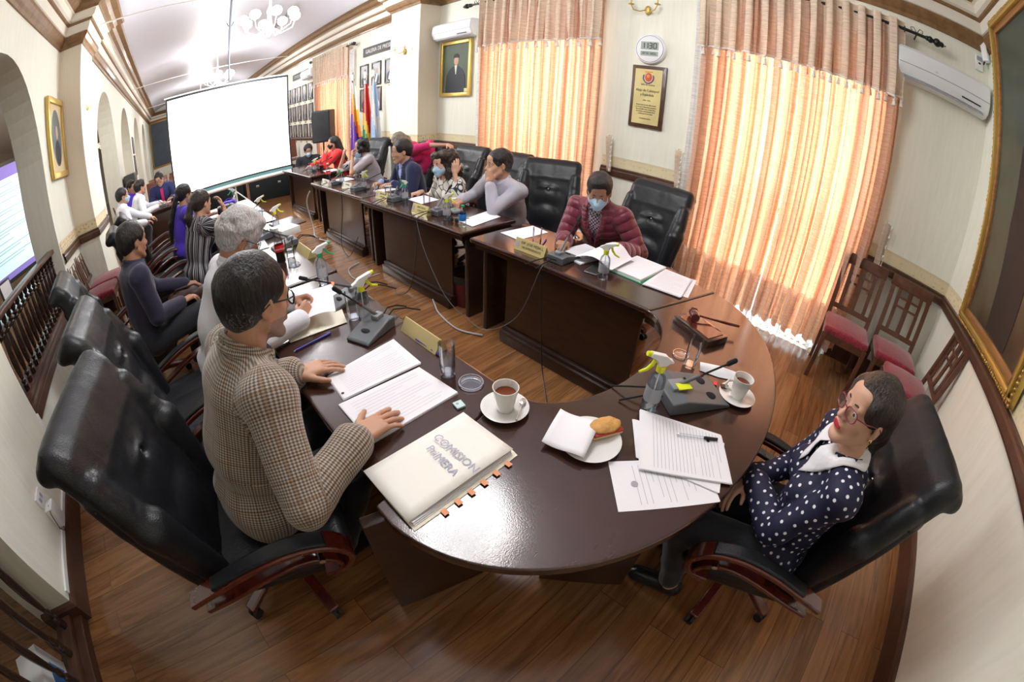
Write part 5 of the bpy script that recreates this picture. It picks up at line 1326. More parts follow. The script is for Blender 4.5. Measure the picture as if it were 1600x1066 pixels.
# small receiver box and white emergency lamp by the corner
t = thing('wall_controller', 'small white wall controller with a grey display above the corner air conditioner', 'controller', (XW, -1.33, 3.27)); b = MB(); b.box((-.012, 0, 0), (.012, .04, .075), bev=.005); b.build('casing', M_WHITE, t); b = MB(); b.box((-.025, 0, .042), (.002, .03, .022)); b.build('display', M_INKG, t); b = MB(); b.box((-.025, 0, -.005), (.002, .012, .008)); b.build('button', M_INK, t)
t = thing('motion_sensor', 'long white sensor box hanging in the corner under the cornice', 'sensor', (XW - .05, YN + .06, 3.42)); b = MB(); b.box((0, 0, 0), (.035, .03, .12), bev=.008, rot=(0, R_(12), R_(45))); b.build('casing', M_WHITE, t)
b = MB(); b.cyl((0, 0, -.12), (-.02, .02, -.16), .008); b.build('lens', M_INK, t)
# clock
t = thing('wall_clock', 'round white digital wall clock reading 11:30', 'clock', (XW, 1.98, 2.46)); RX = Matrix.Rotation(-PI / 2, 4, 'Y')
b = MB(); b.lathe([(0, 0), (.172, 0), (.175, .02), (.165, .045), (.15, .05), (0, .052)], n=40, M=RX); b.build('case', M_WHITE, t); b = MB(); b.tube([(-.049, .152 * math.cos(a), .152 * math.sin(a)) for a in np.linspace(0, 2 * PI, 40)[:-1]], .003, 5, closed=True); b.build('rim', mat('blue_rim', (.15, .15, .45), .4), t)
b = MB(); b.box((-.053, 0, .035), (.002, .098, .045)); b.box((-.053, 0, -.055), (.002, .098, .026)); b.build('display', mat('lcd_grey', (.38, .43, .40), .3), t)
def seg7(b, ch, y, z_, w_, h_, X=-.057, th=.008):
    S = {'1': 'bc', '3': 'abgcd', '0': 'abcdef'}[ch]
    for s_ in S:
        if s_ in 'agd': zz = {'a': h_, 'g': 0, 'd': -h_}[s_]; b.box((X, y, z_ + zz), (.001, w_ * .8, th / 2))
        else:
            yy = -w_ if s_ in 'bc' else w_; zz = h_ / 2 if s_ in 'bf' else -h_ / 2; b.box((X, y + yy, z_ + zz), (.001, th / 2, h_ * .46))
for i, ch in enumerate('1130'):
    b = MB(); seg7(b, ch, (.075, .035, -.012, -.062)[i], .035, .016, .030); b.build('digit', M_INK, t)
txt('date_line', '07 01 2022', .034, M_INK, t, (-.057, 0, -.055), RW)
# plaque
t = thing('plaque', 'brass plaque on a dark wooden board under the clock, crest on top', 'plaque', (XW, 1.975, 1.925)); b = MB(); b.box((-.015, 0, 0), (.015, .195, .345), bev=.006); b.build('board', M_TRIM, t)
M_BRASSP = mat('brass_sheet', (.72, .62, .30), .35, metal=.45, noise=(4, .25)); b = MB(); b.box((-.032, 0, 0), (.002, .155, .305)); o = b.build('brass_plate', M_BRASSP, t)
b = MB(); b.sph((-.035, 0, .215), .05, 8, (.04, .8, 1)); b.build('crest', mat('crest_red', (.62, .09, .06), .5), o)
b = MB(); b.tube([(-.037, .058 * math.cos(a), .21 + .062 * math.sin(a)) for a in np.linspace(PI * .85, PI * 2.15, 18)], .007, 5); b.build('crest_wreath', mat('crest_violet', (.20, .08, .30), .5), o)
b = MB(); b.box((-.037, 0, .275), (.001, .045, .006)); b.sph((-.037, 0, .225), .02, 6, (.1, 1, 1)); b.build('crest_ribbon', mat('crest_orange', (.75, .30, .05), .5), o)
for s_, z_, sz in (('Salón de Sesiones', .130, .026), ('Alejo de Calatayud', .065, .040), ('y Espíndola', .018, .040), ('(1705 - 1731)', -.045, .018), *[(q_, -.095 - .024 * i_, .021) for i_, q_ in enumerate(('Prócer que en esta villa levantó', 'su voz por la libertad y la justicia', 'de su pueblo; este recinto lleva', 'su nombre en homenaje de la', 'ciudad que lo vio nacer'))], ('Cochabamba, Bolivia', -.245, .018)): txt('lettering', s_, sz, M_INK, o, (-.0355, 0, z_), RW, sx=.86)
# two-armed brass sconce
def sconce(loc, rz, label):
    t = thing('wall_sconce', label, 'wall lamp', loc, rz=rz, group='brass wall sconces'); b = MB(); b.sph((-.02, 0, 0), .045, 8, (.5, .8, 1.3)); b.build('backplate', M_GILT2, t)
    for s in (-1, 1):
        b = MB(); b.tube([(-.03, s * .02, 0), (-.08, s * .06, -.03), (-.11, s * .12, -.02), (-.11, s * .15, .04)], .007, 6); b.lathe([(0, 0), (.03, .005), (.034, .012), (.008, .018), (.008, .06), (0, .062)], (-.11, s * .15, .04), n=12); b.build('arm', M_GILT2, t)
sconce((XW, 2.04, 2.92), 0, 'two-armed brass sconce above the clock'); sconce((3.65, 5.9, 2.62), 0, 'brass sconce on the window side column')
t = thing('wall_sconce', 'lit sconce glowing on the left column', 'wall lamp', (-1.18, 5.95, 2.62), rz=PI); b = MB(); b.sph((-.02, 0, 0), .045, 8, (.5, .8, 1.3)); b.build('backplate', M_GILT2, t)
for s in (-1, 1):
    b = MB(); b.tube([(-.03, s * .02, 0), (-.08, s * .06, -.03), (-.11, s * .12, .04)], .007, 6); a_ = b.build('arm', M_GILT2, t)
    b = MB(); b.lathe([(.02, 0), (.05, .03), (.062, .08), (.05, .12)], (-.11, s * .12, .05), n=16); b.build('glass_shade', mat('lit_glass', (.9, .9, .85), .4, emit=((1, .95, .85), 14)), t)
point_lamp('sconce_light', (-1.0, 5.95, 2.75), 9, .06)

# pictures
def frame_box(b, hw, hh, w_, d, depth0=0):
    for s in (-1, 1):
        b.box((-d / 2 - depth0, s * (hw - w_ / 2), 0), (d / 2, w_ / 2, hh), bev=min(w_, d) * .22); b.box((-d / 2 - depth0, 0, s * (hh - w_ / 2)), (d / 2, hw - w_ * .9, w_ / 2), bev=min(w_, d) * .22)
# portrait of a man with a cap
t = thing('framed_portrait', 'gilt-framed painting of a man in black coat and cap', 'painting', (XW, 5.06, 2.26)); b = MB(); frame_box(b, .36, .455, .06, .05); b.build('frame', M_GILT2, t)
b = MB(); b.box((-.012, 0, 0), (.008, .32, .42)); cv = b.build('canvas', mat('olive_canvas', (.075, .10, .065), .55, noise=(3, .35)), t)
b = MB(); b.poly([(-.24, -.40), (.24, -.40), (.22, -.12), (.15, -.02), (.06, .03), (-.06, .03), (-.15, -.02), (-.22, -.12)], 0, .003); bmesh.ops.transform(b.bm, matrix=Matrix(((0, 0, -1, -.021), (-1, 0, 0, 0), (0, 1, 0, 0), (0, 0, 0, 1))), verts=b.bm.verts); b.build('coat', mat('painted_black', (.012, .015, .022), .5), cv, smooth=False)
b = MB(); b.sph((-.022, -.01, .12), .075, 10, (.03, .72, 1.0)); b.build('face', mat('painted_skin', (.50, .32, .22), .6), cv); b = MB(); b.sph((-.024, -.01, .205), .07, 10, (.03, .85, .5)); b.box((-.024, -.01, .19), (.002, .06, .02)); b.build('cap', mat('painted_cap', (.02, .018, .02), .6), cv)
b = MB(); b.poly([(-.006, -.10), (.006, -.10), (.030, .045), (-.030, .045)], 0, .003); bmesh.ops.transform(b.bm, matrix=Matrix(((0, 0, -1, -.025), (-1, 0, 0, -.01), (0, 1, 0, 0), (0, 0, 0, 1))), verts=b.bm.verts); b.build('shirt_front', mat('painted_white', (.7, .68, .62), .6), cv, smooth=False)
b = MB(); b.box((-.024, -.25, -.36), (.002, .04, .03)); b.build('label_card', mat('painted_label', (.72, .66, .35), .6), cv)
# oval portrait on the left wall
t = thing('framed_portrait', 'oval portrait in a wide pale gilt frame on the left wall', 'painting', (XL, 5.22, 2.30), rz=PI); b = MB(); frame_box(b, .37, .46, .07, .055)
b.build('frame', M_GILT2, t); b = MB(); b.box((-.016, 0, 0), (.012, .33, .42)); mt = b.build('mount', mat('pale_gold_mount', (.66, .52, .30), .5), t)
b = MB(); b.sph((-.028, 0, 0), .33, 16, (.02, .66, 1)); cv = b.build('canvas', mat('oval_canvas', (.13, .15, .14), .5, noise=(4, .3)), t); b = MB(); b.sph((-.035, 0, .06), .08, 8, (.03, .7, 1)); b.build('face', mat('painted_skin', (.5, .34, .25), .6), cv); b = MB(); b.sph((-.034, 0, -.17), .16, 8, (.03, .8, .9)); b.build('coat', mat('painted_coat', (.02, .02, .03), .6), cv)
# large gilt painting on the near wall, top leaning forward
t = thing('large_painting', 'huge dark oil painting in an ornate gilt frame on the near wall', 'painting', (2.64, YN + .02, 1.10)); t.rotation_euler = (R_(-4.2), 0, 0)
W2, H2 = 1.34, 2.3
def ring(b, w0, w1, y0, y1):
    for s in (-1, 1):
        b.box((s * (W2 / 2 - (w0 + w1) / 2), (y0 + y1) / 2, H2 / 2), ((w1 - w0) / 2, (y1 - y0) / 2, H2 / 2 - w0), bev=.008); b.box((0, (y0 + y1) / 2, H2 / 2 + s * (H2 / 2 - (w0 + w1) / 2)), (W2 / 2 - w0, (y1 - y0) / 2, (w1 - w0) / 2), bev=.008)
b = MB(); ring(b, .0, .035, 0, .05); ring(b, .035, .07, 0, .075); fr = b.build('frame', M_GILT2, t); b = MB(); ring(b, .07, .125, 0, .05); b.build('inner_frame', wood('amber_frame', (.20, .09, .025), (.34, .17, .06), .35, .4), t)
b = MB(); rs = np.random.RandomState(2)
for i in range(220):
    u = i / 220 * 2 * (W2 + H2); r_ = rs.uniform(.010, .017)
    if u < W2: p = (-W2 / 2 + u, .055, .012)
    elif u < W2 + H2: p = (W2 / 2 - .012, .055, u - W2)
    elif u < 2 * W2 + H2: p = (W2 / 2 - (u - W2 - H2), .055, H2 - .012)
    else: p = (-W2 / 2 + .012, .055, H2 - (u - 2 * W2 - H2))
    b.sph(p, r_, 5, (1, .8, 1))
b.build('beading', M_GILT, fr)
def canvas_dark():
    m = mat('dark_canvas', (.05, .05, .04), .42, coat=.3, coatr=.2); nt, bb, tc = nodes_of(m); sp = _n(nt, 'ShaderNodeSeparateXYZ', -800, 0); nt.links.new(tc.outputs['Object'], sp.inputs[0]); nz = _n(nt, 'ShaderNodeTexNoise', -800, 200); nz.inputs['Scale'].default_value = 2.4; nz.inputs['Detail'].default_value = 4; nt.links.new(tc.outputs['Object'], nz.inputs['Vector'])
    s = mathn(nt, 'MULTIPLY_ADD', nz.outputs['Fac'], .9, mathn(nt, 'MULTIPLY', sp.outputs['Z'], .35)); r = ramp(nt, [(.35, (.030, .020, .012)), (.62, (.085, .070, .040)), (.85, (.070, .085, .055)), (1.1 if False else 1.0, (.050, .068, .052))]); nt.links.new(s, r.inputs['Fac']); nt.links.new(r.outputs['Color'], bb.inputs['Base Color']); return m
b = MB(); b.box((0, .02, H2 / 2), (W2 / 2 - .12, .01, H2 / 2 - .12)); cv = b.build('canvas', canvas_dark(), t)
b = MB(); b.poly([(-.30, .14), (.10, .14), (.16, .8), (.10, 1.3), (-.05, 1.42), (-.22, 1.3), (-.30, .8)], 0, .003, Matrix(((1, 0, 0, 0), (0, 0, 1, .031), (0, 1, 0, 0), (0, 0, 0, 1)))); b.build('painted_figure', mat('painted_shadow_figure', (.018, .016, .016), .5), cv, smooth=False); b = MB(); b.sph((-.06, .034, 1.55), .10, 8, (.75, .02, 1)); b.build('painted_head', mat('painted_skin', (.34, .20, .12), .6), cv)
# gallery of portraits past the column
M_DFR = wood('dark_picture_frame', (.03, .014, .010), (.055, .028, .018), .3, .4); M_PBG = mat('photo_ground', (.22, .21, .22), .35, noise=(6, .4)); M_PSK = mat('photo_skin', (.45, .30, .22), .5); M_PSUIT = mat('photo_suit', (.03, .035, .05), .5); M_PSASH = mat('photo_white', (.62, .64, .70), .5)
def portrait(y, z_, label, w_=.19, h_=.25, kind=0, proto={}):
    if kind not in proto:
        t = thing('framed_portrait', label, 'portrait', (XW, y, z_), group='framed portraits of the presidents gallery'); b = MB(); frame_box(b, w_, h_, .03, .03); b.build('frame', M_DFR, t)
        b = MB(); b.box((-.01, 0, 0), (.006, w_ - .02, h_ - .02)); cv = b.build('photograph', M_PBG, t); b = MB(); b.sph((-.018, 0, .06), .055, 7, (.04, .8, 1)); b.build('face', M_PSK, cv)
        b = MB(); b.sph((-.0175, 0, -.12), .12, 8, (.02, .95, .9)); b.build('suit', M_PSUIT if kind < 2 else M_PSASH, cv); b = MB(); b.box((-.021, -.01, -.10), (.001, .02 if kind == 0 else .035, .09), rot=(R_(0 if kind == 0 else 22), 0, 0)); b.build('sash', M_PSASH, cv)
        b = MB(); b.box((-.006, 0, -h_ - .05), (.005, .07, .018)); b.build('name_plate', mat('gold_plate', (.42, .33, .14), .4, metal=.4), t); proto[kind] = t; return t
    t = copy_tree(proto[kind]); t.location = (XW, y, z_); t['label'] = label; return t
ORD = ['first', 'second', 'third', 'fourth', 'fifth', 'sixth']; ROW = ['top', 'middle', 'bottom']
for r_ in range(3):
    for c in range(6): portrait(10.98 + c * .54, 2.42 - .60 * r_, 'framed portrait, %s row, %s column past the far curtain' % (ROW[r_], ORD[c]), kind=c % 2)
portrait(8.10, 2.42, 'framed portrait right of the flags, upper row beside the far curtain', kind=0); portrait(7.56, 2.42, 'framed portrait in the middle of the upper row near the column', kind=1); portrait(7.02, 2.42, 'framed portrait nearest the column, man with a white sash', kind=1); portrait(7.54, 1.88, 'framed portrait of a figure in white, below the upper row', kind=2); portrait(8.10, 1.88, 'framed portrait half hidden behind the red flag', kind=0)
def banner(y0, y1, z_, s_, label, size):
    t = thing('gallery_sign', label, 'sign', (XW, (y0 + y1) / 2, z_)); b = MB(); b.box((-.012, 0, 0), (.012, (y1 - y0) / 2, .10)); b.build('board', mat('dark_sign_board', (.05, .045, .045), .5), t); txt('lettering', s_, size, mat('silver_letters', (.62, .60, .58), .4, metal=.3), t, (-.026, 0, 0), RW, ext=.004)
banner(6.45, 8.15, 2.94, 'GALERIA DE PRESIDENTES', 'dark sign lettered with the gallery title beside the column', .125); banner(11.7, 13.2, 3.02, 'CONCEJO MUNICIPAL', 'far dark sign board by the farther air conditioner', .11)

# ================================================================ FAR THINGS
def flag(x, y, label, cols, h=2.25):
    t = thing('flag', label, 'flag', (x, y, 0), group='flags on stands by the far window'); b = MB(); b.cyl((0, 0, 0), (0, 0, h), .012); b.lathe([(0, 0), (.16, 0), (.15, .03), (.03, .06), (0, .06)], n=20); b.lathe([(0, h - .02), (.02, h), (.035, h + .05), (.02, h + .09), (.03, h + .13), (0, h + .22)], n=10); b.build('pole', M_CHROME, t)
    n = len(cols); b = MB(); top_ = h - .08
    def f(u, v):
        w_ = .04 + .16 * (1 - v); return (w_ * (u - .25) * 1.2 + .012 * math.sin(14 * u), .05 * math.sin(9 * u + 1.5) * (.4 + .6 * (1 - v)), top_ - 1.45 * (1 - v))
    V_ = [[b.bm.verts.new(f(i / 20, j / 18)) for j in range(19)] for i in range(21)]
    for i in range(20):
        for j in range(18):
            fc = b.bm.faces.new((V_[i][j], V_[i + 1][j], V_[i + 1][j + 1], V_[i][j + 1])); d = (j + (i - 10) * .35) / 18; fc.material_index = min(n - 1, max(0, int((1 - d) * n)))
    b.build('cloth', cols, t, smooth=True)
fy = mat('flag_yellow', (.85, .50, .03), .7); fr_ = mat('flag_red', (.55, .02, .02), .7); fp = mat('flag_purple', (.16, .04, .38), .7); fg = mat('flag_green', (.03, .25, .08), .7); fb = mat('flag_skyblue', (.42, .58, .85), .7); fo = mat('flag_orange', (.80, .22, .02), .7); fw = mat('flag_white', (.8, .8, .82), .7)
flag(3.50, 7.55, 'flag of many colours from white and yellow down to purple', [fw, fy, fo, fp, fp]); flag(3.55, 7.12, 'red flag hanging limp between two others', [fr_, fr_, fr_, fy, fg]); flag(3.55, 6.80, 'pale sky-blue flag nearest the column', [fb, fw, fb])
t = thing('loudspeaker', 'black loudspeaker on a tripod in front of the far curtain', 'loudspeaker', (3.35, 8.85, 1.05)); b = MB(); b.poly([(-.2, -.2), (.2, -.2), (.26, .14), (.14, .24), (-.14, .24), (-.26, .14)], 0, .72); o = b.build('cabinet', M_BLACK, t, smooth=False); rounded_edge(o, .03); b = MB(); b.cyl((0, -.205, .24), (0, -.19, .24), .15, n=24); b.cyl((0, -.205, .55), (0, -.19, .55), .07, n=20); b.build('grille', M_RUBBER, t); t.rotation_euler.z = R_(-35)
t = thing('speaker_stand', 'black tripod stand under the loudspeaker', 'stand', (3.35, 8.85, 0)); b = MB(); b.cyl((0, 0, .2), (0, 0, 1.05), .018); b.build('pole', M_BLACK, t)
for i in range(3): a = i * 2.1; b = MB(); b.cyl((0, 0, .5), (.42 * math.cos(a), .42 * math.sin(a), .02), .012); b.build('leg', M_BLACK, t)
# projection screen on its white tripod
M_PROJ = mat('projected_white', (.95, .95, .95), .9, emit=((1, 1, 1), 1.3))
t = thing('projection_screen', 'large white projection screen hanging over the middle of the room', 'projection screen', (1.13, 7.9, .70)); b = MB(); b.box((0, 0, .96), (1.145, .004, .87)); b.build('screen_surface', M_PROJ, t, smooth=False)
b = MB(); b.box((0, -.004, 1.85), (1.17, .006, .02)); b.box((0, -.004, .085), (1.17, .005, .012)); b.box((-1.16, -.004, .96), (.014, .005, .90)); b.box((1.16, -.004, .96), (.014, .005, .90)); b.build('black_border', M_BLACK, t, smooth=False)
b = MB(); b.box((0, -.003, .045), (1.17, .004, .035)); b.build('lower_strip', mat('teal_strip', (.16, .36, .36), .6), t, smooth=False)
b = MB(); b.cyl((-1.2, 0, -.02), (1.2, 0, -.02), .038, n=14); b.build('roller_case', M_WHITE, t); b = MB(); b.cyl((-1.2, 0, 1.88), (1.2, 0, 1.88), .016, n=10); b.build('top_bar', M_WHITE, t)
b = MB(); b.cyl((0, .03, -.45), (0, .03, 1.9), .014); b.build('pole', M_WHITE, t)
for a in (-.4, 1.75, 3.9): b = MB(); b.cyl((0, .03, -.15), (.55 * math.cos(a), .03 + .55 * math.sin(a), -.68), .012); b.build('leg', M_WHITE, t)
t = thing('ceiling_pole', 'dark metal pole dropping from the ceiling above the projection screen', 'pole', (1.12, 7.6, 4.25)); b = MB(); b.cyl((0, 0, 0), (0, 0, -1.66), .020, n=10); b.cyl((.06, 0, 0), (.06, 0, -.08), .05, n=12); b.build('rod', mat('grey_pole', (.12, .12, .14), .4), t); b = MB(); b.tube([(-.06, 0, -.55), (-.03, 0, -.62), (.03, 0, -.62), (.06, 0, -.55)], .008); b.build('bracket', M_BLACK, t)
# chandeliers
M_LIT = mat('lit_lamp_glass', (1, 1, 1), .3, emit=((1, .97, .93), 22))
def chandelier(loc, label):
    t = thing('chandelier', label, 'chandelier', loc, group='white glass chandeliers'); b = MB(); b.lathe([(0, -.25), (.04, -.2), (.09, -.12), (.05, -.03), (.03, .1), (.05, .2), (.02, .3), (.02, .86), (.07, .90), (0, .935)], n=16); b.build('stem', M_CROWNC, t)
    for i in range(8):
        a = 2 * PI * i / 8; c, s = math.cos(a), math.sin(a); b = MB(); b.tube([(c * .05, s * .05, -.1), (c * .2, s * .2, -.2), (c * .38, s * .38, -.12), (c * .42, s * .42, 0)], .010, 6); ar = b.build('arm', M_CROWNC, t)
        b = MB(); b.sph((c * .42, s * .42, .08), .085, 8, (1, 1, .95)); b.build('globe', M_LIT, ar)
chandelier((1.6, 6.6, 3.35), 'glowing white chandelier before the projection screen'); chandelier((1.5, 12.5, 3.35), 'white chandelier beyond the projection screen'); chandelier((1.3, 1.7, 3.35), 'white chandelier over the near tables'); chandelier((1.5, 19, 3.35), 'farthest white glass chandelier near the end wall')
t = thing('ceiling_lamp_bar', 'small wavy metal lamp bar fixed to the ceiling by the cornice', 'ceiling lamp', (2.55, 9.2, 4.1)); b = MB(); b.box((0, 0, 0), (.02, .9, .015)); [b.sph((0, -.75 + .3 * i, -.05), .05, 6) for i in range(6)]; b.build('lamp_row', mat('grey_lamps', (.3, .29, .30), .5), t)
# dark draped boxes at the end of the floor
M_DRAPE = mat('black_drape', (.010, .014, .016), .8, bump=(12, .5, 3))
for i, (x, y, w_, h_) in enumerate(((1.15, 9.75, .46, .52), (2.15, 9.4, .46, .56), (2.98, 9.05, .30, .5))):
    t = thing('equipment_case', ('black equipment case at the left under the screen', 'black equipment case in the middle under the screen', 'black equipment case at the table end under the screen')[i], 'case', (x, y, 0), rz=R_(-18), group='black cases on the floor'); b = MB(); b.box((0, 0, h_ / 2), (w_, .28, h_ / 2), bev=.02); b.build('body', M_DRAPE, t)
    for s in (-1, 1): b = MB(); b.box((s * w_ * .55, -.285, h_ * .62), (.035, .006, .02), bev=.004); b.build('latch', M_CHROME, t)
# rows of benches and a dark painting at the far end
M_BENCH = wood('red_brown_bench', (.16, .045, .025), (.24, .075, .04), .4, .3)
for i, (x, y, n) in enumerate(((-.2, 10.6, 3), (-.2, 11.8, 3), (2.7, 12.6, 3), (2.7, 13.9, 3))):
    for k in range(n):
        t = thing('bench', 'red-brown wooden bench, row %s, %s, place %s' % (('nearer', 'farther')[i % 2], ('left aisle', 'window side')[i // 2], ('one', 'two', 'three')[k]), 'bench', (x + k * .62 - .3, y, 0), group='benches for the public'); b = MB(); b.box((0, 0, .42), (.28, .22, .025), bev=.01); b.build('seat', M_BENCH, t); b = MB(); b.box((0, .22, .75), (.28, .02, .28), rot=(R_(-8), 0, 0), bev=.02); b.build('backrest', M_BENCH, t)
        for s in (-1, 1): b = MB(); b.box((s * .25, 0, .2), (.02, .2, .2)); b.build('leg', M_BENCH, t)
t = thing('large_painting', 'dark blue painting in a thin gilt frame on the far end wall', 'painting', (-.58, YF - .02, 2.15)); b = MB(); b.box((0, 0, 0), (.62, .03, 1.32), bev=.01); b.build('frame', M_GILT, t); b = MB(); b.box((0, -.035, 0), (.54, .006, 1.22)); b.build('canvas', mat('blue_black_canvas', (.05, .07, .10), .5, noise=(2.2, .5)), t)
for i, (y, z_, h_) in enumerate(((13.3, 1.55, .25), (13.3, .95, .3))):
    t = thing('framed_portrait', ('small dark frame on the left wall, upper of two', 'small dark frame on the left wall, lower of two')[i], 'portrait', (XB, y, z_ + .6), rz=PI); b = MB(); frame_box(b, .2, h_, .03, .03); b.build('frame', M_DFR, t); b = MB(); b.box((-.01, 0, 0), (.006, .18, h_ - .02)); b.build('photograph', M_PBG, t)
t = thing('black_cabinet', 'tall black cabinet in the far left archway', 'cabinet', (-1.05, 9.8, 0)); b = MB(); b.box((0, 0, .72), (.13, .32, .72), bev=.02); b.build('body', M_BLACK, t); b = MB(); b.box((.0, -.325, .9), (.10, .008, .4)); b.build('door', M_RUBBER, t)

# ================================================================ RAILINGS IN THE ARCHES
M_BAL = wood('dark_turned_wood', (.022, .010, .007), (.04, .02, .014), .25, .6)
BPROF = [(.024, 0), (.024, .05), (.014, .06), (.022, .08), (.022, .09), (.014, .10), (.02, .13), (.026, .2), (.026, .27), (.016, .42), (.013, .445), (.024, .455), (.024, .465), (.013, .475), (.024, .49), (.024, .50), (.014, .51), (.024, .53), (.024, .58)]
def railing(y0, y1, z0, z1, label, n, X=XL - .13):
    t = thing('railing', label, 'railing', (X, (y0 + y1) / 2, z0), group='dark turned railings'); hy = (y1 - y0) / 2; H = z1 - z0
    b = MB(); b.box((0, 0, H - .02), (.05, hy, .022), bev=.008); b.build('handrail', M_TRIM, t); b = MB(); b.box((0, 0, .02), (.045, hy, .02), bev=.006); b.build('bottom_rail', M_TRIM, t); pb = None
    for i in range(n):
        for xo in (0,):
            yy = -hy + (i + .5) * 2 * hy / n
            if pb is None: b = MB(); b.lathe([(r_, z_ / .58 * (H - .08)) for r_, z_ in BPROF], n=12); pb = o = b.build('baluster', M_BAL, t)
            else: o = pb.copy(); COL.objects.link(o)
            o.location = (xo, yy, .04)
railing(2.54, 4.62, .57, 1.18, 'dark turned railing filling the large arch below the oval portrait', 17)
railing(-.75, 1.41, .06, 1.05, 'dark turned railing in the nearest opening at floor level', 13)
# socket and white adapter
t = thing('wall_socket', 'white double wall socket low on the left wall', 'socket', (XL, 1.93, .40)); b = MB(); b.box((.006, 0, 0), (.006, .055, .038), bev=.003); b.build('plate', M_WHITE, t); [(b := MB()).box((.013, s * .022, 0), (.002, .010, .014)) and b.build('outlet', M_INKG, t) for s in (-1, 1)]
t = thing('junction_box', 'white plastic junction box with a cable beside the wall socket', 'junction box', (XL, 1.92, .27)); b = MB(); b.box((.03, 0, .0), (.03, .045, .07), bev=.004); b.build('casing', M_WHITE, t); b = MB(); b.tube([(.03, -.0, .07), (.05, -.07, .06), (.05, -.10, -.03), (.04, -.06, -.09), (.02, .0, -.08)], .003, 5); b.build('cable', M_BLACK, t)
# ================================================================ THE ADJOINING ROOM
M_SCR2 = mat('lit_document', (.5, .7, .8), .9, emit=((.58, .84, .93), .5)); M_SCRT = mat('document_bar', (.2, .15, .5), .9, emit=((.28, .22, .62), .35)); M_DOCL = mat('document_text', (.05, .1, .14), .9, emit=((.3, .42, .46), .3))
t = thing('projection_screen', 'glowing screen with a text document seen through the large arch', 'projection screen', (-3.05, 7.35, .85), rz=R_(52)); b = MB(); b.box((0, 0, .85), (1.25, .01, .85)); b.build('screen_surface', M_SCR2, t, smooth=False)
b = MB(); b.box((0, -.012, 1.60), (1.25, .004, .10)); b.build('title_bar', M_SCRT, t, smooth=False); b = MB(); b.box((0, -.012, .04), (1.25, .004, .05)); b.build('task_bar', M_SCRT, t, smooth=False); b = MB(); b.box((0, -.01, 1.73), (1.28, .02, .03)); b.box((1.265, -.01, .85), (.018, .015, .88)); b.box((0, -.01, -.03), (1.28, .02, .03)); b.build('black_border', M_BLACK, t, smooth=False)
M_DOCL.node_tree.nodes['Principled BSDF'].inputs['Base Color'].default_value = (.22, .34, .38, 1); b = MB(); rs = np.random.RandomState(1); zz = 1.40
for para in (1, 2, 2, 2, 2, 3, 1, 2, 2):
    for q in range(para): l = .95 if q < para - 1 else rs.uniform(.3, .7); b.box((-.95 + l, -.0135, zz), (l, .001, .0055)); zz -= .045
    zz -= .05
b.build('text_lines', M_DOCL, t, smooth=False); b = MB(); b.box((-1, .03, -.4), (.03, .03, .45)); b.build('leg', M_BLACK, t); b = MB(); b.box((1, .03, -.4), (.03, .03, .45)); b.build('leg', M_BLACK, t)
for _y, _l in ((6.7, 'nearest'), (9.8, 'second'), (13.4, 'farthest')):
    t = thing('added_jamb_lamp', 'added unseen lamp behind the arcade wall, brightening the arch jambs, the %s one' % _l, 'wall lamp', (XB - .36, _y, 2.3), group='added lamps behind the arcade'); b = MB(); b.box((-.03, 0, -.1), (.03, .05, .08), bev=.01); b.build('backplate', M_GILT2, t); b = MB(); b.sph((-.12, 0, .0), .06, 8); b.cyl((-.12, 0, -.06), (-.04, 0, -.1), .01); b.build('globe', mat('lamp_glass', (.9, .85, .75), .4, trans=.6), t)  # invented fixtures for the added lamps that brighten the jambs
t = thing('side_table', 'dark table behind the railing of the large arch', 'table', (-2.16, 3.9, 0)); b = MB(); b.box((0, 0, .93), (.28, .75, .02), bev=.005); b.build('tabletop', M_TABLE, t)
for sx in (-1, 1):
    for sy in (-1, 1): b = MB(); b.box((sx * .24, sy * .7, .455), (.025, .025, .455)); b.build('leg', M_TSIDE, t)
t = thing('picture_stand', 'small black frame with a blank white card behind the railing', 'frame', (-2.0, 3.95, .951), rz=R_(60)); b = MB(); b.box((0, 0, .15), (.085, .008, .13), bev=.003, rot=(R_(-8), 0, 0)); b.build('frame', M_BLACK, t); b = MB(); b.box((0, -.008, .15), (.068, .004, .11), rot=(R_(-8), 0, 0)); b.build('card', M_WHITE, t)
for i, (x, y, z0, hx, hy, hz, rz) in enumerate(((-1.82, .98, 0, .11, .16, .14, .2), (-1.86, .45, 0, .14, .16, .12, -.1))):
    t = thing('carton', ('white box behind the nearest railing, farther one', 'white box behind the nearest railing, closer one')[i], 'box', (x, y, z0), rz=rz); b = MB(); b.box((0, 0, hz), (hx, hy, hz), bev=.003); b.build('body', M_WHITE, t); b = MB(); b.box((hx + .001, 0, hz), (.001, hy * .6, hz * .4)); b.build('label_patch', mat('blue_patch', (.05, .16, .42), .5), t)
t = thing('green_capped_bottle', 'clear bottle with a green cap behind the nearest railing', 'bottle', (-1.74, 1.24, 0)); b = MB(); b.lathe([(0, 0), (.035, 0), (.036, .14), (.014, .19), (.014, .21)], n=14); b.build('bottle_body', glassy('clear_plastic', (.9, .95, .95)), t); b = MB(); b.cyl((0, 0, .21), (0, 0, .24), .017); b.build('cap', mat('green_cap', (.15, .6, .1), .4), t)
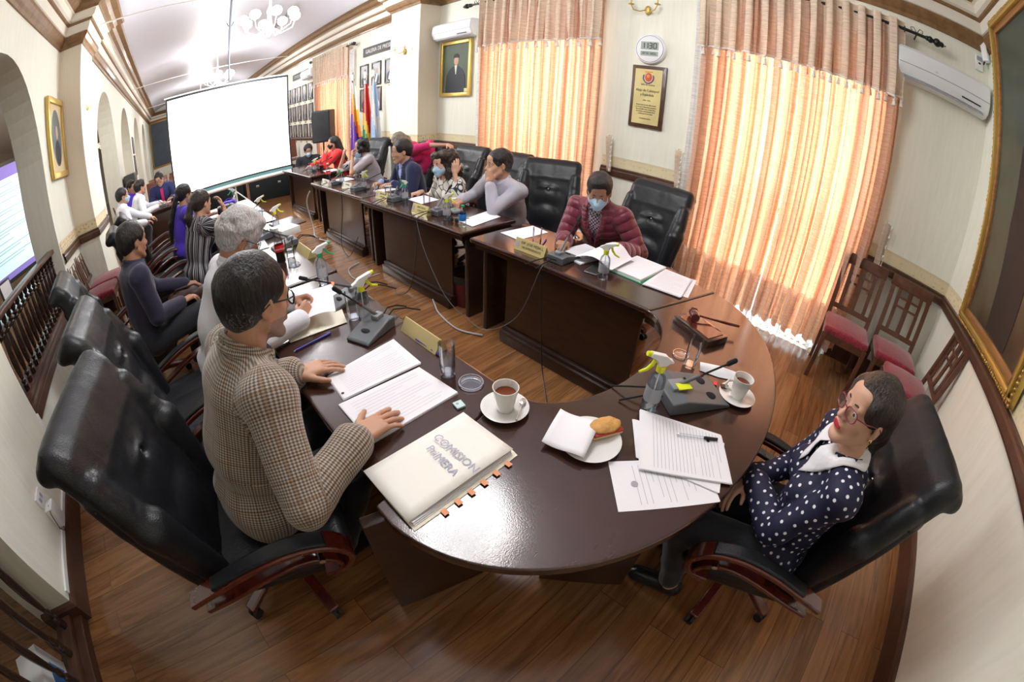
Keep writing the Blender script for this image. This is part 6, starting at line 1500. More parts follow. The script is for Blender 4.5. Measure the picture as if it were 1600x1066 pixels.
# ================================================================ THINGS ON THE TABLES
Z = HT + .001
M_PAPER = mat('paper', (.84, .84, .88), .75); M_MANILA = mat('manila_card', (.86, .82, .68), .7); M_CER = mat('white_ceramic', (.80, .80, .77), .12, coat=.5); M_TEA = mat('tea', (.16, .035, .010), .05); M_GL = glassy('drinking_glass'); M_CLR = glassy('clear_bottle', (.93, .95, .97)); M_WATER = glassy('water', (.90, .94, .96)); M_GREYP = mat('grey_microphone_plastic', (.115, .125, .135), .42); M_GREYL = mat('pale_grey_plastic', (.22, .235, .25), .4); M_YEL = mat('yellow_plastic', (.72, .78, .02), .35); M_GRN = mat('green_plastic', (.02, .38, .16), .35); M_FOAM = mat('black_foam', (.012, .013, .015), .9); M_BLUEP = mat('blue_pen', (.05, .04, .35), .35); M_PLATEG = mat('brass_nameplate', (.62, .52, .24), .35, metal=.35, noise=(8, .1)); M_FROST = mat('frosted_label', (.70, .72, .78), .5, alpha=.4); M_STEEL = mat('steel', (.7, .7, .7), .22, metal=1)
def quad_sheet(name, label, cat, pts, z_, n=3, th=.0012, m=None, group=None, curl=0.0, text=True, seed=0, jit=.004, lines=14, margin=.1, text_t=(.1, .9), rows=(.12, .88)):
    """a few loose sheets; pts = 4 corners, world xy; printed lines run from corner 0 to corner 1"""
    c = Vector((sum(p[0] for p in pts) / 4, sum(p[1] for p in pts) / 4, z_)); t = thing(name, label, cat, c, group=group); rs = np.random.RandomState(seed)
    for k in range(n):
        b = MB(); dx, dy = rs.uniform(-jit, jit, 2) if k < n - 1 else (0, 0)
        P = [Vector((p[0] - c.x + dx, p[1] - c.y + dy, 0)) for p in pts]
        def f(u, v, P=P, k=k): q = P[0].lerp(P[1], u).lerp(P[3].lerp(P[2], u), v); q.z = k * th + curl * (abs(u - .5) * 2) ** 3; return q
        b.grid(8, 8, f); o = b.build('sheet', m or M_PAPER, t, smooth=True)
    if text:
        b = MB(); zt = (n - 1) * th + .0008
        for i in range(lines):
            v = rows[0] + (rows[1] - rows[0]) * i / (lines - 1); u1 = text_t[1] - (rs.uniform(0, .45) if rs.rand() < .25 else 0)
            q = [P[0].lerp(P[1], u).lerp(P[3].lerp(P[2], u), vv) + Vector((0, 0, zt + curl * (abs(u - .5) * 2) ** 3)) for u, vv in ((text_t[0], v), (u1, v), (u1, v + .0042), (text_t[0], v + .0042))]
            b.bm.faces.new([b.bm.verts.new(x) for x in q])
        b.build('printed_lines', M_INKG, t, smooth=False)
    return t
def seal(t, x, y, z_, r_=.006):
    b = MB(); b.cyl((x, y, z_), (x, y, z_ + .0004), r_, n=14); b.build('ink_seal', M_INK, t)
# papers of the tweed jacket man
t = quad_sheet('document', 'stapled printed pages under the left hand of the tweed jacket man', 'paper', [(.346, 1.081), (.678, 1.074), (.687, 1.287), (.355, 1.243)][::-1], Z, 6, text=True, seed=1, lines=12); seal(t, -.16, -.06, .0072)
t = quad_sheet('document', 'printed pages under the right hand of the tweed jacket man', 'paper', [(.318, .842), (.672, .850), (.656, 1.056), (.318, 1.069)][::-1], Z, 6, seed=2, lines=12)
M_COVER = mat('cream_cover', (.88, .86, .80), .7)
# folder COMISION
t = thing('paper_folder', 'cream cardboard folder with handwritten COMISION and orange tabs', 'folder', (.42, .63, Z)); t.rotation_euler.z = 0
b = MB(); b.poly([(-.186, -.122), (.196, -.115), (.200, -.095), (.192, .115), (-.182, .120)], 0, .002); b.build('back_cover', M_MANILA, t, smooth=False)
for k in range(3): b = MB(); b.poly([(-.178, -.112 + .003 * k), (.186, -.104 + .003 * k), (.186, .110), (-.178, .115)], .002 + .004 * k, .0055 + .004 * k); b.build('page_stack', M_PAPER, t, smooth=False)
b = MB(); b.grid(10, 6, lambda u, v: (-.186 + .378 * u, -.100 + .22 * v, .016 + .010 * (1 - v) * math.sin(PI * u * .9) + .002)); o = b.build('front_cover', M_COVER, t, smooth=True); md = o.modifiers.new('t', 'SOLIDIFY'); md.thickness = .001
for i in range(6): b = MB(); b.box((-.09 + .048 * i, -.128 + .004 * i * .3, .006), (.008, .010, .0004)); b.build('index_tab', mat('orange_tab', (.85, .36, .18), .6), t)
M_PEN2 = mat('grey_marker', (.42, .44, .56), .7); txt('lettering', 'COMISION', .038, M_PEN2, t, (.055, -.003, .0285), (0, 0, R_(-90)), ext=.0003); txt('lettering', 'PriMERA', .036, M_PEN2, t, (.008, .0, .0285), (0, 0, R_(-93)), ext=.0003)
# papers before the woman
def qs(*a, **k): return quad_sheet(*a, **k)
t = qs('document', 'lower printed sheet with a crest nearest the camera on the curved table', 'paper', [(.700, .275), (1.0, .350), (.975, -.045), (.665, .170)], Z, 2, seed=4, lines=10, text_t=(.45, .9), rows=(.15, .85)) if False else qs('document', 'lower printed sheet with a crest on the curved table', 'paper', [(.785, .304), (.654, .178), (.880, -.051), (1.010, .075)], Z, 2, seed=4, lines=12, text_t=(.1, .9), rows=(.22, .85))
b = MB(); b.cyl((-.065, .07, .0022), (-.065, .07, .0026), .011, n=16); b.build('printed_crest', M_INKG, t)
qs('document', 'middle printed sheets sticking out under the top pages', 'paper', [(1.0, .345), (.860, .245), (.905, -.035), (1.120, .035)], Z + .003, 3, seed=5, text=False)
t = qs('document', 'top printed pages with a table of figures and a pen lying on them', 'paper', [(1.054, .350), (.820, .215), (.960, -.055), (1.142, .062)], Z + .007, 5, seed=6, lines=20, rows=(.15, .92), text_t=(.06, .94)); seal(t, .085, -.055, .0062)
def pen(a, c, label, m, z_=Z, capm=None):
    a = Vector((*a, z_ + .005)); c = Vector((*c, z_ + .005)); mid = (a + c) / 2; t = thing('pen', label, 'pen', mid); b = MB(); b.cyl(a - mid, c - mid, .0045, n=10); b.build('barrel', m, t); d = (c - a).normalized(); b = MB(); b.cyl(c - mid - d * .045, c - mid + d * .004, .0055, n=10); b.build('cap', capm or m, t); b = MB(); b.cyl(a - mid, a - mid - d * .008, .004, .001, n=8); b.build('tip', M_STEEL, t)
pen((1.031, .184), (1.101, .066), 'clear pen with a black grip lying on the printed pages', M_CLR, Z + .0135, M_INK); pen((.315, 1.503), (.493, 1.524), 'blue pen lying beside the manila folder', M_BLUEP); pen((.758, 1.223), (.762, 1.073), 'blue pen lying behind the tweed jacket man nameplate', M_BLUEP); pen((2.00, 1.61), (2.14, 1.682), 'violet pen beside the glass on the maroon jacket man table', M_BLUEP)
# cups and saucers
def cup(x, y, rz, label, slabel, spoon=False, bag=False):
    s = thing('saucer', slabel, 'saucer', (x, y, Z), group=None); b = MB(); b.lathe([(0, 0), (.042, 0), (.046, .004), (.078, .017), (.080, .019), (.076, .020), (.045, .009), (0, .007)], n=36); b.build('dish', M_CER, s)
    t = thing('coffee_cup', label, 'cup', (x, y, Z + .0075), rz=rz); b = MB(); b.lathe([(0, 0), (.026, 0), (.028, .004), (.033, .03), (.041, .085), (.0425, .092), (.040, .092), (.037, .08), (.030, .03), (.024, .008), (0, .007)], n=36); b.build('cup_body', M_CER, t); b = MB(); b.tube([(-.036, 0, .070), (-.058, 0, .072), (-.066, 0, .055), (-.060, 0, .036), (-.033, 0, .026)], .0052, 8); b.build('handle', M_CER, t); b = MB(); b.cyl((0, 0, .066), (0, 0, .067), .0345, n=30); b.build('tea', M_TEA, t)
    if spoon:
        q = thing('teaspoon', 'steel teaspoon resting on the saucer of the nearer cup', 'spoon', (x, y, Z + .02)); b = MB(); b.tube([(-.025, -.075, .004), (.0, -.06, .006), (.035, -.04, .006)], [.0032, .002, .002], 6); b.sph((.052, -.030, .005), .018, 8, (1, .62, .25), rot=(0, 0, R_(30))); b.build('spoon_body', M_STEEL, q)
    if bag:
        q = thing('teabag', 'used brown teabag on the farther saucer with a red tag', 'teabag', (x + .0, y, Z + .019)); b = MB(); b.box((.0, .062, .004), (.012, .018, .004), bev=.003, rot=(0, 0, .5)); b.build('bag', mat('brown_teabag', (.10, .045, .02), .8), q); b = MB(); b.box((.02, .105, -.014), (.013, .008, .001), rot=(0, 0, .3)); b.build('tag', mat('red_tag', (.7, .06, .08), .6), q)
cup(.730, .680, R_(200), 'white cup of tea between the folder and the plate of food', 'white saucer holding the nearer tea cup and a spoon', spoon=True); cup(1.405, .085, R_(-60), 'white cup of tea beside the large microphone base', 'white saucer at the right edge of the curved table', bag=True)
# plate with a pastry and napkin
t = thing('plate', 'white plate with a half sandwich and napkin', 'plate', (.815, .395, Z)); b = MB(); b.lathe([(0, 0), (.055, 0), (.06, .004), (.098, .014), (.100, .016), (.096, .017), (.058, .008), (0, .006)], n=40); b.build('dish', M_CER, t)
t = thing('sandwich', 'half toasted sandwich with red filling on the plate', 'food', (.875, .385, Z + .014), rz=R_(-28)); F = Field((-.07, -.045, -.01), (.07, .045, .05), .0035); F.ell((0, 0, .024), (.054, .034, .015), k=.004); F.half((0, 0, .019), (0, 0, -1)); F.ripple(.0012, 160, 3); link('upper_bread', F.mesh('b'), mat('toasted_bread', (.62, .33, .10), .75, noise=(30, .35), bump=(60, .5, 3)), t, True); F = Field((-.07, -.045, -.01), (.07, .045, .05), .0035); F.box((0, 0, .005), (.055, .032, .006), .005, k=0); link('lower_bread', F.mesh('b'), mat('pale_bread', (.75, .52, .25), .8, noise=(30, .2)), t, True); b = MB(); b.box((0, -.002, .0155), (.052, .031, .004), bev=.002); b.build('filling', mat('red_filling', (.38, .03, .02), .45, noise=(40, .5)), t)
t = thing('napkin', 'folded white paper napkin draped over the plate rim', 'napkin', (.785, .437, Z + .018)); b = MB()
b.grid(8, 8, lambda u, v: ((.075 - .15 * v) * 1.0 + .03 * (u - .5), (u - .5) * .135 + .02 * (v - .5) + .01, .018 + .010 * math.sin(5 * u + 1) * .6 - .020 * max(0, v - .55) * 1.2)); o = b.build('tissue', M_PAPER, t, smooth=True, rot=(0, 0, R_(25))); md = o.modifiers.new('t', 'SOLIDIFY'); md.thickness = .0012
# glasses
def glass(x, y, label, h=.135, r_=.031, water=.4, zz=Z, lid=False, group='straight water glasses'):
    t = thing('water_glass', label, 'glass', (x, y, zz), group=group); b = MB(); b.lathe([(0, 0), (r_ * .86, 0), (r_ * .9, .004), (r_, h), (r_ - .0018, h), (r_ * .86, .012), (0, .011)], n=28); b.build('glass_body', M_GL, t)
    if water: b = MB(); b.lathe([(0, .0125), (r_ * .84, .0125), (r_ * .86 + (r_ * .1) * water, h * water), (0, h * water)], n=24); b.build('water', M_WATER, t)
    if lid: b = MB(); b.lathe([(0, h + .002), (r_ + .012, h + .002), (r_ + .012, h + .008), (0, h + .012)], n=24); b.build('lid', M_CLR, t)
    return t
glass(.715, .957, 'tall half-full water glass by the edge near the tea cup'); glass(.646, 1.575, 'tall water glass with a wide rim beside the spray bottle of the left table', lid=False); glass(1.46, .33, 'tall water glass behind the large microphone on the curved table'); glass(1.986, 1.636, 'water glass behind the brass nameplate of the maroon jacket man'); glass(2.024, 2.932, 'water glass before the curly-haired woman'); glass(1.97, 3.52, 'lidded glass before the navy suit man', lid=True); glass(.687, 2.68, 'water glass beside the cola bottle'); glass(2.06, 4.02, 'small glass before the navy suit man, left of his papers', h=.09); glass(2.25, 6.62, 'lidded glass on the farthest window-side table', lid=True); glass(2.30, 4.9, 'glass by the phone on the grey top woman table')
for x, y, l, r_ in ((.741, .859, 'clear round plastic lid beside the tall water glass', .044), (1.505, .392, 'clear round lid by the gavel block', .036), (.655, 2.50, 'clear round lid near the cola bottle', .040)):
    t = thing('clear_lid', l, 'lid', (x, y, Z)); b = MB(); b.lathe([(0, 0), (r_, 0), (r_ + .002, .006), (r_ - .004, .010), (r_ - .008, .006), (0, .005)], n=32); b.tube([((r_ - .001) * math.cos(a), (r_ - .001) * math.sin(a), .007) for a in np.linspace(0, 2 * PI, 30)[:-1]], .0028, 6, closed=True); b.build('disc', M_CLR, t)
t = thing('small_box', 'tiny square pale blue box between folder and tea cup', 'box', (.634, .798, Z), rz=R_(-10)); b = MB(); b.box((0, 0, .004), (.016, .017, .004), bev=.001); b.build('body', mat('pale_teal', (.55, .72, .72), .5), t); b = MB(); b.cyl((-.004, .004, .008), (-.004, .004, .0085), .005, n=10); b.build('emblem', M_INKG, t)
# spray bottles
def spray(x, y, rz, label, cm, h=.15, liquid=.5, group='hand sanitiser spray bottles'):
    t = thing('spray_bottle', label, 'spray bottle', (x, y, Z), rz=rz, group=group); b = MB(); b.lathe([(0, .002), (.028, 0), (.031, .006), (.031, h * .72), (.027, h * .86), (.014, h * .97), (.0135, h)], n=24); b.build('bottle_body', M_CLR, t)
    b = MB(); b.lathe([(0, .006), (.028, .006), (.0285, h * .72 * liquid), (0, h * .72 * liquid)], n=24); b.build('liquid', M_WATER, t); b = MB(); b.lathe([(.0312, h * .28), (.0315, h * .30), (.0315, h * .62), (.0312, h * .64)], n=24, ); b.build('label_sleeve', M_FROST, t)
    b = MB(); b.cyl((0, 0, h - .002), (0, 0, h + .022), .0155, n=16); b.build('collar', cm, t)
    b = MB(); b.poly([(.026, h + .030), (.040, h + .031), (.041, h + .037), (.024, h + .046), (.008, h + .060), (-.050, h + .076), (-.058, h + .064), (-.022, h + .044), (-.013, h + .020), (.013, h + .020)], -.011, .011, Matrix(((1, 0, 0, 0), (0, 0, 1, 0), (0, 1, 0, 0), (0, 0, 0, 1)))); o = b.build('sprayer_head', M_WHITE, t, smooth=False, fix=True); rounded_edge(o, .004, 2)
    b = MB(); b.tube([(-.030, 0, h + .045), (-.036, 0, h + .028), (-.054, 0, h + .010), (-.080, 0, h + .002)], [.007, .007, .006, .0045], 8); b.cyl((-.050, 0, h + .068), (-.066, 0, h + .072), .010, .008, n=10); b.build('trigger', cm, t)
    b = MB(); b.cyl((0, 0, .01), (0, 0, h), .002, n=6); b.build('dip_tube', M_WHITE, t)
spray(1.093, .335, R_(-38), 'yellow-trigger spray bottle on the curved table beside the large microphone', M_YEL, .165); spray(.668, 1.50, R_(175), 'yellow-trigger spray bottle with a label beside the tweed jacket man microphone', M_YEL, .16); spray(.692, 2.06, R_(165), 'green-trigger spray bottle at the joint of the two left tables', M_GRN, .16); spray(1.90, 1.062, R_(100), 'yellow-topped clear bottle before the maroon jacket man', M_YEL, .15); spray(1.93, 2.52, R_(110), 'yellow-trigger spray bottle before the grey shirt man', M_YEL); spray(2.03, 3.30, R_(20), 'green-topped spray bottle before the curly-haired woman', M_GRN)
spray(2.05, 4.22, R_(110), 'yellow-trigger spray bottle before the navy suit man', M_YEL); spray(2.02, 4.78, R_(10), 'green-topped spray bottle beside the pale nameplate', M_GRN); spray(2.26, 6.45, R_(160), 'yellow-trigger spray bottle on the farthest window-side table', M_YEL); spray(.80, 3.46, R_(170), 'yellow-trigger spray bottle near the white box on the left table', M_YEL); spray(.80, 4.12, R_(170), 'yellow-trigger spray bottle before the striped blouse woman', M_YEL); spray(.72, 5.35, R_(10), 'green-trigger spray bottle at the far end of the cluttered table', M_GRN)
def softdrink(x, y, label, h=.235):
    t = thing('cola_bottle', label, 'bottle', (x, y, Z), group='plastic bottles of cola'); P = [(0, .002), (.026, 0), (.032, .01), (.030, .05), (.033, .08), (.033, .13), (.030, .155), (.014, .205), (.013, .225)]
    b = MB(); b.lathe([(r_, z_ * h / .235) for r_, z_ in P], n=22); b.build('bottle_body', M_CLR, t); b = MB(); b.lathe([(0, .004), (.0305, .008), (.0285, .05), (.0315, .08), (.031, .10), (0, .10)], n=20); b.build('cola', mat('dark_cola', (.012, .004, .003), .05), t); b = MB(); b.cyl((0, 0, .225 * h / .235), (0, 0, .243 * h / .235), .0145, n=16); b.build('cap', M_WHITE, t)
    b = MB(); b.lathe([(.0335, .085), (.0342, .087), (.0342, .127), (.0335, .129)], n=24); lb = b.build('label_band', mat('red_label', (.62, .015, .02), .35), t); a = math.atan2(-y, -x); txt('lettering', 'Coca-Cola', .017, M_PAPER, lb, (.0348 * math.cos(a), .0348 * math.sin(a), .106), (PI / 2, 0, a + PI / 2), ext=.0004)
softdrink(.60, 2.62, 'cola bottle with red label by the white-haired man'); softdrink(2.06, 5.34, 'cola bottle before the woman in the grey top'); softdrink(2.36, 6.40, 'cola bottle before the woman in the red blouse')
t = thing('water_bottle', 'small clear water bottle with a blue label at the table corner', 'bottle', (1.90, 2.29, Z)); b = MB(); b.lathe([(0, .002), (.026, 0), (.028, .01), (.027, .10), (.012, .14), (.012, .155)], n=20); b.build('bottle_body', M_CLR, t); b = MB(); b.lathe([(.028, .05), (.0288, .052), (.0288, .098), (.028, .10)], n=20); b.build('label_band', mat('blue_label', (.03, .22, .62), .4), t); b = MB(); b.cyl((0, 0, .155), (0, 0, .168), .013); b.build('cap', M_GRN, t)
# table microphones
def microphone(x, y, rz, label, head, big=False, lit=False, group='grey conference microphones'):
    """rz: heading of the unit's front (speaker side is -Y)"""
    t = thing('table_microphone', label, 'microphone', (x, y, Z), rz=rz, group=group)
    w_, l_ = (.095, .135) if big else (.062, .098)
    b = MB(); b.poly([(-l_, 0), (l_, 0), (l_, .045 if not big else .050), (l_ * .55, .050 if not big else .056), (-l_ * .9, .016), (-l_, .010)], -w_, w_, Matrix(((0, 0, 1, 0), (1, 0, 0, 0), (0, 1, 0, 0), (0, 0, 0, 1)))); o = b.build('base', M_GREYP, t, smooth=False); rounded_edge(o, .009)
    b = MB(); b.box((0, l_ * .55, .055), (w_ * .32, l_ * .25, .012), bev=.006); b.build('hump', M_GREYL, t); b = MB()
    if big:
        b.sph((-.045, -l_ * .45, .030), .022, 8, (1, 1, .18)); b.build('button', M_FOAM, t); b = MB(); b.sph((.045, -l_ * .45, .030), .022, 8, (1, 1, .18))
    else: b.sph((0, -l_ * .35, .030), .022, 8, (1.1, .6, .2))
    b.build('button', M_FOAM, t)
    if big:
        for i in range(3): b = MB(); b.box((.02 + .015 * i, l_ * .1, .044), (.004, .004, .003)); b.build('key', M_FOAM, t)
        b = MB(); b.box((-.02, l_ * .45, .067), (.018, .028, .002), rot=(0, 0, 0)); b.build('sticker', M_YEL, t)
    hp = Matrix.Rotation(-rz, 4, 'Z') @ (Vector(head) - Vector((x, y, Z))); s0 = Vector((0, l_ * .55, .06)); d = (hp - s0); mid = s0 + d * .42
    b = MB(); b.cyl(s0, mid, .0085, .0065, n=10); b.build('lower_stem', M_GREYP, t); b = MB(); b.cyl(mid, hp, .004, n=8); b.build('gooseneck', M_FOAM, t); b = MB(); dn = d.normalized(); b.cyl(hp - dn * .022, hp + dn * .012, .010, n=12); b.sph(hp + dn * .012, .0105, 8); b.sph(hp - dn * .020, .0085, 6); b.build('foam_head', M_FOAM, t); b = MB(); b.cyl(mid - dn * .006, mid + dn * .006, .0075, n=12); b.build('ring', mat('red_ring', (.6, .02, .02), .4, emit=((1, .05, .02), 6)) if lit else mat('dark_red_ring', (.12, .01, .015), .4), t)
    b = MB()
    for k in (-1, 1): b.tube([(k * .012, l_, .022), (k * .018, l_ + .05, .045), (k * .03 + .02, l_ + .11, .03), (k * .04 + .05, l_ + .16, .004)], .0035, 6)
    b.build('cable', M_FOAM, t); return t
# rz: +Y of the unit points away from its speaker
microphone(.645, 1.405, R_(-68), 'grey microphone unit right before the tweed jacket man', (.545, 1.475, .965)); microphone(.69, 1.76, R_(-85), 'grey microphone unit with a lit red ring before the white-haired man', (.50, 1.80, .93), lit=True); microphone(1.275, .245, R_(52), 'largest grey microphone console, on the curved table', (1.375, .150, .905), big=True)
microphone(1.95, 1.38, R_(90), 'grey microphone unit before the maroon jacket man', (2.13, 1.42, .98)); microphone(2.02, 2.70, R_(90), 'grey microphone unit before the grey shirt man', (2.17, 2.78, .95)); microphone(2.03, 3.42, R_(90), 'grey microphone unit before the navy suit man', (2.2, 3.62, .95)); microphone(2.02, 4.26, R_(90), 'grey microphone unit left of the navy suit man papers', (2.25, 4.12, .93)); microphone(2.02, 4.92, R_(90), 'grey microphone unit beside the farther pale nameplate', (2.2, 5.0, .95)); microphone(2.34, 6.62, R_(90), 'grey microphone unit before the red blouse woman', (2.5, 6.3, .95))
microphone(.72, 2.95, R_(-88), 'grey microphone unit past the cola bottle', (.55, 3.0, .93)); microphone(.68, 4.30, R_(-95), 'pale microphone unit before the striped blouse woman', (.78, 4.0, .93)); microphone(.62, 3.35, R_(-85), 'microphone unit by the white box on the left table', (.5, 3.6, .92)); microphone(-.30, 7.62, R_(180), 'microphone unit on the far table before the pink tie', (-.5, 7.95, .95))
# gavel
t = thing('gavel_block', 'dark wooden block under the gavel', 'gavel block', (1.775, .405, Z), rz=R_(-24)); b = MB(); b.box((0, 0, .018), (.075, .125, .018), bev=.004); b.build('block', M_TABLE, t); b = MB(); b.box((.0, 0, .0375), (.055, .105, .0015)); b.build('inlay', M_CHAIRWOOD, t)
t = thing('gavel', 'dark wooden gavel lying on its block', 'gavel', (1.80, .46, Z + .038), rz=R_(-60)); b = MB(); b.lathe([(0, -.04), (.022, -.038), (.024, -.028), (.018, -.022), (.022, -.014), (.022, .014), (.018, .022), (.024, .028), (.022, .038), (0, .04)], (0, 0, .025), n=18, M=Matrix.Rotation(PI / 2, 4, 'X')); b.build('gavel_head', M_CHAIRWOOD, t); b = MB(); b.tube([(0.015, 0, .025), (.08, 0, .02), (.20, 0, .012), (.25, 0, .010)], [.006, .005, .008, .007], 10); b.build('handle', M_CHAIRWOOD, t)
t = thing('face_mask', 'white folded face mask lying on the curved table', 'mask', (1.52, .21, Z), rz=R_(-70)); b = MB(); b.grid(8, 6, lambda u, v: ((u - .5) * .17, (v - .5) * .09 * (1 - .25 * abs(u - .5) * 2), .003 + .018 * math.sin(PI * u) * math.sin(PI * v))); o = b.build('mask_body', M_PAPER, t, smooth=True); b = MB(); b.tube([(.08, .02, .004), (.11, .0, .002), (.10, -.03, .002), (.08, -.03, .004)], .0015, 5); b.build('ear_loop', M_PAPER, t)
# name plates
def nameplate(x, y, rz, label, lines, w_=.125, m=None, group='brass name plates', low=False):
    t = thing('name_plate', label, 'name plate', (x, y, Z), rz=rz, group=group); b = MB(); b.poly([(-.03, 0), (.03, 0), (.0, .075), (-.004, .075)], -w_, w_, Matrix(((0, 0, 1, 0), (1, 0, 0, 0), (0, 1, 0, 0), (0, 0, 0, 1)))); o = b.build('plate_body', m or M_PLATEG, t, smooth=False); t.scale = (1, 1.1, .72) if lines is None else (1, 1, 1)
    a = math.atan2(.075, .026)
    if lines:
        for i, s_ in enumerate(lines): txt('lettering', s_, .024 - .003 * i, M_INK, o, (.018, -(.03 - .026 * ((.052 - .027 * i) / .075)) - .0006, .052 - .027 * i), (a, 0, 0), ext=.0005)
        b = MB(); b.box((-w_ + .022, -.0175, .0375), (.013, .0008, .020), rot=(a - PI / 2, 0, 0)); b.build('emblem', M_INKG, o)
    return t
nameplate(1.875, 1.585, R_(-90), 'brass name plate lettered VICEPRESIDENTE before the maroon jacket man', ['DIP. JOSE MEJIA L.', 'VICEPRESIDENTE'], .125); nameplate(1.90, 2.835, R_(-90), 'brass name plate before the grey shirt man', ['DIPUTADO', 'CONCEJAL'], .115); nameplate(1.955, 3.60, R_(-90), 'brass name plate before the curly-haired woman', ['DIPUTADA', 'CONCEJAL'], .115); nameplate(1.96, 4.47, R_(-90), 'pale name plate before the navy suit man', ['CONCEJAL'], .12, M_MANILA); nameplate(1.90, 5.02, R_(-90), 'pale name plate left of the green-topped bottle', ['CONCEJAL'], .12, M_MANILA)
nameplate(.785, 1.21, R_(90), 'brass name plate turned away from the camera by the tweed jacket man', None, .125); nameplate(.79, 2.65, R_(90), 'brass name plate turned away from the camera by the cola bottle', None, .13)
# papers, folders, phones
G = 'loose papers on the tables'
quad_sheet('document', 'white sheet alone at the far end of the maroon jacket man table', 'paper', [(2.01, 2.0), (1.989, 1.80), (2.30, 1.79), (2.33, 1.97)], Z, 2, text=False, group=G)
quad_sheet('document', 'pile of white papers open under the maroon jacket man hands', 'paper', [(2.02, 1.50), (1.96, 1.26), (2.26, 1.22), (2.30, 1.46)], Z, 8, text=True, seed=9, lines=10, group=G)
t = thing('held_paper', 'curled white page held up by the maroon jacket man', 'paper', (2.14, 1.22, Z + .01)); b = MB(); b.grid(12, 6, lambda u, v: (-.16 + .30 * v * (1 - .1 * u), .12 - .26 * u - .03 * math.sin(u * 2), .010 + .085 * math.sin(PI * min(1, u * 1.15) * .9) * (.6 + .4 * v))); o = b.build('sheet', M_PAPER, t, smooth=True)
t = thing('green_binder', 'thick bound report with a green back cover beside the bottle', 'book', (2.21, .99, Z), rz=R_(-2)); b = MB(); b.box((0, 0, .001), (.182, .125, .001)); b.build('back_cover', M_GRN, t); b = MB(); b.box((-.002, 0, .012), (.172, .112, .0095)); b.build('page_block', M_PAPER, t); b = MB(); b.box((-.002, 0, .0218), (.165, .105, .0003)); b.build('front_page', M_PAPER, t)
for i in range(2): quad_sheet('document', ('sheaf of white papers at the joint of the curved table', 'single sheet under the sheaf of white papers')[i], 'paper', [[(2.02, .86), (2.05, .63), (2.37, .685), (2.37, .875)], [(2.03, .83), (2.10, .60), (2.41, .66), (2.36, .84)]][i], Z + (.003 if i == 0 else 0), 6 if i == 0 else 1, text=i == 0, seed=12, group=G)
t = thing('phone', 'dark phone lying between papers and bottle', 'phone', (1.975, 1.155, Z), rz=R_(8)); b = MB(); b.box((0, 0, .005), (.085, .042, .0045), bev=.003); b.build('phone_body', M_GREYL, t); b = MB(); b.box((0, 0, .0098), (.081, .038, .0004)); b.build('phone_screen', M_INK, t)
quad_sheet('document', 'manila folder and papers by the white-haired man', 'folder', [(.31, 1.60), (.50, 1.63), (.655, 1.57), (.45, 1.80)][::1] if False else [(.32, 1.585), (.60, 1.56), (.65, 1.74), (.34, 1.80)], Z, 4, m=M_MANILA, text=False)
quad_sheet('document', 'white sheet under the lit microphone', 'paper', [(.50, 1.86), (.70, 1.84), (.72, 2.02), (.50, 2.04)], Z, 2, text=False, group=G)
t = thing('held_paper', 'folded white page held by the white-haired man', 'paper', (.50, 1.70, Z + .02), rz=R_(-20)); b = MB(); b.grid(8, 6, lambda u, v: (-.10 + .20 * u, -.09 + .18 * v, .012 + .075 * math.sin(PI * u * .7) * (.55 + .45 * v))); b.build('sheet', M_PAPER, t, smooth=True)
quad_sheet('document', 'long white sheet at the right end of the grey shirt man table', 'paper', [(1.97, 2.42), (1.95, 2.235), (2.31, 2.30), (2.34, 2.50)], Z, 3, text=False, group=G)
quad_sheet('document', 'white sheets before the curly-haired woman', 'paper', [(2.10, 3.38), (2.08, 3.10), (2.30, 3.12), (2.32, 3.40)], Z, 2, text=False, group=G); quad_sheet('document', 'white sheets before the navy suit man', 'paper', [(2.08, 4.05), (2.06, 3.90), (2.30, 3.88), (2.30, 4.05)], Z, 2, text=False, group=G)
quad_sheet('document', 'white papers before the grey top woman', 'paper', [(2.06, 5.25), (2.05, 4.98), (2.30, 5.0), (2.30, 5.28)], Z, 3, text=False, group=G); quad_sheet('document', 'white papers before the red blouse woman', 'paper', [(2.36, 6.35), (2.32, 6.10), (2.55, 6.1), (2.56, 6.35)], Z, 2, text=False, group=G)
quad_sheet('document', 'white pages before the striped blouse woman', 'paper', [(.42, 4.35), (.70, 4.45), (.66, 4.75), (.40, 4.66)], Z, 4, text=False, group=G); quad_sheet('document', 'white pages at the violet top woman place', 'paper', [(.45, 5.0), (.80, 4.95), (.82, 5.3), (.46, 5.32)], Z, 3, text=False, group=G); quad_sheet('document', 'white pages past the cola bottle', 'paper', [(.35, 3.1), (.62, 3.05), (.64, 3.3), (.36, 3.3)], Z, 4, text=False, group=G); quad_sheet('document', 'papers on the far table before the pink tie', 'paper', [(-.5, 7.9), (-.15, 7.9), (-.15, 8.15), (-.5, 8.15)], Z, 4, text=False, group=G)
t = thing('coffee_cup', 'white cup on the grey shirt man table', 'cup', (2.24, 2.84, Z), rz=R_(-100)); b = MB(); b.lathe([(0, 0), (.026, 0), (.034, .03), (.042, .075), (.040, .075), (.03, .03), (0, .006)], n=24); b.build('cup_body', M_CER, t); b = MB(); b.tube([(-.036, 0, .060), (-.058, 0, .060), (-.060, 0, .036), (-.033, 0, .026)], .005, 8); b.build('handle', M_CER, t)
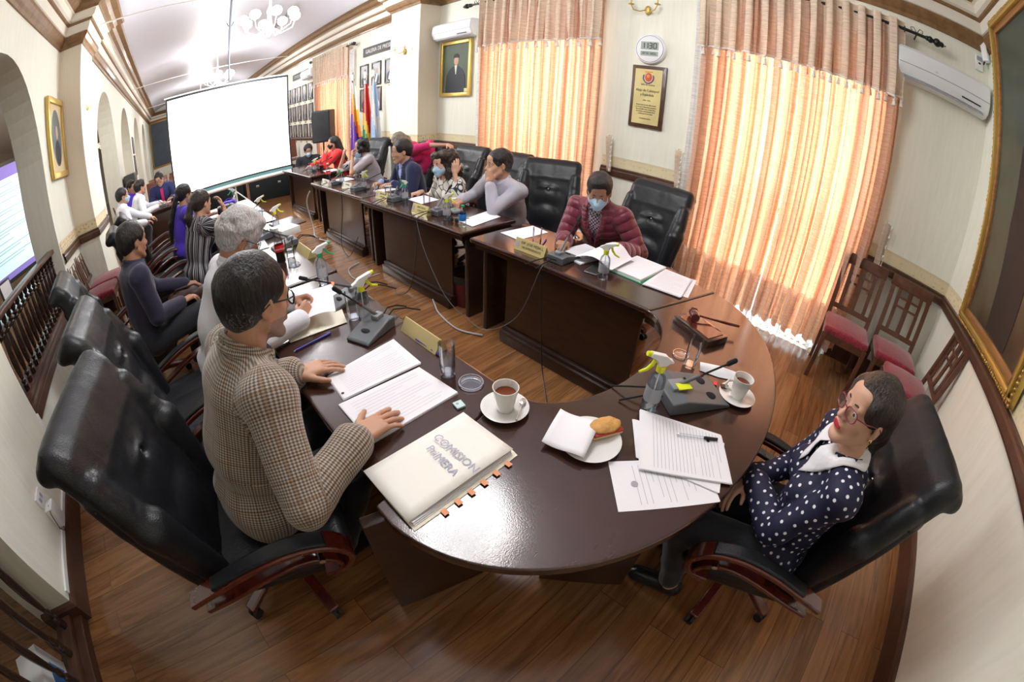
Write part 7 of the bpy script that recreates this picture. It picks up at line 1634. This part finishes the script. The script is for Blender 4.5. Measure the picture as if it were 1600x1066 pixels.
t = thing('sunglasses', 'dark folded sunglasses beside the blue-labelled bottle', 'glasses', (1.93, 2.43, Z)); b = MB(); b.sph((0, -.03, .018), .024, 8, (.25, 1, .8)); b.sph((0, .03, .018), .024, 8, (.25, 1, .8)); b.build('lens', M_INK, t); b = MB(); b.tube([(.0, -.055, .03), (.11, -.05, .02)], .003, 6); b.tube([(0, .055, .03), (.11, .05, .02)], .003, 6); b.tube([(0, -.055, .03), (0, .055, .03)], .003, 6); b.build('glasses_frame', M_INK, t)
t = thing('table_device', 'small grey device with a green button before the curly-haired woman', 'device', (2.12, 2.66, Z)); b = MB(); b.box((0, 0, .012), (.05, .06, .012), bev=.008); b.build('casing', M_GREYL, t); b = MB(); b.sph((0, 0, .025), .014, 6, (1, 1, .3)); b.build('button', M_GRN, t)
t = thing('tissue_box', 'white paper box at the left table edge', 'box', (.83, 3.30, Z), rz=R_(12)); b = MB(); b.box((0, 0, .03), (.09, .12, .03), bev=.006); b.build('carton', M_WHITE, t)
for i, (x, y, m_) in enumerate(((.55, 4.9, M_BLACK), (.62, 5.12, F_VIOLET))):
    t = thing('handbag', ('black bag resting on the cluttered table', 'small violet bag beside the black bag')[i], 'bag', (x, y, Z)); F = Field((-.16, -.12, 0), (.16, .12, .16), .008); F.box((0, 0, .055), (.11 - .03 * i, .07, .055), .03); F.ripple(.003, 50, i); link('bag_body', F.mesh('bag'), m_, t, True); b = MB(); b.tube([(-.06, 0, .10), (-.03, 0, .135), (.03, 0, .135), (.06, 0, .10)], .005, 6); b.build('handle', m_, t)
t = thing('serving_bowl', 'white bowl among the papers of the cluttered table', 'bowl', (.62, 4.05, Z)); b = MB(); b.lathe([(0, 0), (.04, 0), (.07, .045), (.067, .045), (.038, .006), (0, .005)], n=24); b.build('bowl_body', M_CER, t)
# handbag beside the navy shirt man
t = thing('shoulder_bag', 'brown leather bag on the armrest beside the navy shirt man', 'bag', (-.10, 3.02, .52), rz=R_(-10)); F = Field((-.22, -.12, -.02), (.22, .12, .24), .008); F.box((0, 0, .08), (.17, .06, .075), .04); F.ripple(.004, 45, 1); link('bag_body', F.mesh('bag'), F_LEATHERBAG, t, True); b = MB(); b.tube([(-.15, 0, .12), (-.08, 0, .18), (.08, 0, .18), (.15, 0, .12)], .007, 6); b.build('strap', F_LEATHERBAG, t)
# bins and cables on the floor
def bin_(x, y, label):
    t = thing('waste_bin', label, 'waste bin', (x, y, 0), group='dark red waste bins'); b = MB(); b.lathe([(0, 0), (.11, 0), (.14, .26), (.13, .26), (.10, .01), (0, .01)], n=24); b.build('bucket', mat('dark_red_plastic', (.13, .015, .02), .4), t); b = MB(); b.lathe([(.125, .20), (.146, .24), (.148, .285), (.138, .29), (.12, .24)], n=24); b.build('liner', M_BLACK, t)
bin_(2.06, 2.42, 'dark red waste bin with black liner under the grey shirt man table'); bin_(1.12, .42, 'dark waste bin under the curved table'); bin_(2.15, 3.98, 'dark red waste bin between the second and third tables')
def cable(P, label, m, r_=.004):
    t = thing('cable', label, 'cable', P[0], group=None); b = MB(); o = Vector(P[0]); Q = []
    for i in range(len(P) - 1):
        p0 = Vector(P[max(i - 1, 0)]); p1 = Vector(P[i]); p2 = Vector(P[i + 1]); p3 = Vector(P[min(i + 2, len(P) - 1)])
        for j in range(6): s = j / 6; Q.append(.5 * ((2 * p1) + (p2 - p0) * s + (2 * p0 - 5 * p1 + 4 * p2 - p3) * s * s + (3 * p1 - p0 - 3 * p2 + p3) * s ** 3) - o)
    Q.append(Vector(P[-1]) - o); b.tube(Q, r_, 6); b.build('cord', m, t)
M_CABW = mat('grey_white_cable', (.45, .45, .44), .5)
cable([(1.80, 1.40, .77), (1.745, 1.40, .72), (1.74, 1.55, .35), (1.76, 1.85, .10), (1.78, 2.1, .08), (1.76, 2.35, .2), (1.77, 2.62, .5), (1.77, 2.72, .74)], 'thin dark cable sagging from the maroon jacket man microphone to the next table', M_GREYP, .003)
cable([(1.755, 1.40, .74), (1.75, 1.36, .4), (1.76, 1.33, .1), (1.70, 1.25, .01), (1.5, 1.05, .008), (1.2, .8, .008)], 'black cable running down the panel and over the floor', M_BLACK, .004)
cable([(1.78, 1.92, .015), (1.70, 2.12, .01), (1.74, 2.4, .01), (1.80, 2.55, .02), (1.86, 2.66, .01)], 'pale cable on the floor between the first and second tables', M_CABW, .007)
cable([(1.80, 3.50, .01), (1.55, 3.55, .008), (1.60, 3.85, .01), (1.78, 3.95, .01)], 'grey cable looping on the floor past the second table', M_CABW, .006)
cable([(1.76, 2.72, .74), (1.78, 2.75, .5), (1.76, 2.85, .1), (1.68, 2.95, .01), (1.76, 3.2, .01)], 'black cable hanging before the second table', M_BLACK, .004)
cable([(1.80, 4.3, .74), (1.81, 4.35, .5), (1.80, 4.45, .1), (1.78, 4.2, .02), (1.8, 3.95, .3)], 'black cable hanging before the third table', M_BLACK, .004)
cable([(1.84, 5.55, .62), (1.80, 5.62, .45), (1.80, 5.45, .12), (1.75, 5.25, .03), (1.82, 4.9, .02)], 'white double cable hanging at the gap before the farthest table', M_CABW, .009)
t = thing('wooden_board', 'dark board lying by the edge of the left table', 'board', (.88, 3.60, Z), rz=R_(8)); b = MB(); b.box((.06, 0, .006), (.12, .17, .005), bev=.002); b.build('panel', M_TSIDE, t)
